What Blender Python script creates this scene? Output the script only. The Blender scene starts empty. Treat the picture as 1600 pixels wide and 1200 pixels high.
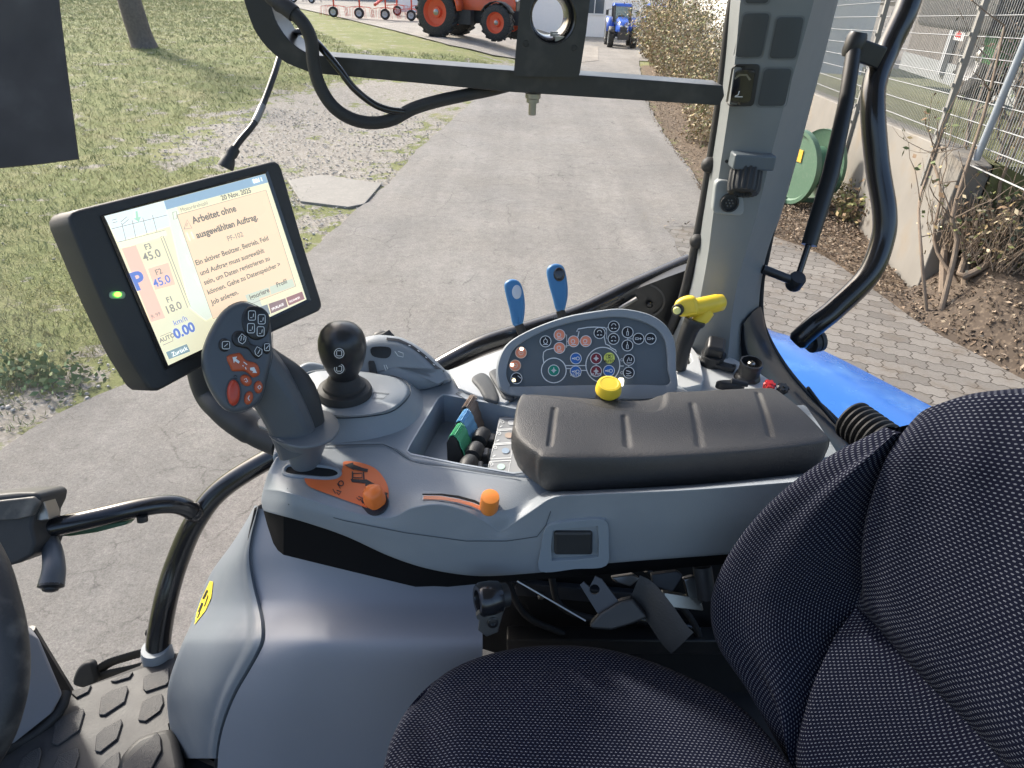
import bpy, bmesh, math, random
from mathutils import Vector, Matrix, noise
from mathutils.geometry import tessellate_polygon
from mathutils.bvhtree import BVHTree
random.seed(7)
V = Vector
R = math.radians
sc = bpy.context.scene
col = sc.collection
F = 1050.0
CAM = V((0, 0, 3.0))
PITCH, ROLL = R(31), R(2.4)
FW = V((0, math.cos(PITCH), -math.sin(PITCH)))
_r0, _u0 = V((1, 0, 0)), V((0, math.sin(PITCH), math.cos(PITCH)))
RT = _r0 * math.cos(ROLL) + _u0 * math.sin(ROLL)
UP = _u0 * math.cos(ROLL) - _r0 * math.sin(ROLL)


def ray(x, y): return FW + RT * ((x - 800) / F) + UP * ((600 - y) / F)
def D(x, y, d): return CAM + ray(x, y) * d
def Z(x, y, z):
    r = ray(x, y); return CAM + r * ((z - CAM.z) / r.z)
def Yp(x, y, Y):
    r = ray(x, y); return CAM + r * (Y / r.y)
def PL(x, y, pl, off=0.0):
    p, n = pl; r = ray(x, y)
    return CAM + r * ((p + n * off - CAM).dot(n) / r.dot(n))
def hgt(X, Y):
    def s(t): t = max(0, min(1, t)); return t * t * (3 - 2 * t)
    return .75 * s((Y - 12) / 17) * s((2.5 - X) / 6) - .35 * s((Y - 28) / 14) * s((X + 1) / 4)
def G(x, y, dz=0.0):
    r = ray(x, y); t = 3.0
    for i in range(4000):
        p = CAM + r * t
        if p.z <= hgt(p.x, p.y): break
        t += .02 + t * .002
    p.z = hgt(p.x, p.y) + dz
    return p
def plane(c, n): return (V(c), V(n).normalized())
def quad3d(q, width):
    a, b, c, d = [ray(*p) for p in q]
    M = Matrix(((b.x, -c.x, d.x), (b.y, -c.y, d.y), (b.z, -c.z, d.z)))
    s = M.inverted() @ a
    P = [a, b * s[0], c * s[1], d * s[2]]
    k = width / (P[1] - P[0]).length
    return [CAM + p * k for p in P]

# ---------- materials
MATS = {}
def mat(name, c, rough=.5, metal=0, var=.08, vscale=6, bump=0, bscale=200, coat=0, emit=0, spec=.5, dirt=0, dscale=3, rvar=.1, coords='Object', alpha=1, dirtc=None):
    if name in MATS: return MATS[name]
    m = bpy.data.materials.new(name); m.use_nodes = True
    nt = m.node_tree; N = nt.nodes; L = nt.links
    b = N['Principled BSDF']
    b.inputs['Roughness'].default_value = rough
    b.inputs['Metallic'].default_value = metal
    b.inputs['Coat Weight'].default_value = coat
    b.inputs['Coat Roughness'].default_value = .15
    b.inputs['Specular IOR Level'].default_value = spec
    tc = N.new('ShaderNodeTexCoord')
    def nz(scale, det=3):
        n = N.new('ShaderNodeTexNoise'); n.inputs['Scale'].default_value = scale; n.inputs['Detail'].default_value = det
        L.new(tc.outputs[coords], n.inputs['Vector']); return n
    n1 = nz(vscale, 4)
    mx = N.new('ShaderNodeMix'); mx.data_type = 'RGBA'
    mx.inputs[6].default_value = (*[max(0, v * (1 - var)) for v in c], 1)
    mx.inputs[7].default_value = (*[min(1, v * (1 + var)) for v in c], 1)
    L.new(n1.outputs['Fac'], mx.inputs[0])
    out = mx.outputs[2]
    if dirt:
        n2 = nz(dscale * 9, 8)
        rp = N.new('ShaderNodeMapRange'); rp.inputs[1].default_value = .52; rp.inputs[2].default_value = .75
        rp.inputs[4].default_value = dirt
        L.new(n2.outputs['Fac'], rp.inputs[0])
        m2 = N.new('ShaderNodeMix'); m2.data_type = 'RGBA'
        dc = dirtc or (.32, .29, .25)
        m2.inputs[7].default_value = (*dc, 1)
        L.new(out, m2.inputs[6]); L.new(rp.outputs[0], m2.inputs[0]); out = m2.outputs[2]
    L.new(out, b.inputs['Base Color'])
    if rvar:
        n3 = nz(vscale * 3, 5)
        mr = N.new('ShaderNodeMapRange'); mr.inputs[3].default_value = max(.02, rough - rvar); mr.inputs[4].default_value = min(1, rough + rvar)
        L.new(n3.outputs['Fac'], mr.inputs[0]); L.new(mr.outputs[0], b.inputs['Roughness'])
    if bump:
        n4 = nz(bscale, 3)
        bp = N.new('ShaderNodeBump'); bp.inputs['Strength'].default_value = bump; bp.inputs['Distance'].default_value = .001
        L.new(n4.outputs['Fac'], bp.inputs['Height']); L.new(bp.outputs[0], b.inputs['Normal'])
    if emit:
        L.new(out, b.inputs['Emission Color']); b.inputs['Emission Strength'].default_value = emit
    MATS[name] = m
    return m

PLG = mat('console_grey_plastic', (.235, .262, .29), .48, bump=.25, bscale=600, var=.06, dirt=.22, rvar=.14, dscale=2, dirtc=(.34, .36, .38))
PLL = mat('light_grey_plastic', (.42, .44, .455), .42, bump=.12, bscale=900, var=.04, dirt=.14, dirtc=(.5, .5, .48))
PLC = mat('cover_blue_grey_plastic', (.25, .26, .295), .6, bump=.10, bscale=800, var=.05, dirt=.10, dirtc=(.3, .3, .31))
PLP = mat('pillar_grey_plastic', (.185, .20, .205), .5, bump=.22, bscale=1100, var=.05, dirt=.08, dirtc=(.27, .27, .26))
BLK = mat('black_plastic', (.018, .019, .021), .4, bump=.15, bscale=700, dirt=.12, dirtc=(.08, .075, .07))
BLM = mat('black_soft_plastic', (.03, .031, .033), .55, bump=.2, bscale=900, dirt=.1, dirtc=(.09, .085, .08))
BLG = mat('glossy_black_paint', (.012, .012, .014), .22, coat=.4, dirt=.08, dirtc=(.08, .08, .08))
RUB = mat('black_rubber', (.022, .022, .023), .65, bump=.2, bscale=300, dirt=.15, dirtc=(.1, .09, .08))
PAD = mat('grained_armrest_foam', (.036, .035, .035), .52, bump=.8, bscale=800, var=.15, dirt=.2, dirtc=(.06, .056, .054), spec=.8)
HND = mat('dark_grey_handle_plastic', (.075, .085, .10), .42, bump=.15, bscale=900, dirt=.1, dirtc=(.14, .14, .14))
DGP = mat('slate_panel_plastic', (.105, .125, .142), .45, bump=.1, bscale=900, var=.04)
ORG = mat('orange_plastic', (.72, .16, .045), .42, var=.1, dirt=.2, dirtc=(.5, .16, .07))
ORL = mat('light_orange_plastic', (.85, .27, .05), .4, var=.1)
ORB = mat('brick_orange_plastic', (.50, .10, .035), .45, var=.12)
YEL = mat('yellow_plastic', (.85, .60, .04), .38, var=.06, dirt=.12, dirtc=(.4, .25, .05))
YPL = mat('pale_yellow_plastic', (.8, .78, .3), .4)
BLU = mat('blue_plastic', (.035, .16, .36), .4, var=.08, bump=.1, bscale=600)
WHT = mat('white_print', (.75, .77, .78), .5)
GRN = mat('green_plastic', (.12, .52, .27), .42)
LBL = mat('light_blue_plastic', (.24, .52, .80), .42)
BRN = mat('brown_plastic', (.32, .24, .19), .45)
RED = mat('red_plastic', (.62, .03, .03), .35)
SAL = mat('salmon_print', (.85, .28, .16), .5)
NVY = mat('blue_print', (.03, .14, .45), .5)
MAR = mat('maroon_print', (.20, .02, .035), .5)
TEA = mat('green_print', (.01, .25, .17), .5)
LIM = mat('lime_print', (.70, .75, .15), .5)
KEY = mat('black_print', (.012, .013, .018), .5)
MET = mat('worn_steel', (.35, .34, .32), .35, metal=.9, dirt=.4)
SCR = mat('screw_steel', (.2, .2, .2), .3, metal=1)

# ---------- object creation
WL = {}
def empty(name, loc, label, cat, group=None, kind=None):
    o = bpy.data.objects.new(name, None); col.objects.link(o)
    o.location = loc; WL[o.name] = V(loc); o.empty_display_size = .05
    tag(o, label, cat, group, kind); return o
def tag(o, label=None, cat=None, group=None, kind=None):
    if label: o['label'] = label
    if cat: o['category'] = cat
    if group: o['group'] = group
    if kind: o['kind'] = kind
    return o
def mk(name, vs, fs, m=None, parent=None, smooth=True, ang=38, bev=0, bseg=3, sub=0, solid=0, solid_off=0, uv=None, label=None):
    c = V((0, 0, 0))
    if vs:
        lo = V([min(v[i] for v in vs) for i in range(3)]); hi = V([max(v[i] for v in vs) for i in range(3)])
        c = (lo + hi) / 2
    me = bpy.data.meshes.new(name)
    me.from_pydata([V(v) - c for v in vs], [], fs)
    me.validate(clean_customdata=False); me.update()
    if uv:
        ul = me.uv_layers.new(name='UVMap')
        for lp in me.loops: ul.data[lp.index].uv = uv[lp.vertex_index]
    if m is not None:
        for mm in (m if isinstance(m, (list, tuple)) else [m]): me.materials.append(mm)
    for p in me.polygons: p.use_smooth = smooth
    if smooth:
        try: me.set_sharp_from_angle(angle=R(ang))
        except Exception: pass
    o = bpy.data.objects.new(name, me); col.objects.link(o)
    o.location = c; WL[o.name] = c
    if parent is not None:
        o.parent = parent; o.matrix_parent_inverse = Matrix.Translation(-WL[parent.name])
    if solid:
        md = o.modifiers.new('s', 'SOLIDIFY'); md.thickness = solid; md.offset = solid_off
    if bev:
        md = o.modifiers.new('b', 'BEVEL'); md.width = bev; md.segments = bseg; md.limit_method = 'ANGLE'; md.angle_limit = R(35)
        md.harden_normals = False
    if sub:
        md = o.modifiers.new('u', 'SUBSURF'); md.levels = sub; md.render_levels = sub
    if label: o['label'] = label
    return o

class MB:
    """collects shapes for one mesh"""
    def __init__(s): s.v = []; s.f = []; s.mi = []; s.k = 0
    def add(s, vs, fs):
        b = len(s.v); s.v += [V(v) for v in vs]; s.f += [tuple(i + b for i in f) for f in fs]; s.mi += [s.k] * len(fs)
        return s
    def box(s, c, sz, rot=None, taper=1):
        c = V(c); M = rot or Matrix.Identity(3); vs = []
        for z in (-.5, .5):
            t = taper if z > 0 else 1
            for x, y in ((-.5, -.5), (.5, -.5), (.5, .5), (-.5, .5)):
                vs.append(c + M @ V((x * sz[0] * t, y * sz[1] * t, z * sz[2])))
        return s.add(vs, [(3, 2, 1, 0), (4, 5, 6, 7), (0, 1, 5, 4), (1, 2, 6, 5), (2, 3, 7, 6), (3, 0, 4, 7)])
    def tube(s, pts, r, seg=12, cap=True, flat=1.0, fax=None):
        pts = [V(p) for p in pts]; n = len(pts); vs = []
        rs = r if isinstance(r, (list, tuple)) else [r] * n
        t0 = (pts[1] - pts[0]).normalized()
        a = fax.copy() if fax is not None else t0.orthogonal()
        a = (a - t0 * a.dot(t0)).normalized()
        for i, p in enumerate(pts):
            t = (pts[min(i + 1, n - 1)] - pts[max(i - 1, 0)]).normalized()
            a = (a - t * a.dot(t)).normalized(); b = t.cross(a)
            for j in range(seg):
                q = 2 * math.pi * j / seg
                vs.append(p + a * math.cos(q) * rs[i] + b * math.sin(q) * rs[i] * flat)
        fs = [(i * seg + j, i * seg + (j + 1) % seg, (i + 1) * seg + (j + 1) % seg, (i + 1) * seg + j) for i in range(n - 1) for j in range(seg)]
        if cap: fs += [tuple(range(seg))[::-1], tuple((n - 1) * seg + j for j in range(seg))]
        return s.add(vs, fs)
    def lathe(s, prof, base, axis=(0, 0, 1), seg=28, cap=True, flute=0, nfl=24):
        base = V(base); ax = V(axis).normalized(); a = ax.orthogonal().normalized(); b = ax.cross(a); vs = []
        for (r, h) in prof:
            for j in range(seg):
                q = 2 * math.pi * j / seg; rr = r * (1 - (flute if (j * nfl * 2 // seg) % 2 else 0))
                vs.append(base + ax * h + (a * math.cos(q) + b * math.sin(q)) * rr)
        n = len(prof)
        fs = [(i * seg + j, i * seg + (j + 1) % seg, (i + 1) * seg + (j + 1) % seg, (i + 1) * seg + j) for i in range(n - 1) for j in range(seg)]
        if cap: fs += [tuple(range(seg))[::-1], tuple((n - 1) * seg + j for j in range(seg))]
        return s.add(vs, fs)
    def prism(s, poly, vec):
        n = len(poly); vec = V(vec); vs = [V(p) for p in poly] + [V(p) + vec for p in poly]
        fs = [(i, (i + 1) % n, n + (i + 1) % n, n + i) for i in range(n)]
        t = tessellate_polygon([[V(p) for p in poly]])
        fs += [tuple(x) for x in t] + [tuple(n + i for i in x)[::-1] for x in t]
        return s.add(vs, fs)
    def build(s, name, m=None, parent=None, **k):
        o = mk(name, s.v, s.f, m, parent, **k)
        if s.k or any(s.mi):
            for p, i in zip(o.data.polygons, s.mi): p.material_index = i
        # consistent normals
        bm = bmesh.new(); bm.from_mesh(o.data); bmesh.ops.recalc_face_normals(bm, faces=bm.faces); bm.to_mesh(o.data); bm.free()
        return o

def cr(pts, n, closed=False):
    """Catmull-Rom through tuples/vectors"""
    P = [V(p) for p in pts]; m = len(P); out = []
    segs = m if closed else m - 1
    for k in range(n if closed else n):
        t = k / (n if closed else n - 1) * segs
        i = min(int(t), segs - 1); u = t - i
        if closed: a, b, c, d = P[(i - 1) % m], P[i % m], P[(i + 1) % m], P[(i + 2) % m]
        else:
            b, c = P[i], P[i + 1]; a = P[i - 1] if i > 0 else b * 2 - c; d = P[i + 2] if i + 2 < m else c * 2 - b
        out.append(.5 * ((2 * b) + (c - a) * u + (2 * a - 5 * b + 4 * c - d) * u * u + (3 * b - a - 3 * c + d) * u ** 3))
    return out
def crx(pts, xs, k=1):
    """monotone-ish cubic interpolation of column k at parameter xs (pts sorted by [0])"""
    out = []
    for x in xs:
        if x <= pts[0][0]: out.append(pts[0][k]); continue
        if x >= pts[-1][0]: out.append(pts[-1][k]); continue
        for i in range(len(pts) - 1):
            if pts[i][0] <= x <= pts[i + 1][0]: break
        x0, x1 = pts[i][0], pts[i + 1][0]; y0, y1 = pts[i][k], pts[i + 1][k]
        def sl(j):
            if j <= 0 or j >= len(pts) - 1:
                j2 = max(0, min(len(pts) - 2, j - (1 if j else 0))); return (pts[j2 + 1][k] - pts[j2][k]) / (pts[j2 + 1][0] - pts[j2][0])
            return (pts[j + 1][k] - pts[j - 1][k]) / (pts[j + 1][0] - pts[j - 1][0])
        h = x1 - x0; t = (x - x0) / h; m0, m1 = sl(i) * h, sl(i + 1) * h
        out.append((2 * t ** 3 - 3 * t * t + 1) * y0 + (t ** 3 - 2 * t * t + t) * m0 + (-2 * t ** 3 + 3 * t * t) * y1 + (t ** 3 - t * t) * m1)
    return out
def grid(rows, closed=False, flip=False):
    n = len(rows[0]); vs = [p for r in rows for p in r]; fs = []
    for i in range(len(rows) - 1):
        for j in range(n if closed else n - 1):
            q = (i * n + j, i * n + (j + 1) % n, (i + 1) * n + (j + 1) % n, (i + 1) * n + j)
            fs.append(q[::-1] if flip else q)
    return vs, fs
def bvh(o):
    dg = bpy.context.evaluated_depsgraph_get(); dg.update()
    e = o.evaluated_get(dg); me = e.to_mesh()
    vs = [V(v.co) + WL[o.name] for v in me.vertices]; fs = [tuple(p.vertices) for p in me.polygons]
    b = BVHTree.FromPolygons(vs, fs); e.to_mesh_clear(); return b
def hit(b, x, y, off=.0008, fb=None):
    r = ray(x, y).normalized(); h = b.ray_cast(CAM, r)
    if h[0] is None:
        h2 = b.find_nearest(D(x, y, fb or .9)); p, n = h2[0], h2[1]
    else: p, n = h[0], h[1]
    if n.dot(r) > 0: n = -n
    return p + n * off
def sm(pts, n): return [(p.x, p.y) for p in cr([(x, y, 0) for x, y in pts], n, True)]
def roundpoly(pts, r, n=6, res=0):
    """3D/2D polygon with rounded corners (r in same units)"""
    P = [V(p) if len(p) == 3 else V((p[0], p[1], 0)) for p in pts]; m = len(P); out = []
    for i in range(m):
        a, b, c = P[i - 1], P[i], P[(i + 1) % m]; rr_ = min(r, (a - b).length * .45, (c - b).length * .45)
        p, q = b + (a - b).normalized() * rr_, b + (c - b).normalized() * rr_
        for k in range(n): t = k / (n - 1); out.append(p * (1 - t) ** 2 + b * 2 * t * (1 - t) + q * t * t)
    if res:
        L_ = [0]
        for i in range(len(out)): L_.append(L_[-1] + (out[(i + 1) % len(out)] - out[i]).length)
        o2 = []; j = 0
        for k in range(res):
            d = L_[-1] * k / res
            while L_[j + 1] < d: j += 1
            t = (d - L_[j]) / max(1e-9, L_[j + 1] - L_[j]); o2.append(out[j].lerp(out[(j + 1) % len(out)], t))
        out = o2
    return out
def rp2(pts, r, n=6): return [(p.x, p.y) for p in roundpoly(pts, r, n)]
def rrect(x0, y0, x1, y1, r, n=5):
    out = []
    for cx, cy, a in ((x1 - r, y0 + r, -90), (x1 - r, y1 - r, 0), (x0 + r, y1 - r, 90), (x0 + r, y0 + r, 180)):
        for i in range(n): q = R(a + 90 * i / (n - 1)); out.append((cx + r * math.cos(q), cy + r * math.sin(q)))
    return out
def decal(name, poly, pr, m, parent, cuts=0, thick=0, **k):
    """polygon in photo pixels put on a surface; pr(x,y)->3D"""
    t = tessellate_polygon([[V((x, y, 0)) for x, y in poly]])
    bm = bmesh.new(); vs = [bm.verts.new((x, y, 0)) for x, y in poly]
    for a in t:
        try: bm.faces.new([vs[i] for i in a])
        except Exception: pass
    for _ in range(cuts): bmesh.ops.subdivide_edges(bm, edges=[e for e in bm.edges if e.calc_length() > 8], cuts=1, use_grid_fill=True)
    bmesh.ops.triangulate(bm, faces=bm.faces)
    bm.verts.index_update()
    P = [pr(v.co.x, v.co.y) for v in bm.verts]; fs = [tuple(v.index for v in f.verts) for f in bm.faces]; bm.free()
    # orient to camera
    o = mk(name, P, fs, m, parent, **k)
    bm = bmesh.new(); bm.from_mesh(o.data); bmesh.ops.recalc_face_normals(bm, faces=bm.faces)
    s = 0; c = WL[o.name]
    for f in bm.faces: s += f.normal.dot(CAM - (f.calc_center_median() + c)) * f.calc_area()
    if s < 0: bmesh.ops.reverse_faces(bm, faces=bm.faces)
    bm.to_mesh(o.data); bm.free()
    if thick:
        md = o.modifiers.new('s', 'SOLIDIFY'); md.thickness = thick; md.offset = 1
        md = o.modifiers.new('b', 'BEVEL'); md.width = min(thick * .6, .002); md.segments = 2; md.limit_method = 'ANGLE'
    return o
def strokes(name, paths, pr, m, parent, w=1.2, z=0, **k):
    """ribbons drawn in photo pixels on a surface"""
    mb = MB()
    for P in paths:
        ww = w
        if isinstance(P, tuple): P, ww = P
        n = len(P); L, Rr = [], []
        for i in range(n):
            a = P[max(i - 1, 0)]; b = P[min(i + 1, n - 1)]
            dx, dy = b[0] - a[0], b[1] - a[1]; l = math.hypot(dx, dy) or 1
            nx, ny = -dy / l * ww / 2, dx / l * ww / 2
            L.append(pr(P[i][0] + nx, P[i][1] + ny)); Rr.append(pr(P[i][0] - nx, P[i][1] - ny))
        mb.add(*grid([L, Rr]))
    return mk(name, mb.v, mb.f, m, parent, **k)
def circ(cx, cy, rx, ry=None, n=24, a0=0, a1=360, tilt=0):
    ry = ry or rx; out = []; full = abs(a1 - a0) >= 360
    for i in range(n):
        q = R(a0 + (a1 - a0) * i / (n if full else n - 1)); x, y = rx * math.cos(q), ry * math.sin(q)
        out.append((cx + x * math.cos(tilt) - y * math.sin(tilt), cy + x * math.sin(tilt) + y * math.cos(tilt)))
    return out
def closep(p): return p + [p[0]]
def pillow(name, outline, pl, thick, rnd, m, parent, steps=4, back=True, **k):
    """outline (3D points on plane) given a rounded thickness behind the plane (front rounded towards +n)"""
    p0, n = pl; N = len(outline); c = sum(outline, V()) / N
    # 2D normals
    rows = []
    ins = []
    for i in range(N):
        t = (outline[(i + 1) % N] - outline[i - 1]).normalized(); q = n.cross(t)
        if q.dot(c - outline[i]) < 0: q = -q
        ins.append(q)
    seq = []
    for s in range(steps + 1):
        a = math.pi / 2 * s / steps; seq.append((rnd * (1 - math.sin(a)), -rnd * (1 - math.cos(a))))
    # from front (inset rnd, depth 0) to side (inset 0, depth -rnd)
    seq = [(rnd * (1 - math.sin(math.pi / 2 * s / steps)), -rnd * (1 - math.cos(math.pi / 2 * s / steps))) for s in range(steps + 1)]
    if back: seq += [(i, -thick - d) for i, d in seq[::-1]]
    else: seq += [(0, -thick)]
    for i_, d_ in seq: rows.append([outline[j] + ins[j] * i_ + n * d_ for j in range(N)])
    vs, fs = grid(rows, True)
    vs = list(vs); vs.append(sum(rows[0], V()) / N); ci = len(vs) - 1
    fs += [(j, (j + 1) % N, ci) for j in range(N)]
    vs.append(sum(rows[-1], V()) / N); ci = len(vs) - 1; b = (len(rows) - 1) * N
    fs += [(b + (j + 1) % N, b + j, ci) for j in range(N)]
    mb = MB(); mb.add(vs, fs); return mb.build(name, m, parent, **k)
def puff(name, outline, pl, thick, hgt_, m, parent, rings=6, **k):
    """domed button / padded shape: outline on plane, rises hgt_ towards +n"""
    p0, n = pl; N = len(outline); c = sum(outline, V()) / N; rows = [[p - n * thick for p in outline]]
    for s in range(rings + 1):
        a = math.pi / 2 * s / rings; f = math.cos(a) ** .55 if s < rings else 0
        rows.append([c + (p - c) * max(f, .001) + n * hgt_ * math.sin(a) for p in outline])
    vs, fs = grid(rows, True); mb = MB(); mb.add(vs, fs); return mb.build(name, m, parent, **k)
def copytree(o, parent=None):
    c = o.copy(); col.objects.link(c); WL[c.name] = V(o.location)
    if parent is not None: c.parent = parent
    for ch in list(o.children): copytree(ch, c)
    return c
def text(name, s, pos, u, v, size, m, parent, off=0.0, align='LEFT', bold=0):
    cu = bpy.data.curves.new('t', 'FONT'); cu.body = s; cu.size = size; cu.align_x = align; cu.offset = bold; cu.resolution_u = 3
    ob = bpy.data.objects.new('t', cu); col.objects.link(ob)
    dg = bpy.context.evaluated_depsgraph_get(); dg.update()
    me = ob.evaluated_get(dg).to_mesh(); u = V(u).normalized(); v = V(v).normalized(); n = u.cross(v)
    vs = [V(pos) + u * q.co.x + v * q.co.y + n * off for q in me.vertices]; fs = [tuple(p.vertices) for p in me.polygons]
    ob.evaluated_get(dg).to_mesh_clear(); bpy.data.objects.remove(ob); bpy.data.curves.remove(cu)
    return mk(name, vs, fs, m, parent, smooth=False)
# ---------- camera, light, sky
cd = bpy.data.cameras.new('camera'); cam = bpy.data.objects.new('camera', cd); col.objects.link(cam); sc.camera = cam
cd.sensor_width = 36; cd.lens = F / 1600 * 36; cd.clip_start = .02; cd.clip_end = 900
M = Matrix((( RT.x, UP.x, -FW.x), (RT.y, UP.y, -FW.y), (RT.z, UP.z, -FW.z))).to_4x4(); M.translation = CAM; cam.matrix_world = M
SUN_EL, SUN_AZ = 35, -46      # azimuth measured from +Y towards +X
w = bpy.data.worlds.new('World'); sc.world = w; w.use_nodes = True
nt = w.node_tree; bg = nt.nodes['Background']; sky = nt.nodes.new('ShaderNodeTexSky'); sky.sky_type = 'NISHITA'; sky.sun_disc = False
sky.sun_elevation = R(SUN_EL); sky.sun_rotation = R(SUN_AZ); sky.dust_density = 4.0; sky.air_density = 1.0; sky.ozone_density = 1.5
nt.links.new(sky.outputs[0], bg.inputs[0]); bg.inputs[1].default_value = .15
ld = bpy.data.lights.new('sun', 'SUN'); ld.energy = 2.7; ld.angle = R(5); ld.color = (1, .93, .83)
so = bpy.data.objects.new('sun', ld); col.objects.link(so)
sd = V((math.sin(R(SUN_AZ)) * math.cos(R(SUN_EL)), math.cos(R(SUN_AZ)) * math.cos(R(SUN_EL)), math.sin(R(SUN_EL))))
so.rotation_euler = sd.to_track_quat('Z', 'Y').to_euler(); so.location = (0, 0, 30)
sc.view_settings.view_transform = 'Standard'; sc.view_settings.look = 'None'; sc.view_settings.gamma = 1
sc.view_settings.exposure = 1.25
sc.cycles.max_bounces = 8; sc.cycles.transparent_max_bounces = 12
sc.cycles.use_denoising = True
# ---------- ground
def shader_ground():
    m = bpy.data.materials.new('meadow_ground'); m.use_nodes = True; nt = m.node_tree; N = nt.nodes; L = nt.links; b = N['Principled BSDF']
    b.inputs['Roughness'].default_value = .9; b.inputs['Specular IOR Level'].default_value = .2
    g = N.new('ShaderNodeNewGeometry')
    def nz(s, d=5, r=.6):
        n = N.new('ShaderNodeTexNoise'); n.inputs['Scale'].default_value = s; n.inputs['Detail'].default_value = d; n.inputs['Roughness'].default_value = r
        L.new(g.outputs['Position'], n.inputs['Vector']); return n
    def ramp(f, st):
        r = N.new('ShaderNodeValToRGB'); e = r.color_ramp.elements
        while len(e) < len(st): e.new(.5)
        for k, (p, c) in enumerate(st): e[k].position = p; e[k].color = (*c, 1)
        L.new(f, r.inputs[0]); return r.outputs[0]
    def mix(f, a, c):
        x = N.new('ShaderNodeMix'); x.data_type = 'RGBA'; L.new(a, x.inputs[6]); L.new(c, x.inputs[7]); L.new(f, x.inputs[0]); return x.outputs[2]
    grass = mix(nz(9, 8, .75).outputs[0], ramp(nz(.8, 9, .72).outputs[0], [(.35, (.115, .145, .045)), (.5, (.185, .19, .075)), (.65, (.29, .25, .14))]),
                ramp(nz(35, 6, .8).outputs[0], [(.35, (.07, .10, .03)), (.55, (.19, .21, .08)), (.75, (.34, .32, .18))]))
    vo = N.new('ShaderNodeTexVoronoi'); vo.inputs['Scale'].default_value = 26; L.new(g.outputs['Position'], vo.inputs['Vector'])
    sep = N.new('ShaderNodeSeparateColor'); L.new(vo.outputs['Color'], sep.inputs[0])
    stones = ramp(sep.outputs[0], [(0, (.20, .18, .155)), (.45, (.27, .245, .215)), (.8, (.36, .335, .30)), (1, (.46, .44, .41))])
    gravel = mix(nz(1.7, 8, .7).outputs[0], stones, ramp(nz(22, 8, .8).outputs[0], [(.3, (.17, .145, .11)), (.5, (.26, .235, .20)), (.7, (.35, .33, .29))]))
    dirt = ramp(nz(14, 8, .8).outputs[0], [(.3, (.06, .045, .03)), (.5, (.16, .12, .085)), (.7, (.28, .22, .16))])
    at = N.new('ShaderNodeAttribute'); at.attribute_name = 'cover'
    sc_ = N.new('ShaderNodeSeparateColor'); L.new(at.outputs['Color'], sc_.inputs[0])
    def edge(src, ns, amp):
        a = N.new('ShaderNodeMath'); a.operation = 'ADD'; L.new(src, a.inputs[0])
        n = N.new('ShaderNodeMapRange'); n.inputs[1].default_value = .3; n.inputs[2].default_value = .7; n.inputs[3].default_value = -amp; n.inputs[4].default_value = amp
        L.new(nz(ns, 8, .72).outputs[0], n.inputs[0]); L.new(n.outputs[0], a.inputs[1])
        r = N.new('ShaderNodeMapRange'); r.inputs[1].default_value = .4; r.inputs[2].default_value = .6; L.new(a.outputs[0], r.inputs[0]); return r.outputs[0]
    c = mix(edge(sc_.outputs[0], 1.7, 1.0), grass, gravel)
    c = mix(edge(sc_.outputs[1], 3, .4), c, dirt)
    L.new(c, b.inputs['Base Color'])
    bp = N.new('ShaderNodeBump'); bp.inputs['Strength'].default_value = .8; bp.inputs['Distance'].default_value = .03
    L.new(nz(30, 8, .8).outputs[0], bp.inputs['Height']); L.new(bp.outputs[0], b.inputs['Normal'])
    return m
def pxpoly(pts): return [(lambda q: (q.x, q.y))(G(x, y)) for x, y in pts]
def sdist(p, poly):
    ins = False; dm = 1e9; n = len(poly)
    for i in range(n):
        ax, ay = poly[i]; bx, by = poly[(i + 1) % n]
        if (ay > p[1]) != (by > p[1]) and p[0] < (bx - ax) * (p[1] - ay) / (by - ay) + ax: ins = not ins
        dx, dy = bx - ax, by - ay; t = max(0, min(1, ((p[0] - ax) * dx + (p[1] - ay) * dy) / (dx * dx + dy * dy + 1e-9)))
        dm = min(dm, math.hypot(p[0] - ax - t * dx, p[1] - ay - t * dy))
    return dm if ins else -dm
roadL = [G(x, y) for x, y in ((-200, 830), (0, 712), (60, 672), (150, 625), (235, 590), (350, 500), (480, 400), (560, 330), (600, 296), (650, 240), (700, 195), (750, 152), (800, 116), (850, 96), (905, 84))]
roadR = [G(x, y) for x, y in ((1140, 355), (1100, 300), (1075, 262), (1040, 215), (1014, 165), (1002, 120), (996, 84))]
gp = [(-250, 760), (0, 640), (110, 600), (225, 545), (380, 440), (478, 335), (452, 292), (400, 268), (250, 245), (300, 205), (400, 160), (520, 135), (640, 120), (760, 110), (850, 96), (800, 118), (750, 155), (700, 198), (650, 245), (560, 335), (420, 450), (235, 592), (60, 675), (0, 715), (-250, 860)]
gpoly = pxpoly(gp)
rl = sorted([(p.y, p.x) for p in roadL]); rr = sorted([(p.y, p.x) for p in roadR])
print('roadL', [(round(a, 1), round(b, 1)) for a, b in rl]); print('roadR', [(round(a, 1), round(b, 1)) for a, b in rr])
def rlx(Y): return crx(rl, [Y])[0] if Y > rl[0][0] else rl[0][1] + (Y - rl[0][0]) * (rl[1][1] - rl[0][1]) / (rl[1][0] - rl[0][0])
def rrx(Y): return crx(rr, [Y])[0]
xs = [-170, -130, -95, -70, -52, -40] + [-32 + i * .9 for i in range(16)] + [-17.6 + i * .4 for i in range(74)] + [12.5 + i * 1.5 for i in range(10)] + [30, 40, 60, 90, 140]
ys = [-30, -15, -8, -4, -1] + [i * .4 for i in range(1, 70)] + [28.5 + i for i in range(20)] + [51, 56, 62, 70, 80, 95, 115, 150, 220, 400]
vs, fs = grid([[V((x, y, hgt(x, y) + .02 * noise.noise(V((x * .8, y * .8, 0))) * (1 if x < 3 else .3))) for x in xs] for y in ys])
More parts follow.
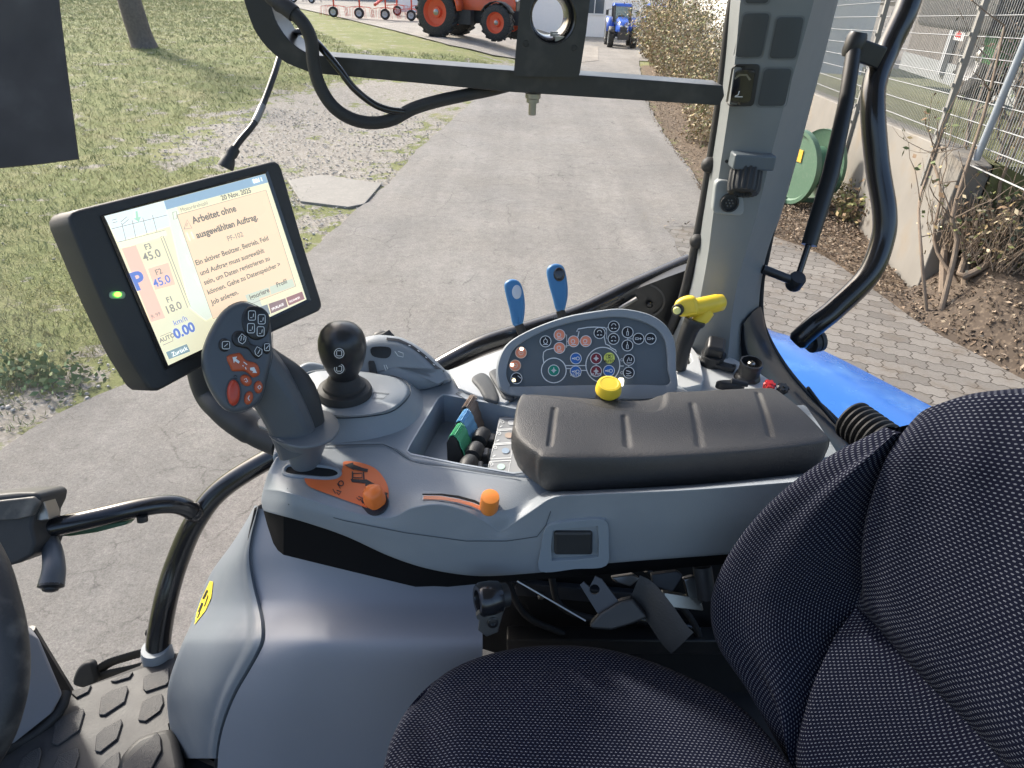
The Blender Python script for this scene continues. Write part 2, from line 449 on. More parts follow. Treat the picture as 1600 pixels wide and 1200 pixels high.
go = mk('meadow', vs, fs, shader_ground(), smooth=True, ang=180); tag(go, 'green meadow and gravel verge ground stretching to the horizon', kind='structure')
ca = go.data.color_attributes.new('cover', 'FLOAT_COLOR', 'POINT')
for i, v in enumerate(vs):
    d1 = sdist((v.x, v.y), gpoly) if v.y < 60 and -25 < v.x < 8 else -9
    a = max(0, min(1, .5 + d1 * .45)); b = max(0, min(1, .5 + (v.x - rrx(v.y) + .1) * .8)) if -2 < v.y < 34 and v.x < 9 else (0 if v.x < 9 else .3)
    if v.y > 40 and v.x > -3: a = 1
    ca.data[i].color = (a, b, 0, 1)
def shader_road(name, base, seed=0, cracks=1):
    m = bpy.data.materials.new(name); m.use_nodes = True; nt = m.node_tree; N = nt.nodes; L = nt.links; b = N['Principled BSDF']
    b.inputs['Roughness'].default_value = .85; b.inputs['Specular IOR Level'].default_value = .35
    g = N.new('ShaderNodeNewGeometry')
    def nz(s, d=5, r=.6, src=None):
        n = N.new('ShaderNodeTexNoise'); n.inputs['Scale'].default_value = s; n.inputs['Detail'].default_value = d; n.inputs['Roughness'].default_value = r
        L.new(src or g.outputs['Position'], n.inputs['Vector']); return n
    def mr(f, a, c, d=0, e=1):
        r = N.new('ShaderNodeMapRange'); r.inputs[1].default_value = a; r.inputs[2].default_value = c; r.inputs[3].default_value = d; r.inputs[4].default_value = e; L.new(f, r.inputs[0]); return r.outputs[0]
    def mul(a, c):
        x = N.new('ShaderNodeMath'); x.operation = 'MULTIPLY'; L.new(a, x.inputs[0]); L.new(c, x.inputs[1]); return x.outputs[0]
    big = mr(nz(.5, 6, .65).outputs[0], .3, .7, .84, 1.14)
    # wheel tracks worn along the road (streaks stretched along Y)
    mp = N.new('ShaderNodeMapping'); mp.inputs['Scale'].default_value = (1.6, .12, 1); mp.inputs['Rotation'].default_value = (0, 0, R(8)); L.new(g.outputs['Position'], mp.inputs[0])
    st = mr(nz(1, 4, .6, mp.outputs[0]).outputs[0], .35, .65, .90, 1.09)
    fine = mul(mr(nz(95, 8, .9).outputs[0], .32, .68, .45, 1.55), mr(nz(38, 3, .6).outputs[0], .3, .7, .85, 1.15))
    fin2 = mr(nz(9, 8, .8).outputs[0], .3, .7, .80, 1.2)
    v = mul(mul(mul(big, st), fine), fin2)
    # cracks
    ds = N.new('ShaderNodeMix'); ds.data_type = 'RGBA'; ds.inputs[0].default_value = .22
    nn = nz(2.2, 6, .7); L.new(g.outputs['Position'], ds.inputs[6]); L.new(nn.outputs['Color'], ds.inputs[7])
    for s, wd, lo, hi in ((1.3, .009, .50, .60), (5.5, .03, .56, .66)):
        vo = N.new('ShaderNodeTexVoronoi'); vo.feature = 'DISTANCE_TO_EDGE'; vo.inputs['Scale'].default_value = s; L.new(ds.outputs[2], vo.inputs['Vector'])
        ln = mr(vo.outputs['Distance'], .0, wd, 0, 1)
        mk_ = mr(nz(.5 * s, 3, .6).outputs[0], lo, hi, 1, 0)
        mx = N.new('ShaderNodeMath'); mx.operation = 'MAXIMUM'; L.new(ln, mx.inputs[0]); L.new(mk_, mx.inputs[1])
        v = mul(v, mr(mx.outputs[0], 0, 1, .55 if cracks else 1, 1))
    cm = N.new('ShaderNodeMix'); cm.data_type = 'RGBA'; cm.blend_type = 'MULTIPLY'; cm.inputs[0].default_value = 1
    hue = N.new('ShaderNodeMix'); hue.data_type = 'RGBA'; hue.inputs[6].default_value = (*base, 1); hue.inputs[7].default_value = (base[0] * 1.04, base[1] * .98, base[2] * .9, 1)
    L.new(nz(.8, 5).outputs[0], hue.inputs[0]); L.new(hue.outputs[2], cm.inputs[6]); L.new(v, cm.inputs[7]); L.new(cm.outputs[2], b.inputs['Base Color'])
    bp = N.new('ShaderNodeBump'); bp.inputs['Strength'].default_value = .55; bp.inputs['Distance'].default_value = .008
    L.new(fine, bp.inputs['Height']); L.new(bp.outputs[0], b.inputs['Normal'])
    return m
ROAD = shader_road('old_asphalt', (.205, .197, .187))
Ys = [-8, -5, -3, -1.5] + [i * .25 for i in range(0, 60)] + [15 + i * .6 for i in range(30)] + [34 + i * 1.5 for i in range(12)]
rows = []
for Y in Ys:
    xl = rlx(Y) + .07 * noise.noise(V((0, Y * 1.7, 0))) + .05 * noise.noise(V((3, Y * 6, 0))); xr = (rrx(Y) if Y > rr[0][0] else 2.1) + .10 * noise.noise(V((7, Y * 1.5, 0)))
    if Y > 38: xl, xr = -1, 14
    xl = min(xl, -2.2) if Y < 3 else xl
    rows.append([V((xl + (xr - xl) * t / 14, Y, hgt(xl + (xr - xl) * t / 14, Y) + .03)) for t in range(15)])
tag(mk('road', *grid(rows), ROAD, ang=180), 'cracked grey asphalt farm road', kind='structure')
# forecourt before the orange tractor
fy = [(395, 0), (440, 8), (530, 28), (620, 50), (700, 72), (770, 88), (850, 100), (935, 96), (935, 74), (880, 66), (820, 40), (820, 0), (600, -25), (420, -22)]
fc = [G(x, y) for x, y in fy]
mb = MB(); t = tessellate_polygon([fc]); mb.add(fc, t)
f_ = decal('x', [(p.x, p.y) for p in fc], lambda x, y: V((x, y, hgt(x, y) + .045)), shader_road('forecourt_asphalt', (.25, .235, .215), cracks=0), None, cuts=0)
f_.name = 'forecourt'; tag(f_, 'grey forecourt where the machines are parked', kind='structure')
bm = bmesh.new(); bm.from_mesh(f_.data)
for _ in range(4): bmesh.ops.subdivide_edges(bm, edges=[e for e in bm.edges if e.calc_length() > 1.5], cuts=1); bmesh.ops.triangulate(bm, faces=bm.faces)
for v in bm.verts:
    q = v.co + WL['x']; v.co.z = hgt(q.x, q.y) + .045 - WL['x'].z
bm.to_mesh(f_.data); bm.free()
# concrete slab in the verge
sl = [G(x, y, .035) for x, y in ((450, 285), (500, 276), (597, 290), (570, 322), (545, 328), (470, 318))]
slab = MB().prism(sl, (0, 0, -.1)).build('path', mat('slab_concrete', (.20, .188, .168), .8, bump=.5, bscale=60, var=.2, dirt=.5), bev=.01); tag(slab, 'broken concrete slab beside the road', kind='structure')
# ---------- block paving
def shader_paving():
    m = bpy.data.materials.new('block_paving'); m.use_nodes = True; nt = m.node_tree; N = nt.nodes; L = nt.links; b = N['Principled BSDF']
    b.inputs['Roughness'].default_value = .85
    g = N.new('ShaderNodeNewGeometry'); sx = N.new('ShaderNodeSeparateXYZ'); L.new(g.outputs['Position'], sx.inputs[0])
    def mth(op, a, c=None):
        x = N.new('ShaderNodeMath'); x.operation = op
        for k, q in enumerate((a, c)):
            if q is None: continue
            if isinstance(q, (int, float)): x.inputs[k].default_value = q
            else: L.new(q, x.inputs[k])
        return x.outputs[0]
    # zig-zag edged blocks: shift each coordinate by a triangle wave of the other
    rot = N.new('ShaderNodeMapping'); rot.inputs['Rotation'].default_value = (0, 0, R(24)); L.new(g.outputs['Position'], rot.inputs[0])
    s2 = N.new('ShaderNodeSeparateXYZ'); L.new(rot.outputs[0], s2.inputs[0])
    zx = mth('ADD', s2.outputs[0], mth('MULTIPLY', mth('PINGPONG', s2.outputs[1], .05), .5)); zy = mth('ADD', s2.outputs[1], mth('MULTIPLY', mth('PINGPONG', s2.outputs[0], .05), .5))
    cb = N.new('ShaderNodeCombineXYZ'); L.new(zx, cb.inputs[0]); L.new(zy, cb.inputs[1])
    br = N.new('ShaderNodeTexBrick'); br.inputs['Scale'].default_value = 1; br.inputs['Brick Width'].default_value = .26; br.inputs['Row Height'].default_value = .17
    br.inputs['Mortar Size'].default_value = .0065; br.inputs['Mortar Smooth'].default_value = .3; br.inputs['Color1'].default_value = (.085, .078, .07, 1); br.inputs['Color2'].default_value = (.18, .168, .15, 1); br.inputs['Mortar'].default_value = (.05, .042, .034, 1); br.inputs['Bias'].default_value = .35
    L.new(cb.outputs[0], br.inputs['Vector'])
    n = N.new('ShaderNodeTexNoise'); n.inputs['Scale'].default_value = 1.4; n.inputs['Detail'].default_value = 8; n.inputs['Roughness'].default_value = .75; L.new(g.outputs['Position'], n.inputs['Vector'])
    n2 = N.new('ShaderNodeTexNoise'); n2.inputs['Scale'].default_value = 60; n2.inputs['Detail'].default_value = 5; L.new(g.outputs['Position'], n2.inputs['Vector'])
    r = N.new('ShaderNodeMapRange'); r.inputs[1].default_value = .5; r.inputs[2].default_value = .68; r.inputs[4].default_value = .75; L.new(n.outputs[0], r.inputs[0])
    mx = N.new('ShaderNodeMix'); mx.data_type = 'RGBA'; mx.inputs[7].default_value = (.11, .085, .06, 1); L.new(br.outputs[0], mx.inputs[6]); L.new(r.outputs[0], mx.inputs[0])
    r2 = N.new('ShaderNodeMapRange'); r2.inputs[3].default_value = .7; r2.inputs[4].default_value = 1.3; L.new(n2.outputs[0], r2.inputs[0])
    m2 = N.new('ShaderNodeMix'); m2.data_type = 'RGBA'; m2.blend_type = 'MULTIPLY'; m2.inputs[0].default_value = 1; L.new(mx.outputs[2], m2.inputs[6]); L.new(r2.outputs[0], m2.inputs[7])
    L.new(m2.outputs[2], b.inputs['Base Color'])
    bp = N.new('ShaderNodeBump'); bp.inputs['Distance'].default_value = .006; bp.invert = True; L.new(br.outputs['Fac'], bp.inputs['Height']); L.new(bp.outputs[0], b.inputs['Normal'])
    return m
pe = [G(x, y) for x, y in ((1150, 345), (1205, 372), (1290, 405), (1370, 462), (1440, 512), (1520, 556), (1600, 600), (1750, 680))]
pe.sort(key=lambda p: p.x)
rows = []
for i in range(60):
    t = i / 59; X = 2.1 + t * 5.4
    yy = crx([(p.x, p.y) for p in pe], [X])[0] + .12 * noise.noise(V((X * 2, 0, 5)))
    rows.append([V((X, -4 + (yy + 4) * j / 20, .028)) for j in range(21)])
tag(mk('paving', *grid(rows), shader_paving(), ang=180), 'grey interlocking block paving with brown dirt', kind='structure')
# ---------- concrete retaining wall and mesh fence
w1, w2 = G(1262, 262), G(1428, 462)
wd = (w1 - w2); wd.z = 0; wd.normalize(); wn = V((-wd.y, wd.x, 0));
if wn.dot(CAM - w2) < 0: wn = -wn
wpl = (V((w2.x, w2.y, 0)), wn)
WT = [PL(x, y, wpl) for x, y in ((1268, 172), (1330, 183), (1400, 200), (1470, 217))]
print('wall', w1, w2, 'tops', [round(p.z, 2) for p in WT])
hz = WT[3].z
far = w2 + wd * 14; nearp = V((w2.x, w2.y, 0))
rows = []
for k in range(2):
    pass
cm = mat('old_concrete', (.19, .18, .16), .85, bump=.6, bscale=40, var=.3, vscale=1.5, dirt=.9, dscale=.3, dirtc=(.20, .17, .13), coords='Object')
def wallp(t, z, off=0): p = nearp + wd * t - wn * off; return V((p.x, p.y, z))
zt = lambda t: WT[3].z + (WT[0].z - WT[3].z) * min(1, t / max(.1, (WT[0] - WT[3]).length))
mbw = MB(); pa = [wallp(0, -.3), wallp(0, zt(0) - .12), wallp(.5, zt(.5)), wallp(14, zt(14)), wallp(14, -.3)]
mbw.prism(pa, -wn * .3)
cw = mbw.build('concrete_wall', cm, bev=.015); tag(cw, 'stained concrete retaining wall below the wire mesh fence', 'wall')
# earth behind wall
tb = [wallp(-.02, hz - .12, 14), wallp(-.02, hz - .10, .3), wallp(16, zt(14) - .06, .3), wallp(16, zt(14) - .06, 14)]
terr = mk('ground', tb + [p + V((0, 0, -3)) for p in tb], [(0, 1, 2, 3), (1, 0, 4, 5)], mat('mossy_ground', (.12, .13, .055), .95, bump=.8, bscale=20, var=.4, vscale=3, dirt=.5, dirtc=(.16, .12, .08)), smooth=False)
tag(terr, 'mossy ground on top of the retaining wall', kind='structure')
FM = mat('galvanised_steel', (.27, .28, .285), .45, metal=.35, var=.12)
fpl = (wpl[0] - wn * .10, wn)
fence = empty('mesh_fence', wallp(3, hz), 'galvanised double wire mesh fence on top of the concrete wall', 'fence')
zb = hz + .02; FH = 1.9
n = 0
mb1 = MB()
for k in range(0, 11):   # horizontal double rods
    z = zb + .08 + k * .2
    for o in (0.0, .02): mb1.tube([wallp(-6, z - .0, .08 + o), wallp(12, z + (zt(12) - hz), .08 + o)], .0045, 5)
mb1.build('horizontal_wires', FM, fence)
mb2 = MB(); t = -6
while t < 12:
    zo = (zt(t) - hz) if t > 0 else 0
    mb2.tube([wallp(t, zb + zo, .09), wallp(t, zb + FH + zo + .3, .09)], .0042, 4); t += .055
o = mb2.build('vertical_wires', FM, fence)
for tx in ((1440, 290, 1538, 0), (1317, 250, 1387, 0)):
    a = PL(tx[0], tx[1], (wpl[0] + wn * .03, wn)); b = V((a.x, a.y, a.z + 3.0))
    mp = MB(); mp.box((a + b) / 2, (.06, .045, (b - a).length))
    for q in range(8): mp.box(a + V((0, 0, .6 + .25 * q)) + wn * .03, (.05, .03, .04))
    mp.build('post', mat('aged_post_steel', (.25, .25, .235), .5, metal=.2, var=.2, dirt=.4), fence)
# separate brace post leaning at the right
a = G(1522, 262) if False else PL(1525, 250, (wpl[0] - wn * 0.02, wn)); b = PL(1600, 70, (wpl[0] - wn * 0.02, wn))
bp_ = MB().tube([a, b + (b - a) * .8], .035, 14).build('brace_pole', mat('blue_grey_steel', (.30, .34, .38), .45, metal=.2, dirt=.3)); tag(bp_, 'blue-grey steel pole leaning in front of the mesh fence', 'pole')
# things behind the fence
def bp3(x, y, back): return PL(x, y, (wpl[0] - wn * back, wn))
shed = empty('timber_shed', bp3(1350, 60, 3.2), 'dark grey boarded shed with pale posts behind the mesh fence', 'shed')
B = 3.2; z0 = hz - .1
mbs = MB(); t = -4
WD = mat('weathered_boards', (.115, .105, .095), .8, var=.35, vscale=9, bump=.5, bscale=50, dirt=.3)
while t < 13:
    mbs.box(wallp(t, z0 + 2.2, B) , (.117, .03, 4.4), Matrix.Rotation(math.atan2(wd.y, wd.x), 3, 'Z')); t += .125
mbs.build('board_wall', WD, shed)
mbp = MB()
for t in (1.3, 4.2, 7.0, 10): mbp = MB(); mbp.box(wallp(t, z0 + 2.2, B - .1), (.22, .12, 4.4), Matrix.Rotation(math.atan2(wd.y, wd.x), 3, 'Z')); mbp.build('post', mat('pale_post', (.3, .32, .34), .7, var=.1, dirt=.2), shed, bev=.01)
MB().prism([wallp(-4, z0 + .25, B - .06), wallp(13, z0 + .25, B - .06), wallp(13, z0 - .15, B - .06), wallp(-4, z0 - .15, B - .06)], -wn * .1).build('plinth', mat('plinth_concrete', (.25, .27, .28), .8, var=.15), shed)
# ---------- small generic wheel / tractor
def wheel(parent, c, r, w_, ax, rimc, lugs=18, name='wheel'):
    c = V(c); ax = V(ax).normalized()
    ty = MB(); ty.lathe([(r * .58, -w_ / 2), (r * .86, -w_ / 2), (r * .97, -w_ * .38), (r, 0), (r * .97, w_ * .38), (r * .86, w_ / 2), (r * .58, w_ / 2)], c, ax, 36, cap=False)
    u = ax.orthogonal().normalized(); v = ax.cross(u)
    for i in range(lugs * 2 if lugs else 0):
        q = math.pi * i / lugs; d = u * math.cos(q) + v * math.sin(q); s = 1 if i % 2 else -1
        Mx = Matrix((d, ax, d.cross(ax))).transposed(); Mx = Mx @ Matrix.Rotation(s * .5, 3, 'X')
        ty.box(c + d * r * .985 + ax * s * w_ * .24, (r * .10, w_ * .5, r * .09), Mx)
    o = ty.build(name, mat('tyre_rubber', (.022, .022, .022), .75, dirt=.5, dirtc=(.12, .11, .10)), parent)
    rm = MB(); rm.lathe([(r * .60, w_ * .48), (r * .57, w_ * .40), (r * .50, w_ * .12), (r * .22, w_ * .05), (r * .2, w_ * .28), (r * .10, w_ * .30), (0.001, w_ * .30)], c, ax, 30, cap=False)
    rm.lathe([(r * .60, -w_ * .48), (r * .57, -w_ * .40), (r * .50, -w_ * .12), (0.001, -w_ * .1)], c, ax, 30, cap=False)
    rm.build('rim', rimc, o); MB().lathe([(r * .13, w_ * .2), (r * .13, w_ * .34), (r * .07, w_ * .40), (.001, w_ * .4)], c, ax, 14).build('hub', MET, o)
    return o
GLS = None
def glassmat(name, tint=(.9, .95, .95), refl=.1, haze=.0):
    m = bpy.data.materials.new(name); m.use_nodes = True; nt = m.node_tree; N = nt.nodes; L = nt.links; N.remove(N['Principled BSDF'])
    t = N.new('ShaderNodeBsdfTransparent'); t.inputs[0].default_value = (*tint, 1); g = N.new('ShaderNodeBsdfGlossy'); g.inputs['Roughness'].default_value = .03
    d = N.new('ShaderNodeBsdfDiffuse'); d.inputs[0].default_value = (.8, .8, .78, 1); fr = N.new('ShaderNodeFresnel'); fr.inputs[0].default_value = 1.45
    mm = N.new('ShaderNodeMath'); mm.operation = 'MULTIPLY'; mm.inputs[1].default_value = refl * 10; L.new(fr.outputs[0], mm.inputs[0]); mm.use_clamp = True
    a = N.new('ShaderNodeMixShader'); L.new(mm.outputs[0], a.inputs[0]); L.new(t.outputs[0], a.inputs[1]); L.new(g.outputs[0], a.inputs[2])
    b = N.new('ShaderNodeMixShader'); L.new(a.outputs[0], b.inputs[1]); L.new(d.outputs[0], b.inputs[2])
    if haze:  # diffuse share that paints a faint haze over the glass
        tc = N.new('ShaderNodeTexCoord'); n = N.new('ShaderNodeTexNoise'); n.inputs['Scale'].default_value = 3; n.inputs['Detail'].default_value = 4; L.new(tc.outputs['Object'], n.inputs['Vector'])
        r = N.new('ShaderNodeMapRange'); r.inputs[3].default_value = haze * .6; r.inputs[4].default_value = haze * 1.4; L.new(n.outputs[0], r.inputs[0]); L.new(r.outputs[0], b.inputs[0])
    else: b.inputs[0].default_value = 0
    L.new(b.outputs[0], N['Material Output'].inputs[0]); return m
CG = glassmat('tractor_glass', (.55, .65, .68), .25)
def tractor(loc, yaw, label, body, rimc, s=1.0, rough=True):
    t = empty('parked_tractor', (0, 0, 0), label, 'tractor')
    dk = mat('chassis_black', (.03, .03, .032), .6, dirt=.4, dirtc=(.1, .09, .08))
    # x forward, origin at ground under rear axle
    hood = MB(); rows = []
    for x, zt_, w_ in ((.75, 1.95, .44), (1.3, 1.93, .44), (2.0, 1.86, .42), (2.6, 1.75, .40), (2.95, 1.60, .36), (3.1, 1.35, .32)):
        rows.append([V((x, -w_, 1.0)), V((x, -w_, zt_ - .14)), V((x, -w_ * .75, zt_)), V((x, w_ * .75, zt_)), V((x, w_, zt_ - .14)), V((x, w_, 1.0))])
    hood.add(*grid(rows)); hood.add(rows[-1], [(0, 1, 2, 3, 4, 5)]); h = hood.build('bonnet', body, t)
    MB().box((3.08, 0, 1.2), (.1, .5, .4)).build('grille', dk, h)
    for y in (-.2, .2): MB().box((3.12, y, 1.42), (.06, .17, .1)).build('headlight', mat('lamp_glass', (.8, .82, .8), .15), h)
    for y in (-1, 1):
        MB().box((1.9, y * .435, 1.55), (.5, .03, .28)).build('side_grille', dk, h)
    MB().box((1.5, 0, .85), (3.2, .5, .5)).box((2.6, 0, .8), (.35, 1.3, .2)).box((0, 0, .85), (.5, 1.3, .4)).box((1.0, .6, .75), (.8, .35, .5)).box((1.0, -.6, .75), (.8, .35, .5)).box((3.2, 0, .8), (.35, .8, .5)).build('chassis', dk, t)
    wheel(t, (0, .85, .88), .88, .55, (0, 1, 0), rimc); wheel(t, (0, -.85, .88), .88, .55, (0, -1, 0), rimc)
    wheel(t, (2.6, .85, .64), .64, .42, (0, 1, 0), rimc, 15); wheel(t, (2.6, -.85, .64), .64, .42, (0, -1, 0), rimc, 15)
    for y in (-1, 1):
        f = MB(); rows = []
        for k in range(9):
            q = R(5 + k * 18); c_, s_ = math.cos(q), math.sin(q); rows.append([V((c_ * 1.0, y * .55, .88 + s_ * 1.0)), V((c_ * 1.0, y * 1.12, .88 + s_ * 1.0))])
        f.add(*grid(rows)); f.build('rear_fender', body, t, solid=.05)
        f = MB(); rows = []
        for k in range(7):
            q = R(30 + k * 20); c_, s_ = math.cos(q), math.sin(q); rows.append([V((2.6 + c_ * .72, y * .66, .64 + s_ * .72)), V((2.6 + c_ * .72, y * 1.05, .64 + s_ * .72))])
        f.add(*grid(rows)); f.build('front_fender', dk, t, solid=.03)
    cab = MB()
    P = [((.75, .62), (.65, .68)), ((.75, -.62), (.65, -.68)), ((-.65, .62), (-.6, .68)), ((-.65, -.62), (-.6, -.68))]
    for a, b in P: cab.tube([(a[0], a[1], 1.2), (b[0], b[1], 2.65)], .05, 8)
    cab.box((.05, 0, 1.25), (1.4, 1.2, .3)); c = cab.build('cab_frame', dk, t)
    g = MB(); g.box((.03, 0, 2.0), (1.24, 1.24, 1.2)); g.build('cab_glass', CG, c)
    MB().box((0, 0, 1.6), (.4, .45, .8)).build('seat', dk, c)
    MB().box((.05, 0, 2.72), (1.65, 1.5, .2), taper=.88).build('roof', body, t, bev=.05)
    MB().tube([(1.0, -.55, 1.6), (1.0, -.6, 2.7)], .05, 10).build('exhaust', dk, t)
    for y in (-1, 1): MB().tube([(.7, y * .65, 2.45), (.8, y * 1.1, 2.4)], .02, 6).box((.8, y * 1.15, 2.2), (.08, .2, .35)).build('mirror', dk, t)
    t.location = loc; t.rotation_euler = (0, 0, yaw); t.scale = (s, s, s); WL[t.name] = V(loc)
    return t
def dp(x, y, d):
    p = D(x, y, d); return V((p.x, p.y, hgt(p.x, p.y)))
a = G(697, 60); print('orange at', a, (a - CAM).dot(FW))
ORT = mat('orange_tractor_paint', (.70, .10, .025), .35, coat=.4, dirt=.15); ORR = mat('orange_rim_paint', (.72, .12, .05), .5)
tractor(V((a.x, a.y + .95, hgt(a.x, a.y + .9) + .04)), R(-22), 'orange tractor with orange wheel rims parked on the forecourt', ORT, ORR, (a - CAM).dot(FW) * 68 / 1050 / 1.76)
a = G(966, 71); print('blue at', a, (a - CAM).dot(FW))
BLT = mat('blue_tractor_paint', (.03, .10, .45), .35, coat=.4); WRM = mat('pale_rim_paint', (.55, .55, .52), .5)
k = (a - CAM).dot(FW) * 46 / 1050 / 2.3
tractor(V((a.x, a.y, hgt(a.x, a.y) + .04)), R(-92), 'blue tractor standing clear in front of the white house', BLT, WRM, k)
a2 = G(1028, 73)
tractor(V((a2.x, a2.y + 2, hgt(a2.x, a2.y + 2) + .04)), R(-80), 'blue tractor half hidden behind the brown hedge', BLT, WRM, k)
# ---------- houses and hall
def house(name, label, cat, c, size, yaw, wallm, roofm, wins, rh=2.5, flat=False, glass=None):
    t = empty(name, (0, 0, 0), label, cat)
    sx, sy, h = size
    MB().box((0, 0, h / 2 - .5), (sx, sy, h + 1)).build('wall', wallm, t)
    if not flat:
        m_ = MB(); e = .4
        m_.prism([V((-sx / 2 - e, -sy / 2 - e, h)), V((-sx / 2 - e, sy / 2 + e, h)), V((-sx / 2 - e, 0, h + rh))], (sx + 2 * e, 0, 0)); m_.build('roof', roofm, t)
    else: MB().box((0, 0, h + .15), (sx + .4, sy + .4, .3)).build('roof', roofm, t)
    for x, z, w_, hh in wins:
        f = MB().box((x, -sy / 2 - .03, z), (w_ + .2, .1, hh + .2)).build('window', mat('window_frame_white', (.7, .7, .7), .5), t)
        MB().box((x - w_ / 4, -sy / 2 - .07, z), (w_ / 2 - .06, .04, hh)).box((x + w_ / 4, -sy / 2 - .07, z), (w_ / 2 - .06, .04, hh)).build('pane', mat('window_glass_dark', (.08, .10, .12), .1), f)
    t.location = c; t.rotation_euler = (0, 0, yaw); WL[t.name] = V(c); return t
WHW = mat('white_render', (.80, .79, .78), .9, var=.04, dirt=.08); TIL = mat('brown_roof_tiles', (.12, .09, .075), .8, var=.3, vscale=2)
hb = G(930, 66); print('house', hb)
house('white_house', 'white rendered house with white framed windows behind the blue tractors', 'house', V((hb.x - 3.5, hb.y + 9, hgt(hb.x, hb.y + 9))), (21, 8, 4.6), R(3), WHW, TIL, [(-4.6, 2.3, 1.5, 1.6), (3.5, 2.3, 1.4, 1.6), (-8, 2.3, 1.3, 1.6)])
hp = G(1100, 100)
hall = house('white_hall', 'tall white hall wall behind the brown hedge', 'hall', V((hp.x + 3.4, hp.y + 5, hgt(hp.x, hp.y))), (5, 22, 9), R(-4), mat('white_cladding', (.78, .77, .74), .7, var=.06, dirt=.2), mat('grey_flashing', (.4, .4, .4), .6), [], flat=True)
h2 = G(430, 5); print('shed2', h2)
house('machine_shed', 'long pale blue machine shed beyond the meadow', 'shed', V((h2.x - 6, h2.y + 22, hgt(h2.x, h2.y))), (60, 12, 6), R(4), mat('pale_blue_cladding', (.42, .48, .54), .6, var=.1), mat('shed_roof', (.3, .3, .32), .6), [(-6 + i * 5, 2.2, 2.2, 1.2) for i in range(5)])
house('small_outbuilding', 'low outbuilding with a brown tiled roof behind the second blue tractor', 'outbuilding', V((hb.x + 9.3, hb.y + 8, hgt(hb.x + 9, hb.y))), (7, 5, 2.4), R(0), WHW, TIL, [], rh=1.6)
# ---------- implements
IR = mat('red_implement_paint', (.62, .07, .035), .4, dirt=.2)
def tedder(x0, label, n=5, red=True):
    t = empty('hay_tedder', (0, 0, 0), label, 'hay tedder', 'hay machines lined up on the forecourt'); m = IR if red else mat('dark_implement_paint', (.10, .11, .13), .5)
    f = MB(); f.tube([(-n * .75, 0, 1.15), (n * .75, 0, 1.15)], .09, 8); f.box((0, 0, 1.3), (1.2, .4, .35)); f.tube([(0, -.2, 1.1), (0, -2.2, .8)], .08, 8)
    for i in range(n): f.tube([(-n * .75 + 1.5 * i + .75, 0, 1.15), (-n * .75 + 1.5 * i + .75, 0, .55)], .05, 6); f.tube([(-n * .75 + 1.5 * i + .2, 0, 1.15), (-n * .75 + 1.5 * i + .5, .1, 2.1)], .05, 6)
    f.build('frame', m, t)
    for i in range(n):
        cx = -n * .75 + 1.5 * i + .75
        wheel(t, (cx, -.15, .28), .28, .16, (0, -1, 0), mat('implement_rim', (.55, .55, .55), .5), 0)
        a_ = MB()
        for k in range(7):
            q = 2 * math.pi * k / 7; d = V((math.cos(q), math.sin(q), 0)); a_.tube([V((cx, 0, .62)), V((cx, 0, .55)) + d * .7], .018, 4)
            for e in (-.04, .04): a_.tube([V((cx + e, 0, .55)) + d * .7, V((cx + e, 0, .08)) + d * .78], .01, 3)
        a_.build('rotor', IR if red else m, t)
    return t
a = G(590, 34); print('tedder', a)
t1 = tedder(0, 'red rotary hay tedder parked beside the orange tractor', 5); t1.location = (a.x + .2, a.y + 1.5, hgt(a.x, a.y + 1) + .04); t1.rotation_euler.z = R(-4)
b = G(470, 6)
t2 = tedder(0, 'dark hay tedder behind the meadow at the left end of the row', 4, False); t2.location = (b.x - 1.5, b.y + 1, hgt(b.x, b.y + 1) + .04); t2.rotation_euler.z = R(-6)
t3 = tedder(0, 'red hay tedder standing in the back row behind the first red one', 4); t3.location = (a.x + 2.2, a.y + 7, hgt(a.x, a.y + 7) + .04); t3.rotation_euler.z = R(10)
# ---------- tree trunk
tb = G(226, 74); print('tree', tb, (tb - CAM).dot(FW)); kk = (tb - CAM).dot(FW) / 1050
BRK = mat('tree_bark', (.14, .115, .10), .9, bump=1, bscale=30, var=.4, vscale=12)
tr = empty('meadow_tree', tb, 'grey-brown leaning trunk of a bare tree on the meadow', 'tree')
pts = [tb + V((0, 0, -.3)), tb + V((0, 0, .0)), tb + V((-.05, 0, .3)), tb + V((-.15, 0, 1.2)), tb + V((-.3, .1, 2.6)), tb + V((-.2, .1, 4))]
MB().tube(cr(pts, 16), [r * kk for r in [27, 24, 22, 20, 19, 18, 17.5, 17, 17, 16.5, 16, 15, 14, 13, 12, 11]], 18).build('trunk', BRK, tr)
cb = MB(); rnd = random.Random(3)
def branch(p, d, r, L_, dep):
    n = 5; q = [p]; 
    for i in range(n): d = (d + V((rnd.uniform(-.2, .2), rnd.uniform(-.2, .2), rnd.uniform(-.05, .15)))).normalized(); q.append(q[-1] + d * L_ / n)
    cb.tube(q, [r * (1 - .12 * i) for i in range(n + 1)], 6)
    if dep:
        for _ in range(3): branch(q[rnd.randint(2, n)], (d + V((rnd.uniform(-1, 1), rnd.uniform(-1, 1), rnd.uniform(0, .6)))).normalized(), r * .5, L_ * .65, dep - 1)
for i in range(6): branch(pts[-1] - V((0, 0, .3 * i * .3)), V((math.cos(i * 1.1), math.sin(i * 1.1), 1)).normalized(), .12, 2.4, 2)
cb.build('crown', BRK, tr)
def bankz(t, o):
    s = max(0, min(1, (o + .2) / 1.3)); s = s * s * (3 - 2 * s); f = max(0, min(1, -t / .8 + .35)) if t > -.6 else 1
    return .03 + (hz - .1) * s + .06 * noise.noise(V((t * 2, o * 2, 1)))
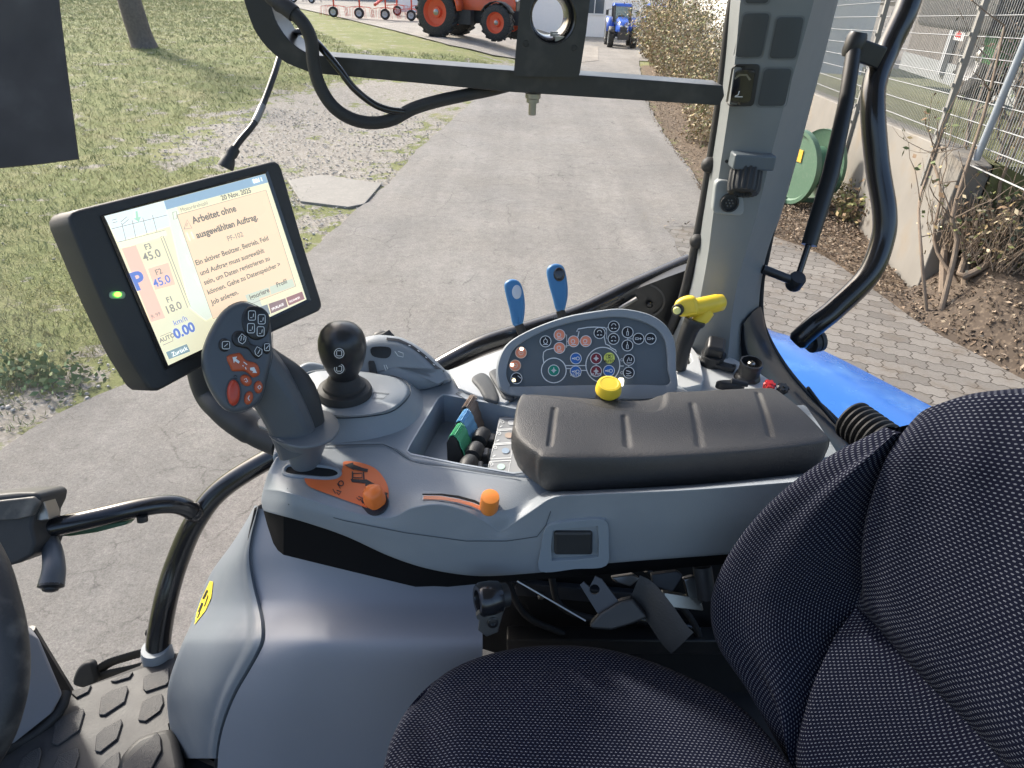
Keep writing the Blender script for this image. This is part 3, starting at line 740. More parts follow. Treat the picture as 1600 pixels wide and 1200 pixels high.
def bankp(t_, o_):
    p = wallp(t_, bankz(t_, o_), o_); d = p.y - crx([(q.x, q.y) for q in pe], [p.x])[0] + .1 * noise.noise(V((p.x * 3, p.y * 3, 0))); p.z = min(p.z, max(-.1, d * .35 + .02)); return p
rows = [[bankp(t_, o_) for o_ in [-1.2 + .2 * i for i in range(40)]] for t_ in [-.02 - .2 * j for j in range(45)]]
bk_m = mat('leafy_bank_soil', (.065, .048, .034), .95, bump=1, bscale=25, var=.5, vscale=6, dirt=.6, dirtc=(.22, .17, .12))
bo_ = mk('terrain', *grid(rows), bk_m, ang=180); tag(bo_, 'brown leafy earth bank rising beside the end of the concrete wall', kind='structure')
def onbank(p):
    d = p - nearp; t_ = d.dot(wd); o_ = -d.dot(wn); return bankp(t_, o_)
# ---------- dry hedge
def shrub(name, label, cat, base, rad, h, nst, cols, leafn, leafs=.03, seed=1, spread=.6, sr=.006, crown_mat=None):
    rn = random.Random(seed); t = empty(name, base, label, cat); st = MB(); lf = MB()
    tips = []
    for i in range(nst):
        q = rn.uniform(0, 6.28); rr_ = math.sqrt(rn.random()); p = base + V((math.cos(q) * rad[0] * rr_, math.sin(q) * rad[1] * rr_, 0)); p.z = hgt(p.x, p.y) if name != 'bank_shrub' else base.z
        d = V((rn.uniform(-spread, spread), rn.uniform(-spread, spread), 1)).normalized(); hh = h * rn.uniform(.5, 1.0); pp = [p]
        for k in range(5): d = (d + V((rn.uniform(-.25, .25), rn.uniform(-.25, .25), .05))).normalized(); pp.append(pp[-1] + d * hh / 5)
        st.tube(pp, [sr * (1 - .15 * k) for k in range(6)], 4, cap=False); tips += pp[1:]
    st.k = 0
    cms = cols
    for i in range(leafn):
        c = rn.choice(tips) + V((rn.gauss(0, .09), rn.gauss(0, .09), rn.gauss(0, .09))); u = V((rn.gauss(0, 1), rn.gauss(0, 1), rn.gauss(0, 1))).normalized(); v = u.orthogonal().normalized(); s = leafs * rn.uniform(.6, 1.5)
        lf.k = rn.randrange(len(cms)); lf.add([c - u * s, c + v * s * .5, c + u * s, c - v * s * .5], [(0, 1, 2, 3)])
    st.build('stems', BRK if crown_mat is None else crown_mat, t); 
    o = mk('foliage', lf.v, lf.f, cms, t, smooth=False)
    for p, i in zip(o.data.polygons, lf.mi): p.material_index = i
    return t
LY = [mat('leaf_straw', (.36, .27, .13), .8, var=.3), mat('leaf_brown', (.17, .11, .06), .8, var=.3), mat('leaf_olive', (.15, .16, .05), .8, var=.3), mat('leaf_pale', (.42, .36, .24), .8, var=.2)]
STW = mat('straw_stems', (.27, .21, .14), .9, var=.3)
ha = G(1090, 225); hb2 = G(1010, 92); print('hedge', ha, hb2)
for i in range(9):
    t = i / 8; c = ha.lerp(hb2, t ** .9); c.x += .75 + .25 * (i % 2); c.z = hgt(c.x, c.y)
    shrub('dry_hedge_bush', ['brown dried hedge bush nearest the cab pillar', 'straw coloured dry bush second along the road edge', 'tall dry hedge bush with yellowing leaves before the white hall', 'rusty brown dry bush in the middle of the hedge', 'loose straw coloured bush in the hedge by the hall', 'twiggy grey-brown bush towards the far hedge end', 'ochre bush of the hedge near the blue tractors', 'small pale bush near the far end of the hedge', 'last dry bush of the hedge beside the second blue tractor'][i], 'bush', c, (1.0, 1.1), [1.0, 1.3, 1.9, 2.5, 3.0, 3.4, 3.6, 3.3, 2.8][i], 150, LY, 3800, .035 + .004 * i, seed=20 + i, sr=.006 + .0006 * i, crown_mat=STW)['group'] = 'dry hedge bushes along the road'
# shrub with bare stems by the wall end
sb = G(1545, 478); print('shrub', sb)
ss = empty('bare_shrub', sb, 'bare many-stemmed shrub growing at the end of the concrete wall', 'shrub')
SM_ = mat('pale_bark', (.20, .155, .115), .85, var=.3, vscale=20, bump=.6, bscale=80)
dd = (sb - CAM).dot(FW) - .3
stems = [((1470, 470), (1478, 380), (1500, 300), (1515, 200), (1565, 60), 9), ((1500, 470), (1510, 400), (1530, 330), (1560, 250), (1600, 120), 10), ((1530, 480), (1500, 430), (1540, 340), (1575, 230), (1640, 120), 8), ((1480, 465), (1495, 380), (1490, 330), (1540, 170), (1570, 40), 6),
         ((1550, 470), (1560, 380), (1590, 300), (1640, 240), (1700, 200), 7), ((1462, 460), (1440, 400), (1436, 320), (1450, 270), (1475, 200), 4), ((1510, 470), (1545, 420), (1570, 330), (1600, 310), (1660, 300), 5), ((1560, 500), (1590, 440), (1610, 400), (1650, 330), (1700, 300), 6), ((1492, 460), (1460, 380), (1470, 300), (1455, 240), (1480, 230), 4), ((1525, 480), (1580, 400), (1560, 300), (1600, 200), (1600, 100), 5)]
mbt = MB(); tips = []; rn = random.Random(5)
for k, s in enumerate(stems):
    d0 = dd + rn.uniform(-.35, .3); pp = [D(x, y, d0 + .12 * i * rn.uniform(-1, 1)) for i, (x, y) in enumerate(s[:5])]; g0 = onbank(pp[0]) - V((0, 0, .05)); pp[0] = g0
    c = cr(pp, 16); r0 = s[5] / 1050 * dd * .75
    mbt.tube(c, [r0 * (1 - .045 * i) for i in range(16)], 8); tips += c[4:]
    for _ in range(7):
        i = rn.randint(4, 15); p = c[i]; d = V((rn.uniform(-1, 1), rn.uniform(-.6, .6), rn.uniform(.1, 1))).normalized(); q = [p]
        for __ in range(5): d = (d + V((rn.uniform(-.4, .4), rn.uniform(-.4, .4), rn.uniform(-.2, .3)))).normalized(); q.append(q[-1] + d * rn.uniform(.08, .2))
        mbt.tube(q, [r0 * .3 * (1 - .15 * j) for j in range(6)], 4); tips += q[2:]
mbt.build('stems', SM_, ss)
lf = MB(); LV = [mat('leaf_green_old', (.10, .13, .04), .7, var=.3), LY[0], LY[1]]
for i in range(260):
    c = rn.choice(tips) + V((rn.gauss(0, .04), rn.gauss(0, .04), rn.gauss(0, .04))); u = V((rn.gauss(0, 1), rn.gauss(0, 1), rn.gauss(0, 1))).normalized(); v = u.orthogonal().normalized(); s = .03 * rn.uniform(.6, 1.4); lf.k = rn.choice((0, 0, 1, 2)); lf.add([c - u * s, c + v * s * .6, c + u * s, c - v * s * .6], [(0, 1, 2, 3)])
o = mk('foliage', lf.v, lf.f, LV, ss, smooth=False)
for p, i in zip(o.data.polygons, lf.mi): p.material_index = i
# thicket of thin twigs and ivy on the bank behind it
IV = [mat('ivy_leaf', (.035, .055, .03), .6, var=.3), mat('ivy_leaf_light', (.07, .08, .045), .6, var=.3), mat('dead_leaf_dark', (.10, .07, .045), .8, var=.3)]
bank = G(1600, 430)
for k, (x, y, rx, h) in enumerate(((1590, 440, .8, 2.3), (1700, 470, .9, 2.4), (1490, 478, .35, .7))):
    bb = G(x, y); bb = onbank(bb + (V((.5, .5, 0)) if k < 2 else V((0, 0, 0))))
    tt = shrub('bank_shrub', ['tangled twigs and ivy behind the bare shrub at the right', 'dense dark ivy thicket at the far right edge', 'low dry weeds at the foot of the concrete wall corner'][k], 'shrub', bb, (rx, .7), h, 420, IV if k < 2 else LY, 4200 if k < 2 else 900, .028, seed=50 + k, sr=.006, crown_mat=SM_)
bb = onbank(G(1580, 505) + V((.3, .2, 0)))
shrub('bank_shrub', 'low dark ivy patch in the fallen leaves beside the paving', 'ivy', bb, (.9, .45), .32, 160, IV, 2600, .03, seed=61, sr=.004, crown_mat=SM_, spread=1.2)
c = G(1325, 345)
shrub('bank_shrub', 'dead weeds against the concrete wall behind the gas strut', 'weeds', V((c.x + .1, c.y, 0)), (.25, .5), .55, 90, [LY[1], LY[0], LY[2]], 1200, .04, seed=77, sr=.005, crown_mat=STW)
# stone
def rock(name, label, c, s, m, seed, cat='stone'):
    bm = bmesh.new(); bmesh.ops.create_icosphere(bm, subdivisions=3, radius=1); rn = random.Random(seed)
    for v in bm.verts:
        n = noise.noise(v.co * 1.3 + V((seed, 0, 0))) * .5 + noise.noise(v.co * 4 + V((seed, 0, 0))) * .15; v.co *= 1 + n
        v.co = V((v.co.x * s[0], v.co.y * s[1], max(v.co.z, -.6) * s[2])) + V(c)
    o = mk(name, [v.co.copy() for v in bm.verts], [tuple(q.index for q in f.verts) for f in bm.faces], m, None, ang=30); bm.free(); tag(o, label, cat); return o
c = G(1562, 440); rock('pale_stone', 'pale angular stone lying in the ivy by the wall end', onbank(c) + V((0, 0, .1)), (.22, .16, .2), mat('pale_rock', (.38, .38, .36), .9, var=.3, bump=.8, bscale=30), 4)
# leaf litter
lm = [mat('litter_a', (.17, .12, .08), .85, var=.3), mat('litter_b', (.09, .065, .045), .85, var=.3), mat('litter_c', (.32, .25, .18), .85, var=.2), mat('litter_d', (.21, .17, .12), .85, var=.2)]
lf = MB(); rn = random.Random(11); cnt = 0
while cnt < 36000:
    Y = (rn.uniform(2, 12) if cnt % 3 else rn.uniform(9, 26)); X = rn.uniform(1.6, 7.5)
    if Y < 30:
        edge = rrx(Y) if Y > rr[0][0] else 2.1; pey = crx([(p.x, p.y) for p in pe], [max(X, 2.1)])[0]
        if X < edge - .1: continue
        d = Y - pey
        if d < -.5 or (d < 0 and rn.random() < .92): 
            if not (rn.random() < .006): continue
    s = .024 * rn.uniform(.5, 1.5); u = V((rn.gauss(0, 1), rn.gauss(0, 1), rn.gauss(0, .35))).normalized(); v = u.cross(V((0, 0, 1))).normalized(); v = (v + V((0, 0, rn.uniform(-.5, .5)))).normalized(); c = V((X, Y, .045 + rn.random() * .03))
    if (c - nearp).dot(wd) < -.02 and -(c - nearp).dot(wn) > -1.2: c.z = onbank(c).z + .02
    if (c - nearp).dot(wn) < .05 and (c - nearp).dot(wd) > 0: cnt += 1; continue
    lf.k = rn.choice((0, 0, 1, 1, 2, 3)); lf.add([c - u * s, c + v * s * .45 + V((0, 0, .01)), c + u * s, c - v * s * .45], [(0, 1, 2, 3)]); cnt += 1
o = mk('leaf_litter', lf.v, lf.f, lm, smooth=False); tag(o, 'dry brown fallen leaves beside the paving and road edge', kind='stuff')
for p, i in zip(o.data.polygons, lf.mi): p.material_index = i
# pebbles on the verge
pb = MB(); cnt = 0
pm = [mat('pebble_a', (.32, .295, .26), .85, var=.2), mat('pebble_b', (.44, .41, .37), .85, var=.2), mat('pebble_c', (.27, .24, .20), .85, var=.2)]
while cnt < 4500:
    X, Y = rn.uniform(-9, .5), rn.uniform(4, 17); d = sdist((X, Y), gpoly)
    if d < -.15 and rn.random() < .97: continue
    s = rn.choice((.008, .011, .015, .022)) * rn.uniform(.7, 1.2); c = V((X, Y, hgt(X, Y) + .012)); q = rn.uniform(0, 6.28); pb.k = rn.randrange(3)
    r_ = [V((math.cos(q + a * 1.05) * s * rn.uniform(.7, 1.2), math.sin(q + a * 1.05) * s * rn.uniform(.6, 1.1), 0)) for a in range(6)]
    pb.add([c + a for a in r_] + [c + a * .6 + V((0, 0, s * .6)) for a in r_], [(i, (i + 1) % 6, 6 + (i + 1) % 6, 6 + i) for i in range(6)] + [(6, 7, 8, 9, 10, 11)]); cnt += 1
o = mk('pebbles', pb.v, pb.f, pm, smooth=False); tag(o, 'loose grey pebbles on the verge between meadow and road', kind='stuff')
for p, i in zip(o.data.polygons, pb.mi): p.material_index = i
# grass
gm = [mat('grass_green', (.125, .16, .05), .7, var=.3), mat('grass_yellow', (.28, .26, .11), .7, var=.3), mat('grass_light', (.205, .225, .09), .7, var=.3), mat('grass_straw', (.34, .30, .17), .7, var=.2)]
gr = MB(); cnt = 0
while cnt < 62000:
    Y = 4 + 56 * rn.random() ** 2.3; X = 2 - rn.random() * (20 + Y * .7)
    if X > rlx(Y) - .1: continue
    d = sdist((X, Y), gpoly)
    if d > -.2 and rn.random() < (.97 if d > .15 else .75): continue
    # stay in the camera's field, with margin
    if X < -(Y * .9 + 2) or (Y > 26 and X > -6 - (Y - 26) * .45): continue
    nn = noise.noise(V((X * .5, Y * .5, 0))) + .4 * noise.noise(V((X * 2.5, Y * 2.5, 3)))
    gr.k = (0 if nn > .12 else 2 if nn > -.08 else 1) if rn.random() < .75 else rn.choice((0, 1, 2, 3)); z = hgt(X, Y) + .005; sc2 = 1 + Y * .035
    for _ in range(3):
        q = rn.uniform(0, 6.28); h_ = rn.uniform(.02, .055) * sc2; w2_ = .0035 * sc2; dx, dy = math.cos(q) * w2_, math.sin(q) * w2_; ox, oy = rn.gauss(0, .04), rn.gauss(0, .04); lx, ly = rn.gauss(0, .03) * sc2, rn.gauss(0, .03) * sc2
        gr.add([(X + ox - dx, Y + oy - dy, z), (X + ox + dx, Y + oy + dy, z), (X + ox + lx, Y + oy + ly, z + h_)], [(0, 1, 2)])
    cnt += 1
o = mk('grass', gr.v, gr.f, gm, smooth=False); tag(o, 'short green and straw coloured grass of the meadow', kind='stuff')
for p, i in zip(o.data.polygons, gr.mi): p.material_index = i
# weeds by the road at left
wb = G(60, 600); t_ = shrub('verge_weed', 'green weed clump in the gravel verge at the left edge', 'weed', V((wb.x, wb.y, 0)), (.4, .2), .12, 60, [mat('weed_leaf', (.07, .14, .04), .6, var=.3), gm[0]], 700, .03, seed=90, sr=.003, spread=1.2)
# ---------- green cable reel by the wall
gb = G(1230, 322); dgr = (gb - CAM).dot(FW); Rr = 54 / 1050 * dgr; print('reel', gb, Rr)
rl_ = empty('green_cable_reel', gb, 'green steel reel with a yellow plate standing by the concrete wall', 'reel')
GP = mat('green_machine_paint', (.09, .17, .11), .45, dirt=.3, dirtc=(.2, .25, .2)); cc = V((gb.x, gb.y, Rr + .05)); ax = V((-.9, -.28, 0)).normalized()
MB().lathe([(Rr * .2, .05), (Rr * .85, .05), (Rr * .9, .09), (Rr, .09), (Rr, .0), (Rr * .86, -.02), (Rr * .2, -.02)], cc, ax, 40).build('front_disc', GP, rl_)
MB().lathe([(Rr * .55, -.02), (Rr * .55, -.4)], cc, ax, 30).build('drum', mat('dark_green_paint', (.05, .13, .08), .5), rl_)
MB().lathe([(Rr * .95, -.42), (Rr, -.40), (Rr, -.46), (Rr * .2, -.46)], cc, ax, 40).build('rear_disc', GP, rl_)
MB().box(cc + V((0, 0, -Rr + .06)), (Rr * 2.3, .08, .07)).box(cc + V((0, .4, -Rr + .06)), (Rr * 2.3, .08, .07)).build('base_rail', GP, rl_)
MB().prism([cc + ax * .055 + V((x, -x * ax.x / ax.y, z)) for x, z in ((-.10, .1), (.04, .1), (.04, .28), (-.10, .28))], ax * .01).build('plate', mat('orange_yellow_plate', (.8, .45, .05), .5), rl_)
# ---------- green machines behind the fence
GM_ = mat('bright_green_paint', (.06, .32, .07), .4)
def fence_machine(x, y, back, label, seed):
    c = bp3(x, y, back); c.z = hz - .1; t = empty('green_farm_machine', c, label, 'farm machine'); rot = Matrix.Rotation(math.atan2(wd.y, wd.x), 3, 'Z')
    MB().box(c + V((0, 0, .85)), (1.8, .7, .35), rot).box(c + V((0, 0, 1.6)), (.25, .5, 1.4), rot).build('body', mat('machine_black', (.03, .032, .03), .5, dirt=.3), t, bev=.04)
    MB().prism([c + rot @ V(p) for p in ((-.1, -.4, .4), (.15, -.4, .4), (.7, -.4, 1.5), (.95, -.4, 2.0), (.6, -.4, 2.0), (.4, -.4, 1.5))], rot @ V((0, .3, 0))).build('arm', GM_, t, bev=.02)
    MB().box(c + rot @ V((-1.0, -.35, 1.15)), (.9, .35, .1), rot).build('cover', GM_, t, bev=.02)
    wheel(t, c + rot @ V((-.6, -.45, .42)), .42, .3, -wn * -1, mat('grey_rim', (.4, .4, .4), .5), 12)
    wheel(t, c + rot @ V((.9, -.45, .42)), .42, .3, -wn * -1, mat('grey_rim', (.4, .4, .4), .5), 12)
    t.scale = (1.6, 1.6, 1.6)
    return t
fence_machine(1500, 170, 1.5, 'black and green farm machine behind the fence with a slanted green arm', 1)
fence_machine(1640, 150, 2.0, 'black and green farm machine at the right edge behind the twigs', 2)
c = bp3(1512, 40, 1.0); sg = MB(); sg.prism([c + V((0, 0, -.2)), c + wd * .35 + V((0, 0, -.2)), c + wd * .35 + V((0, 0, .2)), c + V((0, 0, .2))], -wn * .02)
sgo = sg.build('red_number_sign', mat('sign_white', (.75, .75, .75), .5)); tag(sgo, 'white sign with a red figure behind the mesh fence post', 'sign')
# white red figure on it
text('figure', '2', c + wd * .30 + V((0, 0, -.15)) + wn * .005, -wd, V((0, 0, 1)), .36, RED, sgo, bold=.012)
# =====================================================================  CAB SHELL
FLZ = 1.87
cab = empty('tractor_cab', (0, .6, FLZ), 'grey and black tractor cab shell with side pillar, tube frame, roof and blue fender', 'tractor cab')
# C-pillar: rows over height; columns around the section
prow = [  # y, xL, xLc(left crease), xC(crease), xR
    (-60, 1150, 1166, 1286, 1326), (0, 1141, 1157, 1272, 1308), (80, 1134, 1150, 1250, 1288), (170, 1124, 1139, 1224, 1264), (250, 1112, 1127, 1203, 1243), (330, 1099, 1115, 1184, 1220), (400, 1088, 1106, 1164, 1197),
    (450, 1078, 1097, 1151, 1188), (500, 1062, 1088, 1143, 1184), (550, 1040, 1080, 1138, 1180), (620, 1020, 1075, 1130, 1178)]
ys = [-60 + 680 * i / 60 for i in range(61)]
cols = []
for y in ys:
    xl, x1, x2, x3 = (crx(prow, [y], k)[0] for k in (1, 2, 3, 4))
    c = [Yp(xl + 6, y, 1.25), Yp(xl, y, 1.16)]
    a, b, d_ = Yp(x1, y, 1.07), Yp(x2, y, 1.05), Yp(x3, y, 1.15)
    for t in (0, .5, .85, 1): c.append(c[1].lerp(a, t) if t else Yp(xl + 1, y, 1.15))
    for t in (.03, .1, .3, .5, .7, .9, .97, 1): c.append(a.lerp(b, t) + V((0, -.006 * math.sin(math.pi * t), 0)))
    for t in (.04, .15, .5, .9, 1): c.append(b.lerp(d_, t))
    c.append(Yp(x3 + 2, y, 1.3))
    cols.append(c)
up_ = cols[0]; ext = [[p + (p - q) * (k * 1.0) for p, q in zip(up_, cols[6])] for k in (8, 6, 4, 2, 1)]
for e_ in ext:
    for p in e_: p.z = min(p.z, 3.66)
cols = ext + cols
pil = mk('side_pillar', *grid(cols), PLP, cab, ang=50)
PB = bvh(pil)
pr = lambda x, y: hit(PB, x, y, .0012)
for q in ((1153, 18, 1199, 92), (1205, 24, 1252, 94), (1186, 104, 1234, 168), (1164, -30, 1206, 8)):
    sk = lambda x, y, q=q: (x - (y - (q[1] + q[3]) / 2) * .20, y)
    decal('switch_blank', [sk(*p) for p in rrect(*q, 7)], lambda x, y: hit(PB, x, y, .0008), mat('blank_recess_grey', (.14, .155, .16), .5), pil, cuts=1)
    decal('switch_cover', [sk(*p) for p in rrect(q[0] + 3, q[1] + 3, q[2] - 3, q[3] - 3, 6)], lambda x, y: hit(PB, x, y, .0018), mat('blank_cover_grey', (.045, .052, .056), .5, bump=.2, bscale=800), pil, cuts=1, thick=.001)
q = (1141, 100, 1183, 166); sk = lambda x, y: (x - (y - 133) * .16, y)
decal('rocker_switch', [sk(*p) for p in rrect(*q, 7)], lambda x, y: hit(PB, x, y, .001), BLK, pil, cuts=1, thick=.002)
rk = decal('rocker', [sk(*p) for p in rrect(1147, 108, 1177, 160, 6)], lambda x, y: hit(PB, x, y, .004), BLG, pil, cuts=1, thick=.004)
strokes('symbol', [[(1157, 141), (1155, 147), (1151, 149)], [(1150, 150), (1162, 150)]], lambda x, y: hit(PB, x, y, .0086), WHT, rk, w=1.4)
strokes('symbol', [[(1150, 122), (1157, 116), (1168, 116), (1173, 124)]], lambda x, y: hit(PB, x, y, .0086), SCR, rk, w=3)
# vent / fluted outlet
vb = hit(PB, 1170, 262, 0); vn = V((-.12, -.52, -.84)).normalized()
vo = MB().box(vb + V((0, -.008, .012)), (.062, .03, .022)).build('outlet_bracket', DGP, pil, bev=.003)
vv = MB().lathe([(.024, 0), (.0245, .012), (.0245, .028), (.0225, .034), (.014, .035), (.013, .030), (.001, .030)], vb + V((-.004, -.004, -.004)), vn, 72, flute=.09, nfl=18).build('fluted_outlet', BLM, pil, ang=25)
for x, y in ((1135, 252), (1199, 262)):
    MB().lathe([(.0025, -.001), (.0025, .0015), (.001, .002)], hit(PB, x, y, 0), (0, -1, .2), 12).build('screw', BLK, pil)
# socket plate and 7 pin socket
spp = (hit(PB, 1146, 310, .004), V((-.05, -1, .06)).normalized())
sp = pillow('socket_plate', roundpoly([PL(x, y, spp) for x, y in ((1119, 281), (1168, 284), (1163, 338), (1113, 334))], .009, 6, 40), spp, .02, .003, mat('socket_plate_grey', (.27, .29, .295), .5, bump=.2, bscale=900), pil)
sb_ = PL(1139, 316, spp, .0005)
so_ = MB().lathe([(.014, 0), (.0145, .006), (.0135, .010), (.011, .010), (.0105, .004), (.001, .004)], sb_, (-.1, -1, .05), 32).build('round_socket', BLK, pil)
for k in range(7):
    q = 2 * math.pi * k / 6; r_ = .0052 if k < 6 else 0
    MB().lathe([(.0011, .003), (.0011, .0075), (.0004, .008)], sb_ + V((math.cos(q) * r_, 0, math.sin(q) * r_)), (-.1, -1, .05), 8).build('pin', SCR, so_)
# window seal left of the pillar with bumpers
sl_ = [Yp(x, y, 1.16) for x, y in ((1160, -60), (1143, 20), (1133, 100), (1127, 150), (1118, 210), (1110, 260), (1098, 330), (1086, 390), (1079, 420), (1066, 470), (1046, 520))]
MB().tube(cr(sl_, 40), .009, 10).build('window_seal', RUB, cab)
for x, y in ((1103, 258), (1084, 377)):
    b_ = Yp(x + 8, y, 1.15); MB().lathe([(.013, -.014), (.013, .0), (.0125, .008), (.009, .0135), (.003, .016), (.001, .0162)], b_, (-.9, -.35, .1), 20).build('rubber_bumper', RUB, cab)
# lower side window frame tube (runs from the floor, behind the console, to the pillar)
f0 = Z(246, 1022, FLZ); fd = (f0 - CAM).dot(FW)
fr = [f0, D(250, 985, fd - .005), D(261, 930, fd - .015), D(278, 875, (fd + 1.25) / 2), D(305, 815, 1.25), D(345, 765, 1.25), D(420, 717, 1.25), D(520, 668, 1.26), D(640, 602, 1.27), D(700, 566, 1.27), D(750, 541, 1.27), D(800, 524, 1.28), D(900, 492, 1.29), D(985, 452, 1.3), D(1078, 411, 1.3)]
rad = [.021] * 6 + [.0185] + [.019] * 8
c_ = cr(fr, 90); MB().tube(c_, [.0225 - .004 * min(1, i / 40) for i in range(90)], 16).build('frame_tube', BLG, cab)
# small eyelet on the tube and base clamp
MB().lathe([(.012, -.004), (.014, 0), (.012, .004), (.007, .004), (.007, -.004), (.012, -.004)], D(238, 990, 1.30), (0, 1, 0), 18, cap=False).build('eyelet', BLK, cab)
MB().lathe([(.028, -.02), (.028, .004), (.025, .02), (.022, .02)], f0, (.05, 0, 1), 20).build('tube_base', PLG, cab)
# grab rail joining it from the left
gr_ = [D(48, 829, 1.12), D(90, 822, 1.13), D(150, 809, 1.15), D(210, 795, 1.17), D(255, 788, 1.19), D(285, 791, 1.21), D(312, 806, 1.245)]
MB().tube(cr(gr_, 40), .0165, 16).build('grab_rail', BLG, cab)
# the weld collar
MB().lathe([(.0175, -.006), (.019, 0), (.0175, .006)], D(303, 800, 1.232), (D(312, 806, 1.245) - D(285, 791, 1.21)), 18).build('weld_collar', BLG, cab)
MB().prism([D(x, y, 1.16) for x, y in ((88, 838), (110, 838), (150, 832), (196, 820), (203, 813), (150, 822), (92, 832))], FW * .02).build('green_guard', mat('dark_green_plastic', (.045, .11, .055), .5), cab, bev=.002)
MB().lathe([(.009, 0), (.009, .01), (.004, .012)], D(222, 806, 1.165), (0, -.3, -1), 14).build('rail_plug', BLK, cab)
# dark quarter panel beneath the window
qp = [Yp(x, y, 1.19) for x, y in ((1079, 420), (1066, 470), (1046, 515), (1010, 540), (880, 520), (895, 497), (940, 474), (985, 455), (1040, 434))]
qo = MB().prism(qp, V((0, .03, 0))).build('quarter_panel', mat('quarter_panel_black', (.016, .017, .019), .35, bump=.2, bscale=500), cab, bev=.002)
qpp = (Yp(1000, 450, 1.186), V((0, -1, 0)))
strokes('pressed_ridge', [circ(1005, 470, 33, 26, 20, -70, 60) , [(925, 493), (960, 470), (1000, 446)]], lambda x, y: PL(x, y, qpp), mat('ridge_grey', (.06, .062, .066), .3), qo, w=3)
MB().lathe([(.007, 0), (.006, .004), (.002, .006)], PL(1015, 476, qpp), (0, -1, 0), 14).build('stud', BLG, qo)
MB().tube([PL(968, 482, qpp, .004), PL(995, 466, qpp, .004)], .004, 8).build('bright_clip', MET, qo)
# side window pane
pane = [Yp(x, y, 1.215) for x, y in ((1150, -60), (1118, 250), (1075, 420), (1000, 448), (800, 526), (640, 603), (420, 716), (318, 790), (262, 930), (244, 1010), (60, 1130), (-300, 1200), (-300, -80), (500, -80))]
pane = [V((p.x, 1.215 + (.05 if False else 0), p.z)) for p in pane]
mb = MB(); mb.add(pane, tessellate_polygon([pane])); po = mb.build('side_window_pane', glassmat('hazy_window', (.97, .985, .98), .01, .006), cab, smooth=False)  # thin diffuse veil paints the haze of window reflections into the pane
# rear opening: black curved frame
wf = cr([Yp(x, y, 1.17) for x, y in ((1212, 330), (1198, 400), (1190, 440), (1189, 490), (1200, 528), (1226, 572), (1260, 613), (1300, 650), (1350, 702), (1420, 790))], 60)
MB().tube(wf, .0055, 10).build('rear_window_seal', RUB, cab)
bo = cr([Yp(x, y, 1.16) for x, y in ((1190, 480), (1202, 530), (1228, 577), (1262, 618), (1300, 655), (1350, 708), (1420, 796))], 50)
bi = cr([Yp(x, y, 1.08) for x, y in ((1162, 506), (1166, 545), (1186, 590), (1222, 636), (1262, 682), (1310, 735), (1380, 830))], 50)
rows = [[p + V((0, .04, 0)) for p in bo], bo, [a.lerp(b, .12) + V((-.003, -.006, .008)) for a, b in zip(bo, bi)], [a.lerp(b, .5) + V((-.006, -.01, .010)) for a, b in zip(bo, bi)], [a.lerp(b, .9) + V((-.003, -.006, .004)) for a, b in zip(bo, bi)], bi, [p + V((0, .03, -.03)) for p in bi]]
mk('rear_frame', *grid(rows), mat('rear_frame_black', (.022, .027, .037), .36, coat=.3), cab, ang=50)
MB().tube(cr([Yp(x, y, 1.14) for x, y in ((1262, 606), (1292, 645), (1330, 688), (1345, 705))], 20), .004, 8).build('washer_hose', RUB, cab)
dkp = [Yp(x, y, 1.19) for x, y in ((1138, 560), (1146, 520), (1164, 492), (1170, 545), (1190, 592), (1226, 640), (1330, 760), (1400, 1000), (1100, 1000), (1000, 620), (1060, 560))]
MB().prism(dkp, V((0, .02, 0))).build('rear_shade_infill', mat('shadow_black', (.012, .012, .013), .7), cab)  # black infill sheet standing in for the shaded rear interior
# corrugated boot
b0, b1 = D(1330, 655, .99), D(1392, 700, .93); ax = (b1 - b0).normalized(); L_ = (b1 - b0).length; prof = []
for i in range(8):
    for rr, hh in ((.024, 0), (.0305, .3), (.0305, .55), (.024, .85)): prof.append((rr, L_ * (i + hh) / 8))
MB().lathe([(.001, 0)] + prof, b0, ax, 30, cap=False).build('corrugated_boot', RUB, cab)
# rear window frame tube, gas strut
tb_ = cr([D(1436, -50, 1.17), D(1414, 20, 1.18), D(1386, 80, 1.2), D(1367, 128, 1.2), D(1364, 175, 1.2), D(1371, 260, 1.22), D(1382, 330, 1.23), D(1379, 375, 1.24), D(1357, 430, 1.25), D(1308, 480, 1.27), D(1275, 507, 1.28), D(1243, 536, 1.3)], 70)
rwn = empty('rear_window_handle', tb_[-1], 'black bent tube handle of the opened rear window with its gas strut', 'window handle')
MB().tube(tb_, [.0205] * 69 + [.015], 18).build('bent_tube', BLG, rwn)
MB().lathe([(.010, 0), (.012, .01), (.021, .012), (.022, .022), (.019, .024), (.022, .026), (.022, .034), (.015, .037), (.001, .037)], D(1258, 537, 1.31), (.85, .3, .1), 28).build('rubber_stop', BLM, rwn)
st = MB(); st.tube([D(1334, 78, 1.17), D(1322, 160, 1.17), D(1298, 272, 1.185), D(1264, 383, 1.2)], [.0125, .013, .0145, .0135], 16); sto = st.build('gas_strut', BLK, rwn)
MB().tube([D(1264, 380, 1.2), D(1247, 432, 1.21)], .0055, 10).build('piston_rod', BLG, sto)
MB().lathe([(.013, -.014), (.015, -.01), (.015, .01), (.013, .014)], D(1243, 440, 1.21), (0, -.5, .8), 18).build('ball_joint', BLK, sto)
MB().tube([D(1192, 420, 1.20), D(1222, 432, 1.2), D(1243, 440, 1.21)], .008, 12).build('link_pin', BLK, sto)
MB().lathe([(.014, -.02), (.017, -.012), (.017, .012), (.014, .02)], D(1335, 70, 1.17), (.1, 0, 1), 16).build('strut_end', BLK, sto)
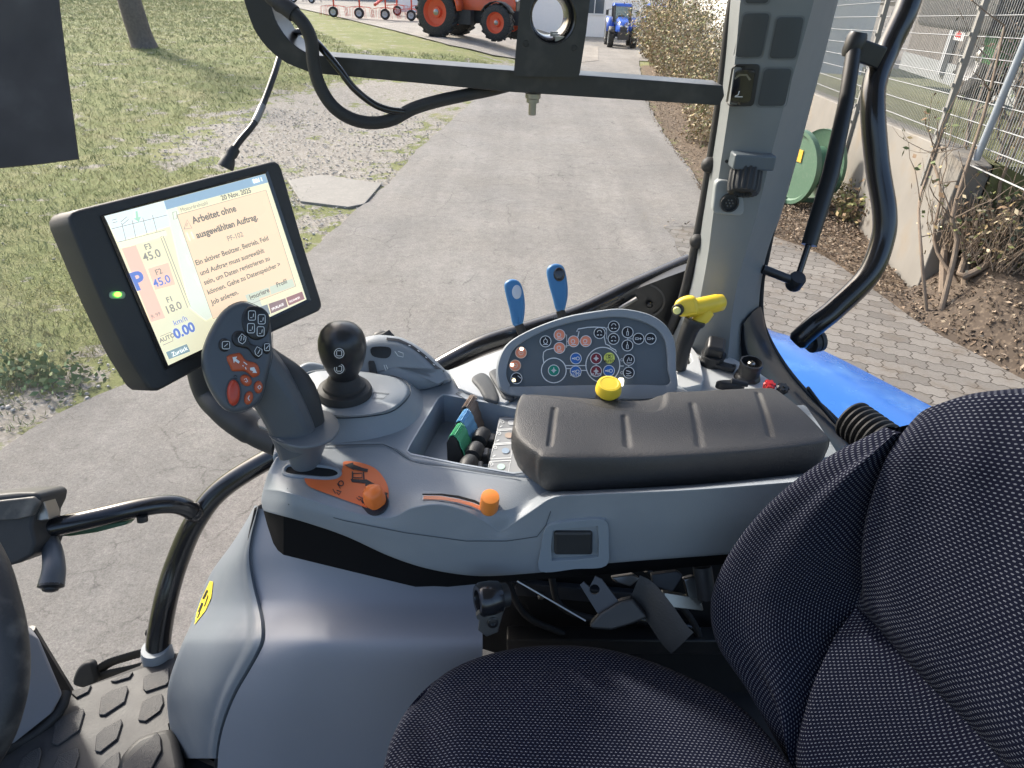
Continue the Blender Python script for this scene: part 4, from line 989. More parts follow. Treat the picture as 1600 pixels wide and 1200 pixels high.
MB().box(D(1354, 83, 1.18), (.05, .03, .035), Matrix.Rotation(R(14), 3, 'Y')).build('strut_bracket', BLK, rwn, bev=.003)
# fender
fz = 2.18; fe = [Z(x, y, fz) for x, y in ((1180, 500), (1207, 517), (1245, 529), (1330, 569), (1450, 632), (1650, 735), (1900, 880))]
fi = [Z(x, y, fz - .0) for x, y in ((1150, 560), (1180, 590), (1215, 640), (1290, 700), (1390, 800), (1500, 900), (1700, 1050))]
rows = [[p + V((0, .02, -.10)) for p in fe], [p + V((0, .015, -.02)) for p in fe], [p for p in fe]] + [[a.lerp(b, t) + V((0, 0, .03 * math.sin(math.pi * t))) for a, b in zip(fe, fi)] for t in (.03, .2, .4, .6, .8, 1)]
rows = [cr(r, 30) for r in rows]
FB = mat('blue_fender_paint', (.012, .115, .44), .25, coat=.7, bump=.0, dirt=.5, dscale=1.2, dirtc=(.12, .30, .62), var=.08)  # lighter blue patches: dust plus sky reflections painted in
mk('rear_fender', *grid(rows), FB, cab, ang=40)
# floor, roof and the left front side, which are part of the same shell
fl = [Z(x, y, FLZ - .012) for x, y in ((88, 1090), (262, 1024), (420, 985))]
fp = fl + [V((1.0, 1.1, FLZ - .012)), V((1.0, -.75, FLZ - .012)), V((-1.3, -.75, FLZ - .012)), V((-1.3, .45, FLZ - .012))]
MB().prism(fp, V((0, 0, -.06))).build('cab_floor', mat('floor_black', (.02, .02, .022), .7), cab)
MB().box((.20, .24, 3.70), (1.5, 1.9, .10)).build('roof_panel', mat('roof_liner_grey', (.30, .31, .32), .8), cab, bev=.02)  # unseen roof, raised and shortened so more light reaches the console
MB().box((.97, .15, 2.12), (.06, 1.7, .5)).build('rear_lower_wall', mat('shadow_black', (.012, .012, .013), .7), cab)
for x_, y_ in ((-.98, -.78), (.9, -.78)): MB().tube([(x_, y_, FLZ), (x_, y_, 3.6)], .04, 10).build('door_pillar', BLG, cab)
# black frame strip by the steering console and grey dash side
MB().tube([D(44, 985, 1.2), D(106, 1086, 1.27)], .012, 8).build('door_sill_strip', BLK, cab)
dsh = empty('dashboard_side', D(40, 1110, 1.1), 'grey lower dashboard cover behind the steering wheel at the left edge', 'dashboard')
dpl = [D(x, y, d) for x, y, d in ((-60, 960, 1.0), (45, 990, 1.10), (62, 1000, 1.12), (98, 1085, 1.17), (84, 1112, 1.16), (20, 1163, 1.12), (-60, 1200, 1.06))]
MB().prism(dpl, FW * .05 + V((-.05, 0, 0))).build('side_cover', PLC, dsh, bev=.006)
MB().tube(cr([D(x, y, d) for x, y, d in ((104, 1080, 1.19), (92, 1112, 1.17), (60, 1142, 1.15), (15, 1168, 1.12), (-60, 1200, 1.05))], 30), .009, 10).build('rubber_trim', RUB, dsh)
# ---------- floor mat with diamond pads
MATM = mat('rubber_mat', (.035, .035, .038), .55, bump=.25, bscale=300, dirt=.5, dscale=1.2, dirtc=(.10, .095, .085))
zf = FLZ
mat_ = empty('floor_mat', V((-.6, .6, zf)), 'dusty black rubber floor mat with raised diamond pads', 'floor mat')
mp_ = [Z(x, y, zf) for x, y in ((104, 1084), (150, 1068), (272, 1028), (300, 1100), (420, 1300), (300, 1500), (-200, 1500), (-150, 1230), (20, 1160))]
MB().prism(mp_, V((0, 0, -.01))).build('mat_sheet', MATM, mat_)
zp = (V((0, 0, zf)), V((0, 0, 1)))
mpad = mat('mat_pad', (.045, .045, .048), .6, bump=1.0, bscale=500, dirt=.4, dirtc=(.12, .11, .10))
for pd in (((588, 828), (690, 795), (690, 852), (680, 864), (594, 893), (583, 880)), ((415, 915), (445, 890), (518, 868), (524, 882), (510, 935), (430, 988), (404, 988), (406, 970)), ((580, 935), (610, 916), (663, 903), (668, 940), (655, 970), (592, 1015), (564, 1010)), ((225, 1020), (255, 995), (340, 960), (346, 975), (325, 1050), (240, 1110), (212, 1105)), ((395, 1070), (425, 1040), (495, 1003), (500, 1020), (480, 1085), (410, 1140), (388, 1135)), ((285, 893), (375, 865), (362, 893), (312, 918)), ((450, 850), (495, 825), (545, 812), (530, 835), (470, 853)), ((90, 1170), (120, 1140), (165, 1120), (172, 1140), (160, 1200), (80, 1260), (60, 1250)), ((240, 1150), (320, 1122), (326, 1150), (300, 1240), (225, 1260), (215, 1210)), ((410, 1200), (440, 1165), (488, 1135), (492, 1180), (470, 1250), (400, 1280)), ((60, 1300), (150, 1250), (140, 1330), (60, 1380))):
    q = [(x / 2.608, 740 + y / 2.608) for x, y in pd]; o3 = [PL(x, y, zp) for x, y in q]
    MB().prism([p + V((0, 0, .004)) for p in o3], V((0, 0, -.004))).build('diamond_pad', mpad, mat_, bev=.0015)
# foot rest
fo = [(480, 1215), (478, 1180), (492, 1140), (520, 1105), (560, 1070), (600, 1052), (650, 1038), (700, 1035), (730, 1100), (740, 1300), (560, 1400), (470, 1300)]
o3 = [PL(x / 2.608, 740 + y / 2.608, (V((0, 0, zf + .05)), V((0, 0, 1)))) for x, y in fo]
fr_ = empty('foot_rest', o3[0], 'black plastic raised foot rest with a diamond tread at the bottom left', 'foot rest')
pillow('tread_block', cr(o3, 40, True), (o3[0], V((0, 0, 1))), .05, .012, BLM, fr_)
f2 = [PL(x / 2.608, 740 + y / 2.608, (V((0, 0, zf + .052)), V((0, 0, 1)))) for x, y in ((500, 1185), (560, 1130), (640, 1055), (655, 1075), (660, 1130), (600, 1240), (500, 1260))]
MB().prism([p + V((0, 0, .003)) for p in f2], V((0, 0, -.006))).build('tread_pad', mpad, fr_, bev=.0015)
# pedal and ribbed straps by the tube base
pdl = empty('step_bracket', D(180, 1045, 1.36), 'black oval step bracket with two ribbed rubber straps beside the tube base', 'bracket')
pillow('oval_foot', cr([D(x, y, 1.36) for x, y in ((113, 1070), (118, 1048), (130, 1036), (142, 1036), (147, 1050), (150, 1066), (135, 1076))], 28, True), (D(130, 1050, 1.36), -FW), .02, .006, RUB, pdl)
for pp in (((148, 1052), (170, 1036), (200, 1026), (236, 1016)), ((150, 1060), (175, 1052), (205, 1046), (228, 1040))):
    p3 = cr([D(x, y, 1.38) for x, y in pp], 40); MB().tube(p3, [.011 + (.0015 if i % 2 else 0) for i in range(40)], 8, flat=.5, fax=V((0, 0, 1))).build('ribbed_strap', RUB, pdl)
MB().lathe([(.009, 0), (.009, .02), (.007, .025)], D(226, 1042, 1.36), (.4, .2, .5), 14).build('clamp', MET, pdl)
# control box and stalk at the left edge
cbx = empty('rail_display_box', D(30, 830, 1.1), 'black box clamped on the grab rail at the left edge with a grey lever below', 'control box')
rows = []
bp_ = [D(x, y, 1.08) for x, y in ((-90, 788), (-40, 776), (20, 770), (55, 769), (63, 775), (60, 790), (52, 806), (50, 826), (56, 850), (50, 868), (30, 880), (0, 888), (-40, 892), (-90, 890))]
MB().prism(bp_, FW * .07).build('housing', BLM, cbx, bev=.006)
MB().prism([D(x, y, 1.075) for x, y in ((-90, 790), (-20, 784), (52, 776), (60, 786), (50, 806), (30, 811), (-90, 820))], FW * .01).build('top_lid', mat('lid_grey_black', (.06, .058, .055), .5, dirt=.4), cbx, bev=.003)
MB().prism([D(x, y, 1.09) for x, y in ((58, 784), (66, 780), (74, 800), (76, 812), (66, 814), (56, 812))], FW * .03).build('clip', MET, cbx, bev=.002)
MB().tube(cr([D(x, y, d) for x, y, d in ((74, 838, 1.13), (82, 862, 1.11), (84, 890, 1.09), (80, 914, 1.08))], 20), [.013 + .006 * (i / 19) for i in range(20)], 16, flat=1).build('lever', HND, cbx)
MB().lathe([(.0185, 0), (.019, .004), (.012, .007), (.011, .010), (.006, .012), (.001, .012)], D(80, 913, 1.08), (D(80, 914, 1.08) - D(84, 890, 1.09)), 22).build('lever_button', BLK, cbx)
# steering wheel
swc = empty('steering_wheel', D(-150, 1020, .95), 'black steering wheel rim curving in at the lower left edge', 'steering wheel')
sw = cr([D(x, y, d) for x, y, d in ((-260, 700, .93), (-120, 740, .90), (-30, 860, .87), (3, 950, .85), (15, 1030, .84), (8, 1100, .83), (-25, 1180, .82), (-120, 1300, .80), (-280, 1330, .80), (-420, 1180, .84), (-450, 900, .9), (-380, 740, .93))], 90, True)
mb = MB(); sw2 = sw + [sw[0]]; mb.tube(sw2, .0215, 18, cap=False); mb.build('rim', mat('wheel_leather', (.035, .033, .033), .5, bump=.6, bscale=150, dirt=.3), swc)
for k in (10, 40, 70): MB().tube([sw[k], D(-210, 1030, .92)], .016, 8).build('spoke', BLM, swc)
MB().lathe([(.05, 0), (.055, .02), (.04, .04), (.001, .045)], D(-210, 1030, .95), -FW, 24).build('hub', BLM, swc)
MB().tube([D(-210, 1030, .95), V((-1.05, .65, FLZ))], .04, 16).build('steering_column', BLM, swc)
# ---------- hanging sheet top left
hs = [D(x, y, 1.1) for x, y in ((-160, -60), (87, -60), (92, 10), (104, 110), (122, 248), (60, 256), (0, 262), (-160, 275))]
sbo = MB().prism(hs, FW * .003).build('sun_blind', mat('blind_grey_black', (.045, .042, .039), .6, var=.7, vscale=8, dirt=.8, dscale=.8, dirtc=(.10, .096, .09), spec=.25)); tag(sbo, 'dark grey sun blind sheet hanging in front of the window at the upper left', 'sun blind')  # paler patches paint in reflections on the sheet
# ---------- cross bar with lamp bracket
cbz = empty('cross_bar', Yp(800, 120, 1.0), 'black flat bar crossing the window with a rounded left corner', 'cross bar')
outer = cr([V((x, y, 0)) for x, y in ((356, -420), (362, -90), (384, 10), (404, 58), (440, 94), (486, 114))], 20)
inner = cr([V((x, y, 0)) for x, y in ((486, 86), (462, 72), (440, 48), (424, 10), (406, -90), (400, -420))], 20)
ol = [(p.x, p.y) for p in outer] + [(800, 144), (1000, 157), (1124, 165), (1132, 150), (1130, 134), (1000, 124), (800, 110)] + [(p.x, p.y) for p in inner]
cbp = [Yp(x, y, 1.02) for x, y in ol]
MB().prism(cbp, V((0, .06, 0))).build('bar', mat('satin_black_bar', (.028, .029, .031), .38, dirt=.12), cbz, bev=.0015)
for x in (570, 690, 985): MB().lathe([(.004, 0), (.004, .001)], Yp(x, 92 + (x - 486) * .073, 1.055) + V((0, 0, -.001)), (0, 0, 1), 12).build('bar_hole', BLK, cbz)
bb = [Yp(x, y, 1.0) for x, y in ((818, -90), (812, 10), (803, 112), (805, 119), (903, 121), (906, 114), (916, 50), (924, -20), (930, -90))]
lh = empty('lamp_bracket', Yp(855, 118, 1.0), 'black sheet metal bracket with a round lamp hole standing on the cross bar', 'bracket')
hc = circ(864, 26, 37, 44, 36); h3 = [Yp(x, y, 1.0) for x, y in hc]
vs = bb + h3; t = tessellate_polygon([bb, h3]); n1, n2 = len(bb), len(h3); k = len(vs)
vs2 = vs + [p + V((0, .004, 0)) for p in vs]
fs = [tuple(a) for a in t] + [tuple(i + k for i in a)[::-1] for a in t] + [(i, (i + 1) % n1, (i + 1) % n1 + k, i + k) for i in range(n1)] + [(n1 + i, n1 + i + k, n1 + (i + 1) % n2 + k, n1 + (i + 1) % n2) for i in range(n2)]
mb = MB(); mb.add(vs2, fs); mb.build('bracket_plate', mat('satin_black_bar', (0, 0, 0)), lh)
ctr = sum(h3, V()) / len(h3); back = Yp(853, 24, 1.09)
vs = []; ring = []
inn = [ctr.lerp(p, .98) for p in h3]; bk = [Yp(x, y, 1.085) for x, y in circ(855, 24, 26, 31, 36)]
rows = [inn, [a.lerp(b, .35) for a, b in zip(inn, bk)], [a.lerp(b, .38) + (a - ctr) * -.06 for a, b in zip(inn, bk)], [a.lerp(b, .9) for a, b in zip(inn, bk)], bk]
mk('lamp_housing_ring', *grid(rows, True), BLG, lh, solid=.002)
for q in (.2, .5, .8): MB().box(rows[0][6].lerp(rows[-1][6], q) + V((-.003, 0, 0)), (.014, .006, .006)).build('contact_clip', MET, lh)
for x, y in ((822, 68), (897, 75)): MB().lathe([(.004, 0), (.0035, .0008)], Yp(x, y, 1.0), (0, -1, 0), 14).build('rivet', BLK, lh)
bt = Yp(833, 146, 1.03); bo_ = MB().lathe([(.011, 0), (.011, -.006), (.009, -.007), (.009, -.012), (.0055, -.012), (.0055, -.028), (.0045, -.029)], bt, (0, 0, 1), 6 * 4, nfl=6).build('bolt', MET, cbz)
def brai(): 
    m = mat('braided_sleeve', (.03, .03, .03), .6, bump=0, dirt=.3, dirtc=(.08, .07, .06))
    nt = m.node_tree
    if 'brk' not in nt.nodes:
        tc = nt.nodes.new('ShaderNodeTexCoord'); c = nt.nodes.new('ShaderNodeTexChecker'); c.name = 'brk'; c.inputs['Scale'].default_value = 420; nt.links.new(tc.outputs['Object'], c.inputs['Vector']); b = nt.nodes.new('ShaderNodeBump'); b.inputs['Distance'].default_value = .001; nt.links.new(c.outputs['Fac'], b.inputs['Height']); nt.links.new(b.outputs[0], nt.nodes['Principled BSDF'].inputs['Normal'])
    return m
cb1 = empty('braided_cable', Yp(560, 180, 1.0), 'thick braided black cable looping down from the cross bar corner', 'cable')
pth = cr([Yp(x, y, Y_) for x, y, Y_ in ((400, -60, 1.0), (420, -8, .99), (448, 12, .98), (472, 34, .975), (486, 62, .975), (490, 100, .975), (500, 135, .975), (520, 166, .975), (548, 185, .98), (580, 192, .985), (612, 187, .99), (645, 170, 1.0), (680, 159, 1.01), (720, 150, 1.03), (765, 141, 1.05), (800, 132, 1.06))], 80)
MB().tube(pth, .0088, 12).build('sleeve', brai(), cb1)
MB().tube(pth[8:14], .0105, 12).build('tape_wrap', RUB, cb1)
cb2 = MB().tube(cr([Yp(x, y, Y_) for x, y, Y_ in ((458, 62, 1.09), (462, 52, 1.07), (474, 50, 1.03), (488, 60, 1.0), (505, 78, .985), (530, 108, .98), (552, 137, .98), (580, 160, .985), (605, 171, .985), (632, 175, .99))], 50), .0048, 10).build('thin_cable', BLG); tag(cb2, 'thin black cable running beside the thick braided one', 'cable')
# ---------- seat
def seatmat():
    m = bpy.data.materials.new('dotted_navy_fabric'); m.use_nodes = True; nt = m.node_tree; N = nt.nodes; L = nt.links; b = N['Principled BSDF']
    b.inputs['Roughness'].default_value = .9; b.inputs['Specular IOR Level'].default_value = .15; b.inputs['Sheen Weight'].default_value = 0; b.inputs['Sheen Roughness'].default_value = .5; b.inputs['Sheen Tint'].default_value = (.5, .55, .7, 1)
    uv = N.new('ShaderNodeUVMap'); sp = N.new('ShaderNodeSeparateXYZ')
    # slight wobble
    nn = N.new('ShaderNodeTexNoise'); nn.inputs['Scale'].default_value = 30; L.new(uv.outputs[0], nn.inputs['Vector'])
    va = N.new('ShaderNodeVectorMath'); va.operation = 'MULTIPLY_ADD'; va.inputs[1].default_value = (.0012, .0012, 0); L.new(nn.outputs['Color'], va.inputs[0]); L.new(uv.outputs[0], va.inputs[2]); L.new(va.outputs[0], sp.inputs[0])
    def mth(op, a, c=None, d=None):
        x = N.new('ShaderNodeMath'); x.operation = op
        for k, q in enumerate((a, c, d)):
            if q is None: continue
            if isinstance(q, (int, float)): x.inputs[k].default_value = q
            else: L.new(q, x.inputs[k])
        return x.outputs[0]
    px, py = .0046, .0031
    row = mth('FLOOR', mth('DIVIDE', sp.outputs[1], py)); odd = mth('MULTIPLY', mth('MODULO', mth('ABSOLUTE', row), 2), .5)
    fx = mth('SUBTRACT', mth('FRACT', mth('ADD', mth('DIVIDE', sp.outputs[0], px), odd)), .5); fy = mth('SUBTRACT', mth('FRACT', mth('DIVIDE', sp.outputs[1], py)), .5)
    d = mth('ADD', mth('POWER', mth('DIVIDE', fx, .27), 2), mth('POWER', mth('DIVIDE', fy, .19), 2))
    dot = N.new('ShaderNodeMapRange'); dot.inputs[1].default_value = 1.25; dot.inputs[2].default_value = .6; L.new(d, dot.inputs[0])
    g = N.new('ShaderNodeNewGeometry'); n2 = N.new('ShaderNodeTexNoise'); n2.inputs['Scale'].default_value = 9; n2.inputs['Detail'].default_value = 5; L.new(g.outputs['Position'], n2.inputs['Vector'])
    bs = N.new('ShaderNodeMix'); bs.data_type = 'RGBA'; bs.inputs[6].default_value = (.0018, .003, .0115, 1); bs.inputs[7].default_value = (.0035, .005, .016, 1); L.new(n2.outputs[0], bs.inputs[0])
    mx = N.new('ShaderNodeMix'); mx.data_type = 'RGBA'; mx.inputs[7].default_value = (.12, .13, .16, 1); L.new(bs.outputs[2], mx.inputs[6]); L.new(dot.outputs[0], mx.inputs[0]); L.new(mx.outputs[2], b.inputs['Base Color'])
    n3 = N.new('ShaderNodeTexNoise'); n3.inputs['Scale'].default_value = 14; n3.inputs['Detail'].default_value = 3; L.new(g.outputs['Position'], n3.inputs['Vector']); b0 = N.new('ShaderNodeBump'); b0.inputs['Strength'].default_value = .6; b0.inputs['Distance'].default_value = .006; L.new(n3.outputs[0], b0.inputs['Height']); bp = N.new('ShaderNodeBump'); bp.inputs['Strength'].default_value = .5; bp.inputs['Distance'].default_value = .0008; L.new(b0.outputs[0], bp.inputs['Normal']); L.new(dot.outputs[0], bp.inputs['Height']); L.new(bp.outputs[0], b.inputs['Normal'])
    return m
FAB = seatmat()
seat = empty('driver_seat', (.1, .28, FLZ + .2), 'dark navy driver seat with a pattern of small light dashes', 'driver seat')
# backrest front surface as one dense grid: v = along the height, u = across (far edge -> near)
import itertools
def lerp_cols(defs, us):
    """defs: list of (u, [(v, x, y, d) ...])"""
    return defs
# curves given from bottom (v=0) to top (v=1): photo x, y, depth
Cedge = [(1300, 1290, .74), (1240, 1200, .745), (1170, 1082, .765), (1122, 1010, .78), (1110, 950, .775), (1122, 900, .76), (1150, 850, .735), (1190, 800, .705), (1240, 755, .68), (1300, 714, .655), (1352, 688, .635), (1400, 668, .62)]
Cbol = [(1330, 1300, .70), (1262, 1190, .705), (1205, 1082, .72), (1168, 1010, .73), (1160, 950, .728), (1176, 895, .712), (1206, 845, .69), (1246, 800, .665), (1290, 760, .64), (1335, 724, .62), (1372, 700, .61), (1408, 676, .605)]
Cval = [(1290, 1330, .70), (1243, 1210, .705), (1262, 1095, .70), (1298, 1012, .688), (1336, 950, .672), (1349, 905, .66), (1347, 868, .652), (1352, 815, .640), (1364, 770, .628), (1378, 735, .618), (1395, 704, .611), (1412, 676, .604)]
E3, B3, V3 = [cr([D(*q) for q in c], 60) for c in (Cedge, Cbol, Cval)]
rows = []
for i in range(60):
    e, b, v = E3[i], B3[i], V3[i]; r_ = []
    r_.append(e + V((.16, .01, 0))); r_.append(e + V((.07, .012, 0))); r_.append(e + V((.02, .008, 0)))
    for k in range(11):
        t = k / 10; p = e.lerp(b, t) ; p += V((-.010 * math.sin(math.pi * t), .004 * math.sin(math.pi * t), 0)); r_.append(p)
    for k in range(1, 13):
        t = k / 12; p = b.lerp(v, t); p += V((-1, -.5, .1)) * (.012 * math.sin(math.pi * t)); 
        if t > .8: p += V((.010, .0, 0)) * ((t - .8) / .2) ** 2
        r_.append(p)
    r_.append(v + V((.03, -.006, 0))); rows.append(r_)
def uvfor(rows, ax=0):
    """cumulative lengths as UV in metres"""
    uv = []; n = len(rows[0]); acc_v = [0.0] * n
    mid = n // 2; vv = 0
    for i, r_ in enumerate(rows):
        if i: vv += (r_[mid] - rows[i - 1][mid]).length
        u = 0; us = [0]
        for j in range(1, n): u += (r_[j] - r_[j - 1]).length; us.append(u)
        uv += [(q, vv) for q in us]
    return uv
vs, fs = grid(rows); mk('side_bolster', vs, fs, FAB, seat, ang=180, uv=[(b, a) for a, b in uvfor(rows)])
# cap over the top of bolster
# upper centre panel
Ctop = [(1408, 672, .604), (1422, 655, .60), (1445, 637, .59), (1490, 623, .575), (1545, 617, .555), (1600, 614, .54), (1700, 612, .51), (1850, 620, .48)]
Cbot = [(1338, 948, .670), (1366, 975, .655), (1400, 1015, .635), (1440, 1058, .615), (1490, 1108, .59), (1545, 1165, .565), (1610, 1235, .54), (1750, 1360, .50)]
Cl = V3[24:]  # from split (approx index) to top
T3 = cr([D(*q) for q in Ctop], 50); Bo3 = cr([D(*q) for q in Cbot], 50)
i0 = min(range(60), key=lambda i: (V3[i] - Bo3[0]).length); L3 = V3[i0:]; n_ = len(L3)
rows = []
M_ = 48
for j in range(M_ + 1):
    s = j / M_; l = L3[min(n_ - 1, int(s * (n_ - 1)))].lerp(L3[min(n_ - 1, int(s * (n_ - 1)) + 1)], s * (n_ - 1) % 1)
    r_ = []
    for k in range(50):
        t = k / 49; p = Bo3[k].lerp(T3[k], s); p += (l - Bo3[0].lerp(T3[0], s)) * (1 - t) ** 2.2
        ed = min(s / .16, 1) ; ed2 = min((1 - s) / .22, 1); e3 = min(t / .12, 1)
        f = (1 - (1 - ed) ** 2) * (1 - (1 - ed2) ** 2) * (1 - (1 - e3) ** 2)
        p += V((-.8, -.5, .12)) * (.018 * f); r_.append(p)
    rows.append(r_)
tp = rows[-1]; rows += [[p + V((.015, .004, .004)) for p in tp], [p + V((.04, .008, -.002)) for p in tp], [p + V((.10, .01, -.03)) for p in tp], [p + V((.12, .01, -.2)) for p in tp]]
vs, fs = grid(rows); mk('upper_backrest_panel', vs, fs, FAB, seat, ang=180, uv=uvfor(rows))
# lumbar panel
Bl = V3[:i0 + 1][::-1]   # from split down
A3 = cr(Bl, 40); C3 = cr(Bo3, 40)
rows = []
for j in range(40):
    a, b = A3[j], C3[j]; s = j / 39; r_ = []
    for k in range(40):
        t = k / 39; p = a.lerp(b, t); e1 = min(t / .15, 1, (1 - t) / .15); f = 1 - (1 - e1) ** 2
        p += V((-.8, -.4, .2)) * (.016 * f * min(1, s / .2)); r_.append(p)
    rows.append(r_)
vs, fs = grid(rows); mk('lumbar_panel', vs, fs, FAB, seat, ang=180, uv=uvfor(rows))
for nm, cv in (('seam_piping', [V3[k] + V((.004, 0, 0)) for k in range(0, 60)]), ('seam_piping', [p + V((.003, 0, 0)) for p in Bo3])):
    MB().tube(cv, .0022, 6).build(nm, mat('dark_thread', (.006, .008, .018), .9), seat)
# body of backrest behind
bk = [E3[k] + V((.10, -.01, 0)) for k in range(60)]
MB().prism([E3[2] + V((.13, 0, 0)), E3[30] + V((.13, 0, 0)), E3[59] + V((.13, 0, 0)), D(1600, 640, .55) + V((.1, 0, 0)), D(1850, 650, .5) + V((.1, 0, 0)), D(1750, 1400, .5) + V((.15, 0, 0)), D(1300, 1290, .74) + V((.12, 0, 0))], V((.06, 0, -.02))).build('backrest_shell', BLM, seat)
# cushion: height field over outline
zc = 2.33
oc = [(585, 1290), (584, 1215), (590, 1190), (598, 1158), (610, 1120), (636, 1075), (680, 1032), (740, 1002), (810, 985), (880, 981), (950, 987), (1020, 1006), (1090, 1034), (1150, 1066), (1210, 1120), (1270, 1200), (1300, 1300)]
far_ = cr([Z(x, y, zc) for x, y in oc], 80)
near_y = -.08
rows = []
nr = 60
cx = sum(p.x for p in far_) / 80
rowsb = []
for s_ in range(nr + 8):
    r_ = []
    for k, p in enumerate(far_):
        # from rim towards a central spine
        q = V((max(-.03, min(.22, p.x * .8)), .10, 0))
        if s_ < 8:
            a = math.pi / 2 * s_ / 8; o_ = .03 * (1 - math.sin(a)); d_ = V((p.x - q.x, p.y - q.y, 0)).normalized()
            r_.append(V((p.x, p.y, zc)) + d_ * (-.045 + .045 * math.cos(a)) * 1 + V((0, 0, -.05 * (1 - math.sin(a)))))
        else:
            t = (s_ - 7) / nr; d_ = V((p.x - q.x, p.y - q.y, 0)).normalized(); b = V((p.x, p.y, zc)) - d_ * .045; e = V((q.x, q.y, zc)); c = b.lerp(e, t); h = .030 * math.sin(min(1, t / .35) * math.pi / 2)
            c.z += h * 1.0; r_.append(c)
    rowsb.append(r_)
rowsb = [[p + V((0, 0, -.16)) for p in rowsb[0]]] + rowsb
def cush_z(p):
    # side bolster ridges and seam dips
    z = 0
    return z
vs, fs = grid(rowsb)
nv = []
for v in vs:
    if v.z > zc - .03:
        # dips: a fold running in from the front edge, and the hollow of the seating area
        dx, dy = v.x + .07, v.y - .40; a = abs(dx * .93 + dy * .25); v = v + V((0, 0, -.010 * math.exp(-(a / .018) ** 2) * (1 if dy < .10 else math.exp(-((dy - .1) / .04) ** 2))))
        hol = 1 / (1 + math.exp((v.y - .42) / .03)) * 1 / (1 + math.exp(-(v.x + .06) / .03)) * 1 / (1 + math.exp((v.x - .30) / .03)); v = v + V((0, 0, -.022 * hol))
    nv.append(v)
mk('seat_cushion', nv, fs, FAB, seat, ang=180, uv=[(v.x, v.y + (zc - v.z if v.z < zc - .02 else 0)) for v in nv])
MB().lathe([(.16, 0), (.2, .05), (.16, .1), (.2, .15), (.16, .2), (.2, .25), (.16, .3)], (.1, .2, FLZ), (0, 0, 1), 40).build('suspension_bellows', RUB, seat)
MB().box((.1, .2, FLZ + .32), (.42, .42, .05)).build('seat_pan', BLM, seat, bev=.01)
# =====================================================================  ARMREST CONSOLE
ZD = 2.472
con = empty('armrest_console', V((0, .8, 2.35)), 'grey armrest console carrying the joysticks, levers and padded armrest', 'armrest console')
def Yf(x): return .60 + (.085 * ((460 - x) / 55) ** 2 if x < 460 else 0)
R0 = [(428, 716), (450, 704), (503, 696), (598, 694), (643, 720), (700, 729), (811, 745), (900, 745), (1100, 735), (1400, 700)]
R1 = [(414, 738), (430, 742), (470, 748), (520, 752), (560, 758), (600, 764), (650, 768), (700, 774), (782, 800), (830, 782), (860, 765), (900, 762), (1100, 752), (1400, 720)]
R2 = [(407, 765), (430, 766), (448, 769), (520, 792), (583, 808), (614, 808), (643, 794), (684, 788), (728, 799), (762, 818), (782, 831), (802, 818), (832, 797), (862, 777), (900, 773), (1100, 763), (1400, 738)]
R3 = [(403, 782), (430, 786), (451, 790), (538, 813), (633, 832), (728, 845), (792, 845), (860, 840), (1100, 820), (1400, 790)]
R4 = [(405, 794), (412, 799), (470, 815), (538, 838), (608, 870), (665, 889), (728, 900), (776, 901), (880, 892), (945, 882), (1140, 867), (1400, 845)]
NX = 150
def xr(Rw, t): return Rw[0][0] + (Rw[-1][0] - Rw[0][0]) * t
ts = [i / (NX - 1) for i in range(NX)]
def rowz(Rw, zf_): return [Z(xr(Rw, t), crx(Rw, [xr(Rw, t)])[0], zf_) for t in ts]
def rowy(Rw, dy=0): return [Yp(xr(Rw, t), crx(Rw, [xr(Rw, t)])[0], Yf(xr(Rw, t)) + dy) for t in ts]
r0 = rowz(R0, ZD); r1 = rowz(R1, ZD - .012); r2 = rowy(R2); r3 = rowy(R3, -.004); r4 = rowy(R4)
L = lambda a, b, t: [p.lerp(q, t) for p, q in zip(a, b)]
rows = [[p + V((0, .01, -.01)) for p in r0], r0, L(r0, r1, .12), L(r0, r1, .5), r1, L(r1, r2, .5), L(r1, r2, .9), [p + V((0, 0, .0006)) for p in L(r1, r2, .97)], [p + V((0, -.0006, -.0004)) for p in r2], L(r2, r3, .06), L(r2, r3, .25), L(r2, r3, .6), r3, L(r3, r4, .5), L(r3, r4, .93), [p + V((0, .001, -.001)) for p in r4], [p + V((0, .008, -.004)) for p in r4], [p + V((0, .30, .0)) for p in r4]]
vs, fs = grid(rows); nc = len(rows[0])
# left end cap
body = mk('console_body', vs + [V((-.32, .86, 2.40))], fs + [(i * nc, (i + 1) * nc, len(vs)) for i in range(len(rows) - 1)], PLG, con, ang=28, sub=1)
CB = bvh(body)
cp = lambda x, y, o=.0009: hit(CB, x, y, o, .8)
SEAM = mat('seam_shadow_grey', (.07, .085, .10), .7)
strokes('panel_seam', [([(449, 764), (451, 788)] + [(p[0], p[1]) for p in R3[3:7]] + [(839, 838), (853, 820), (860, 800), (861, 776)], 1.3)], lambda x, y: cp(x, y, .0006), SEAM, body, w=1.2)
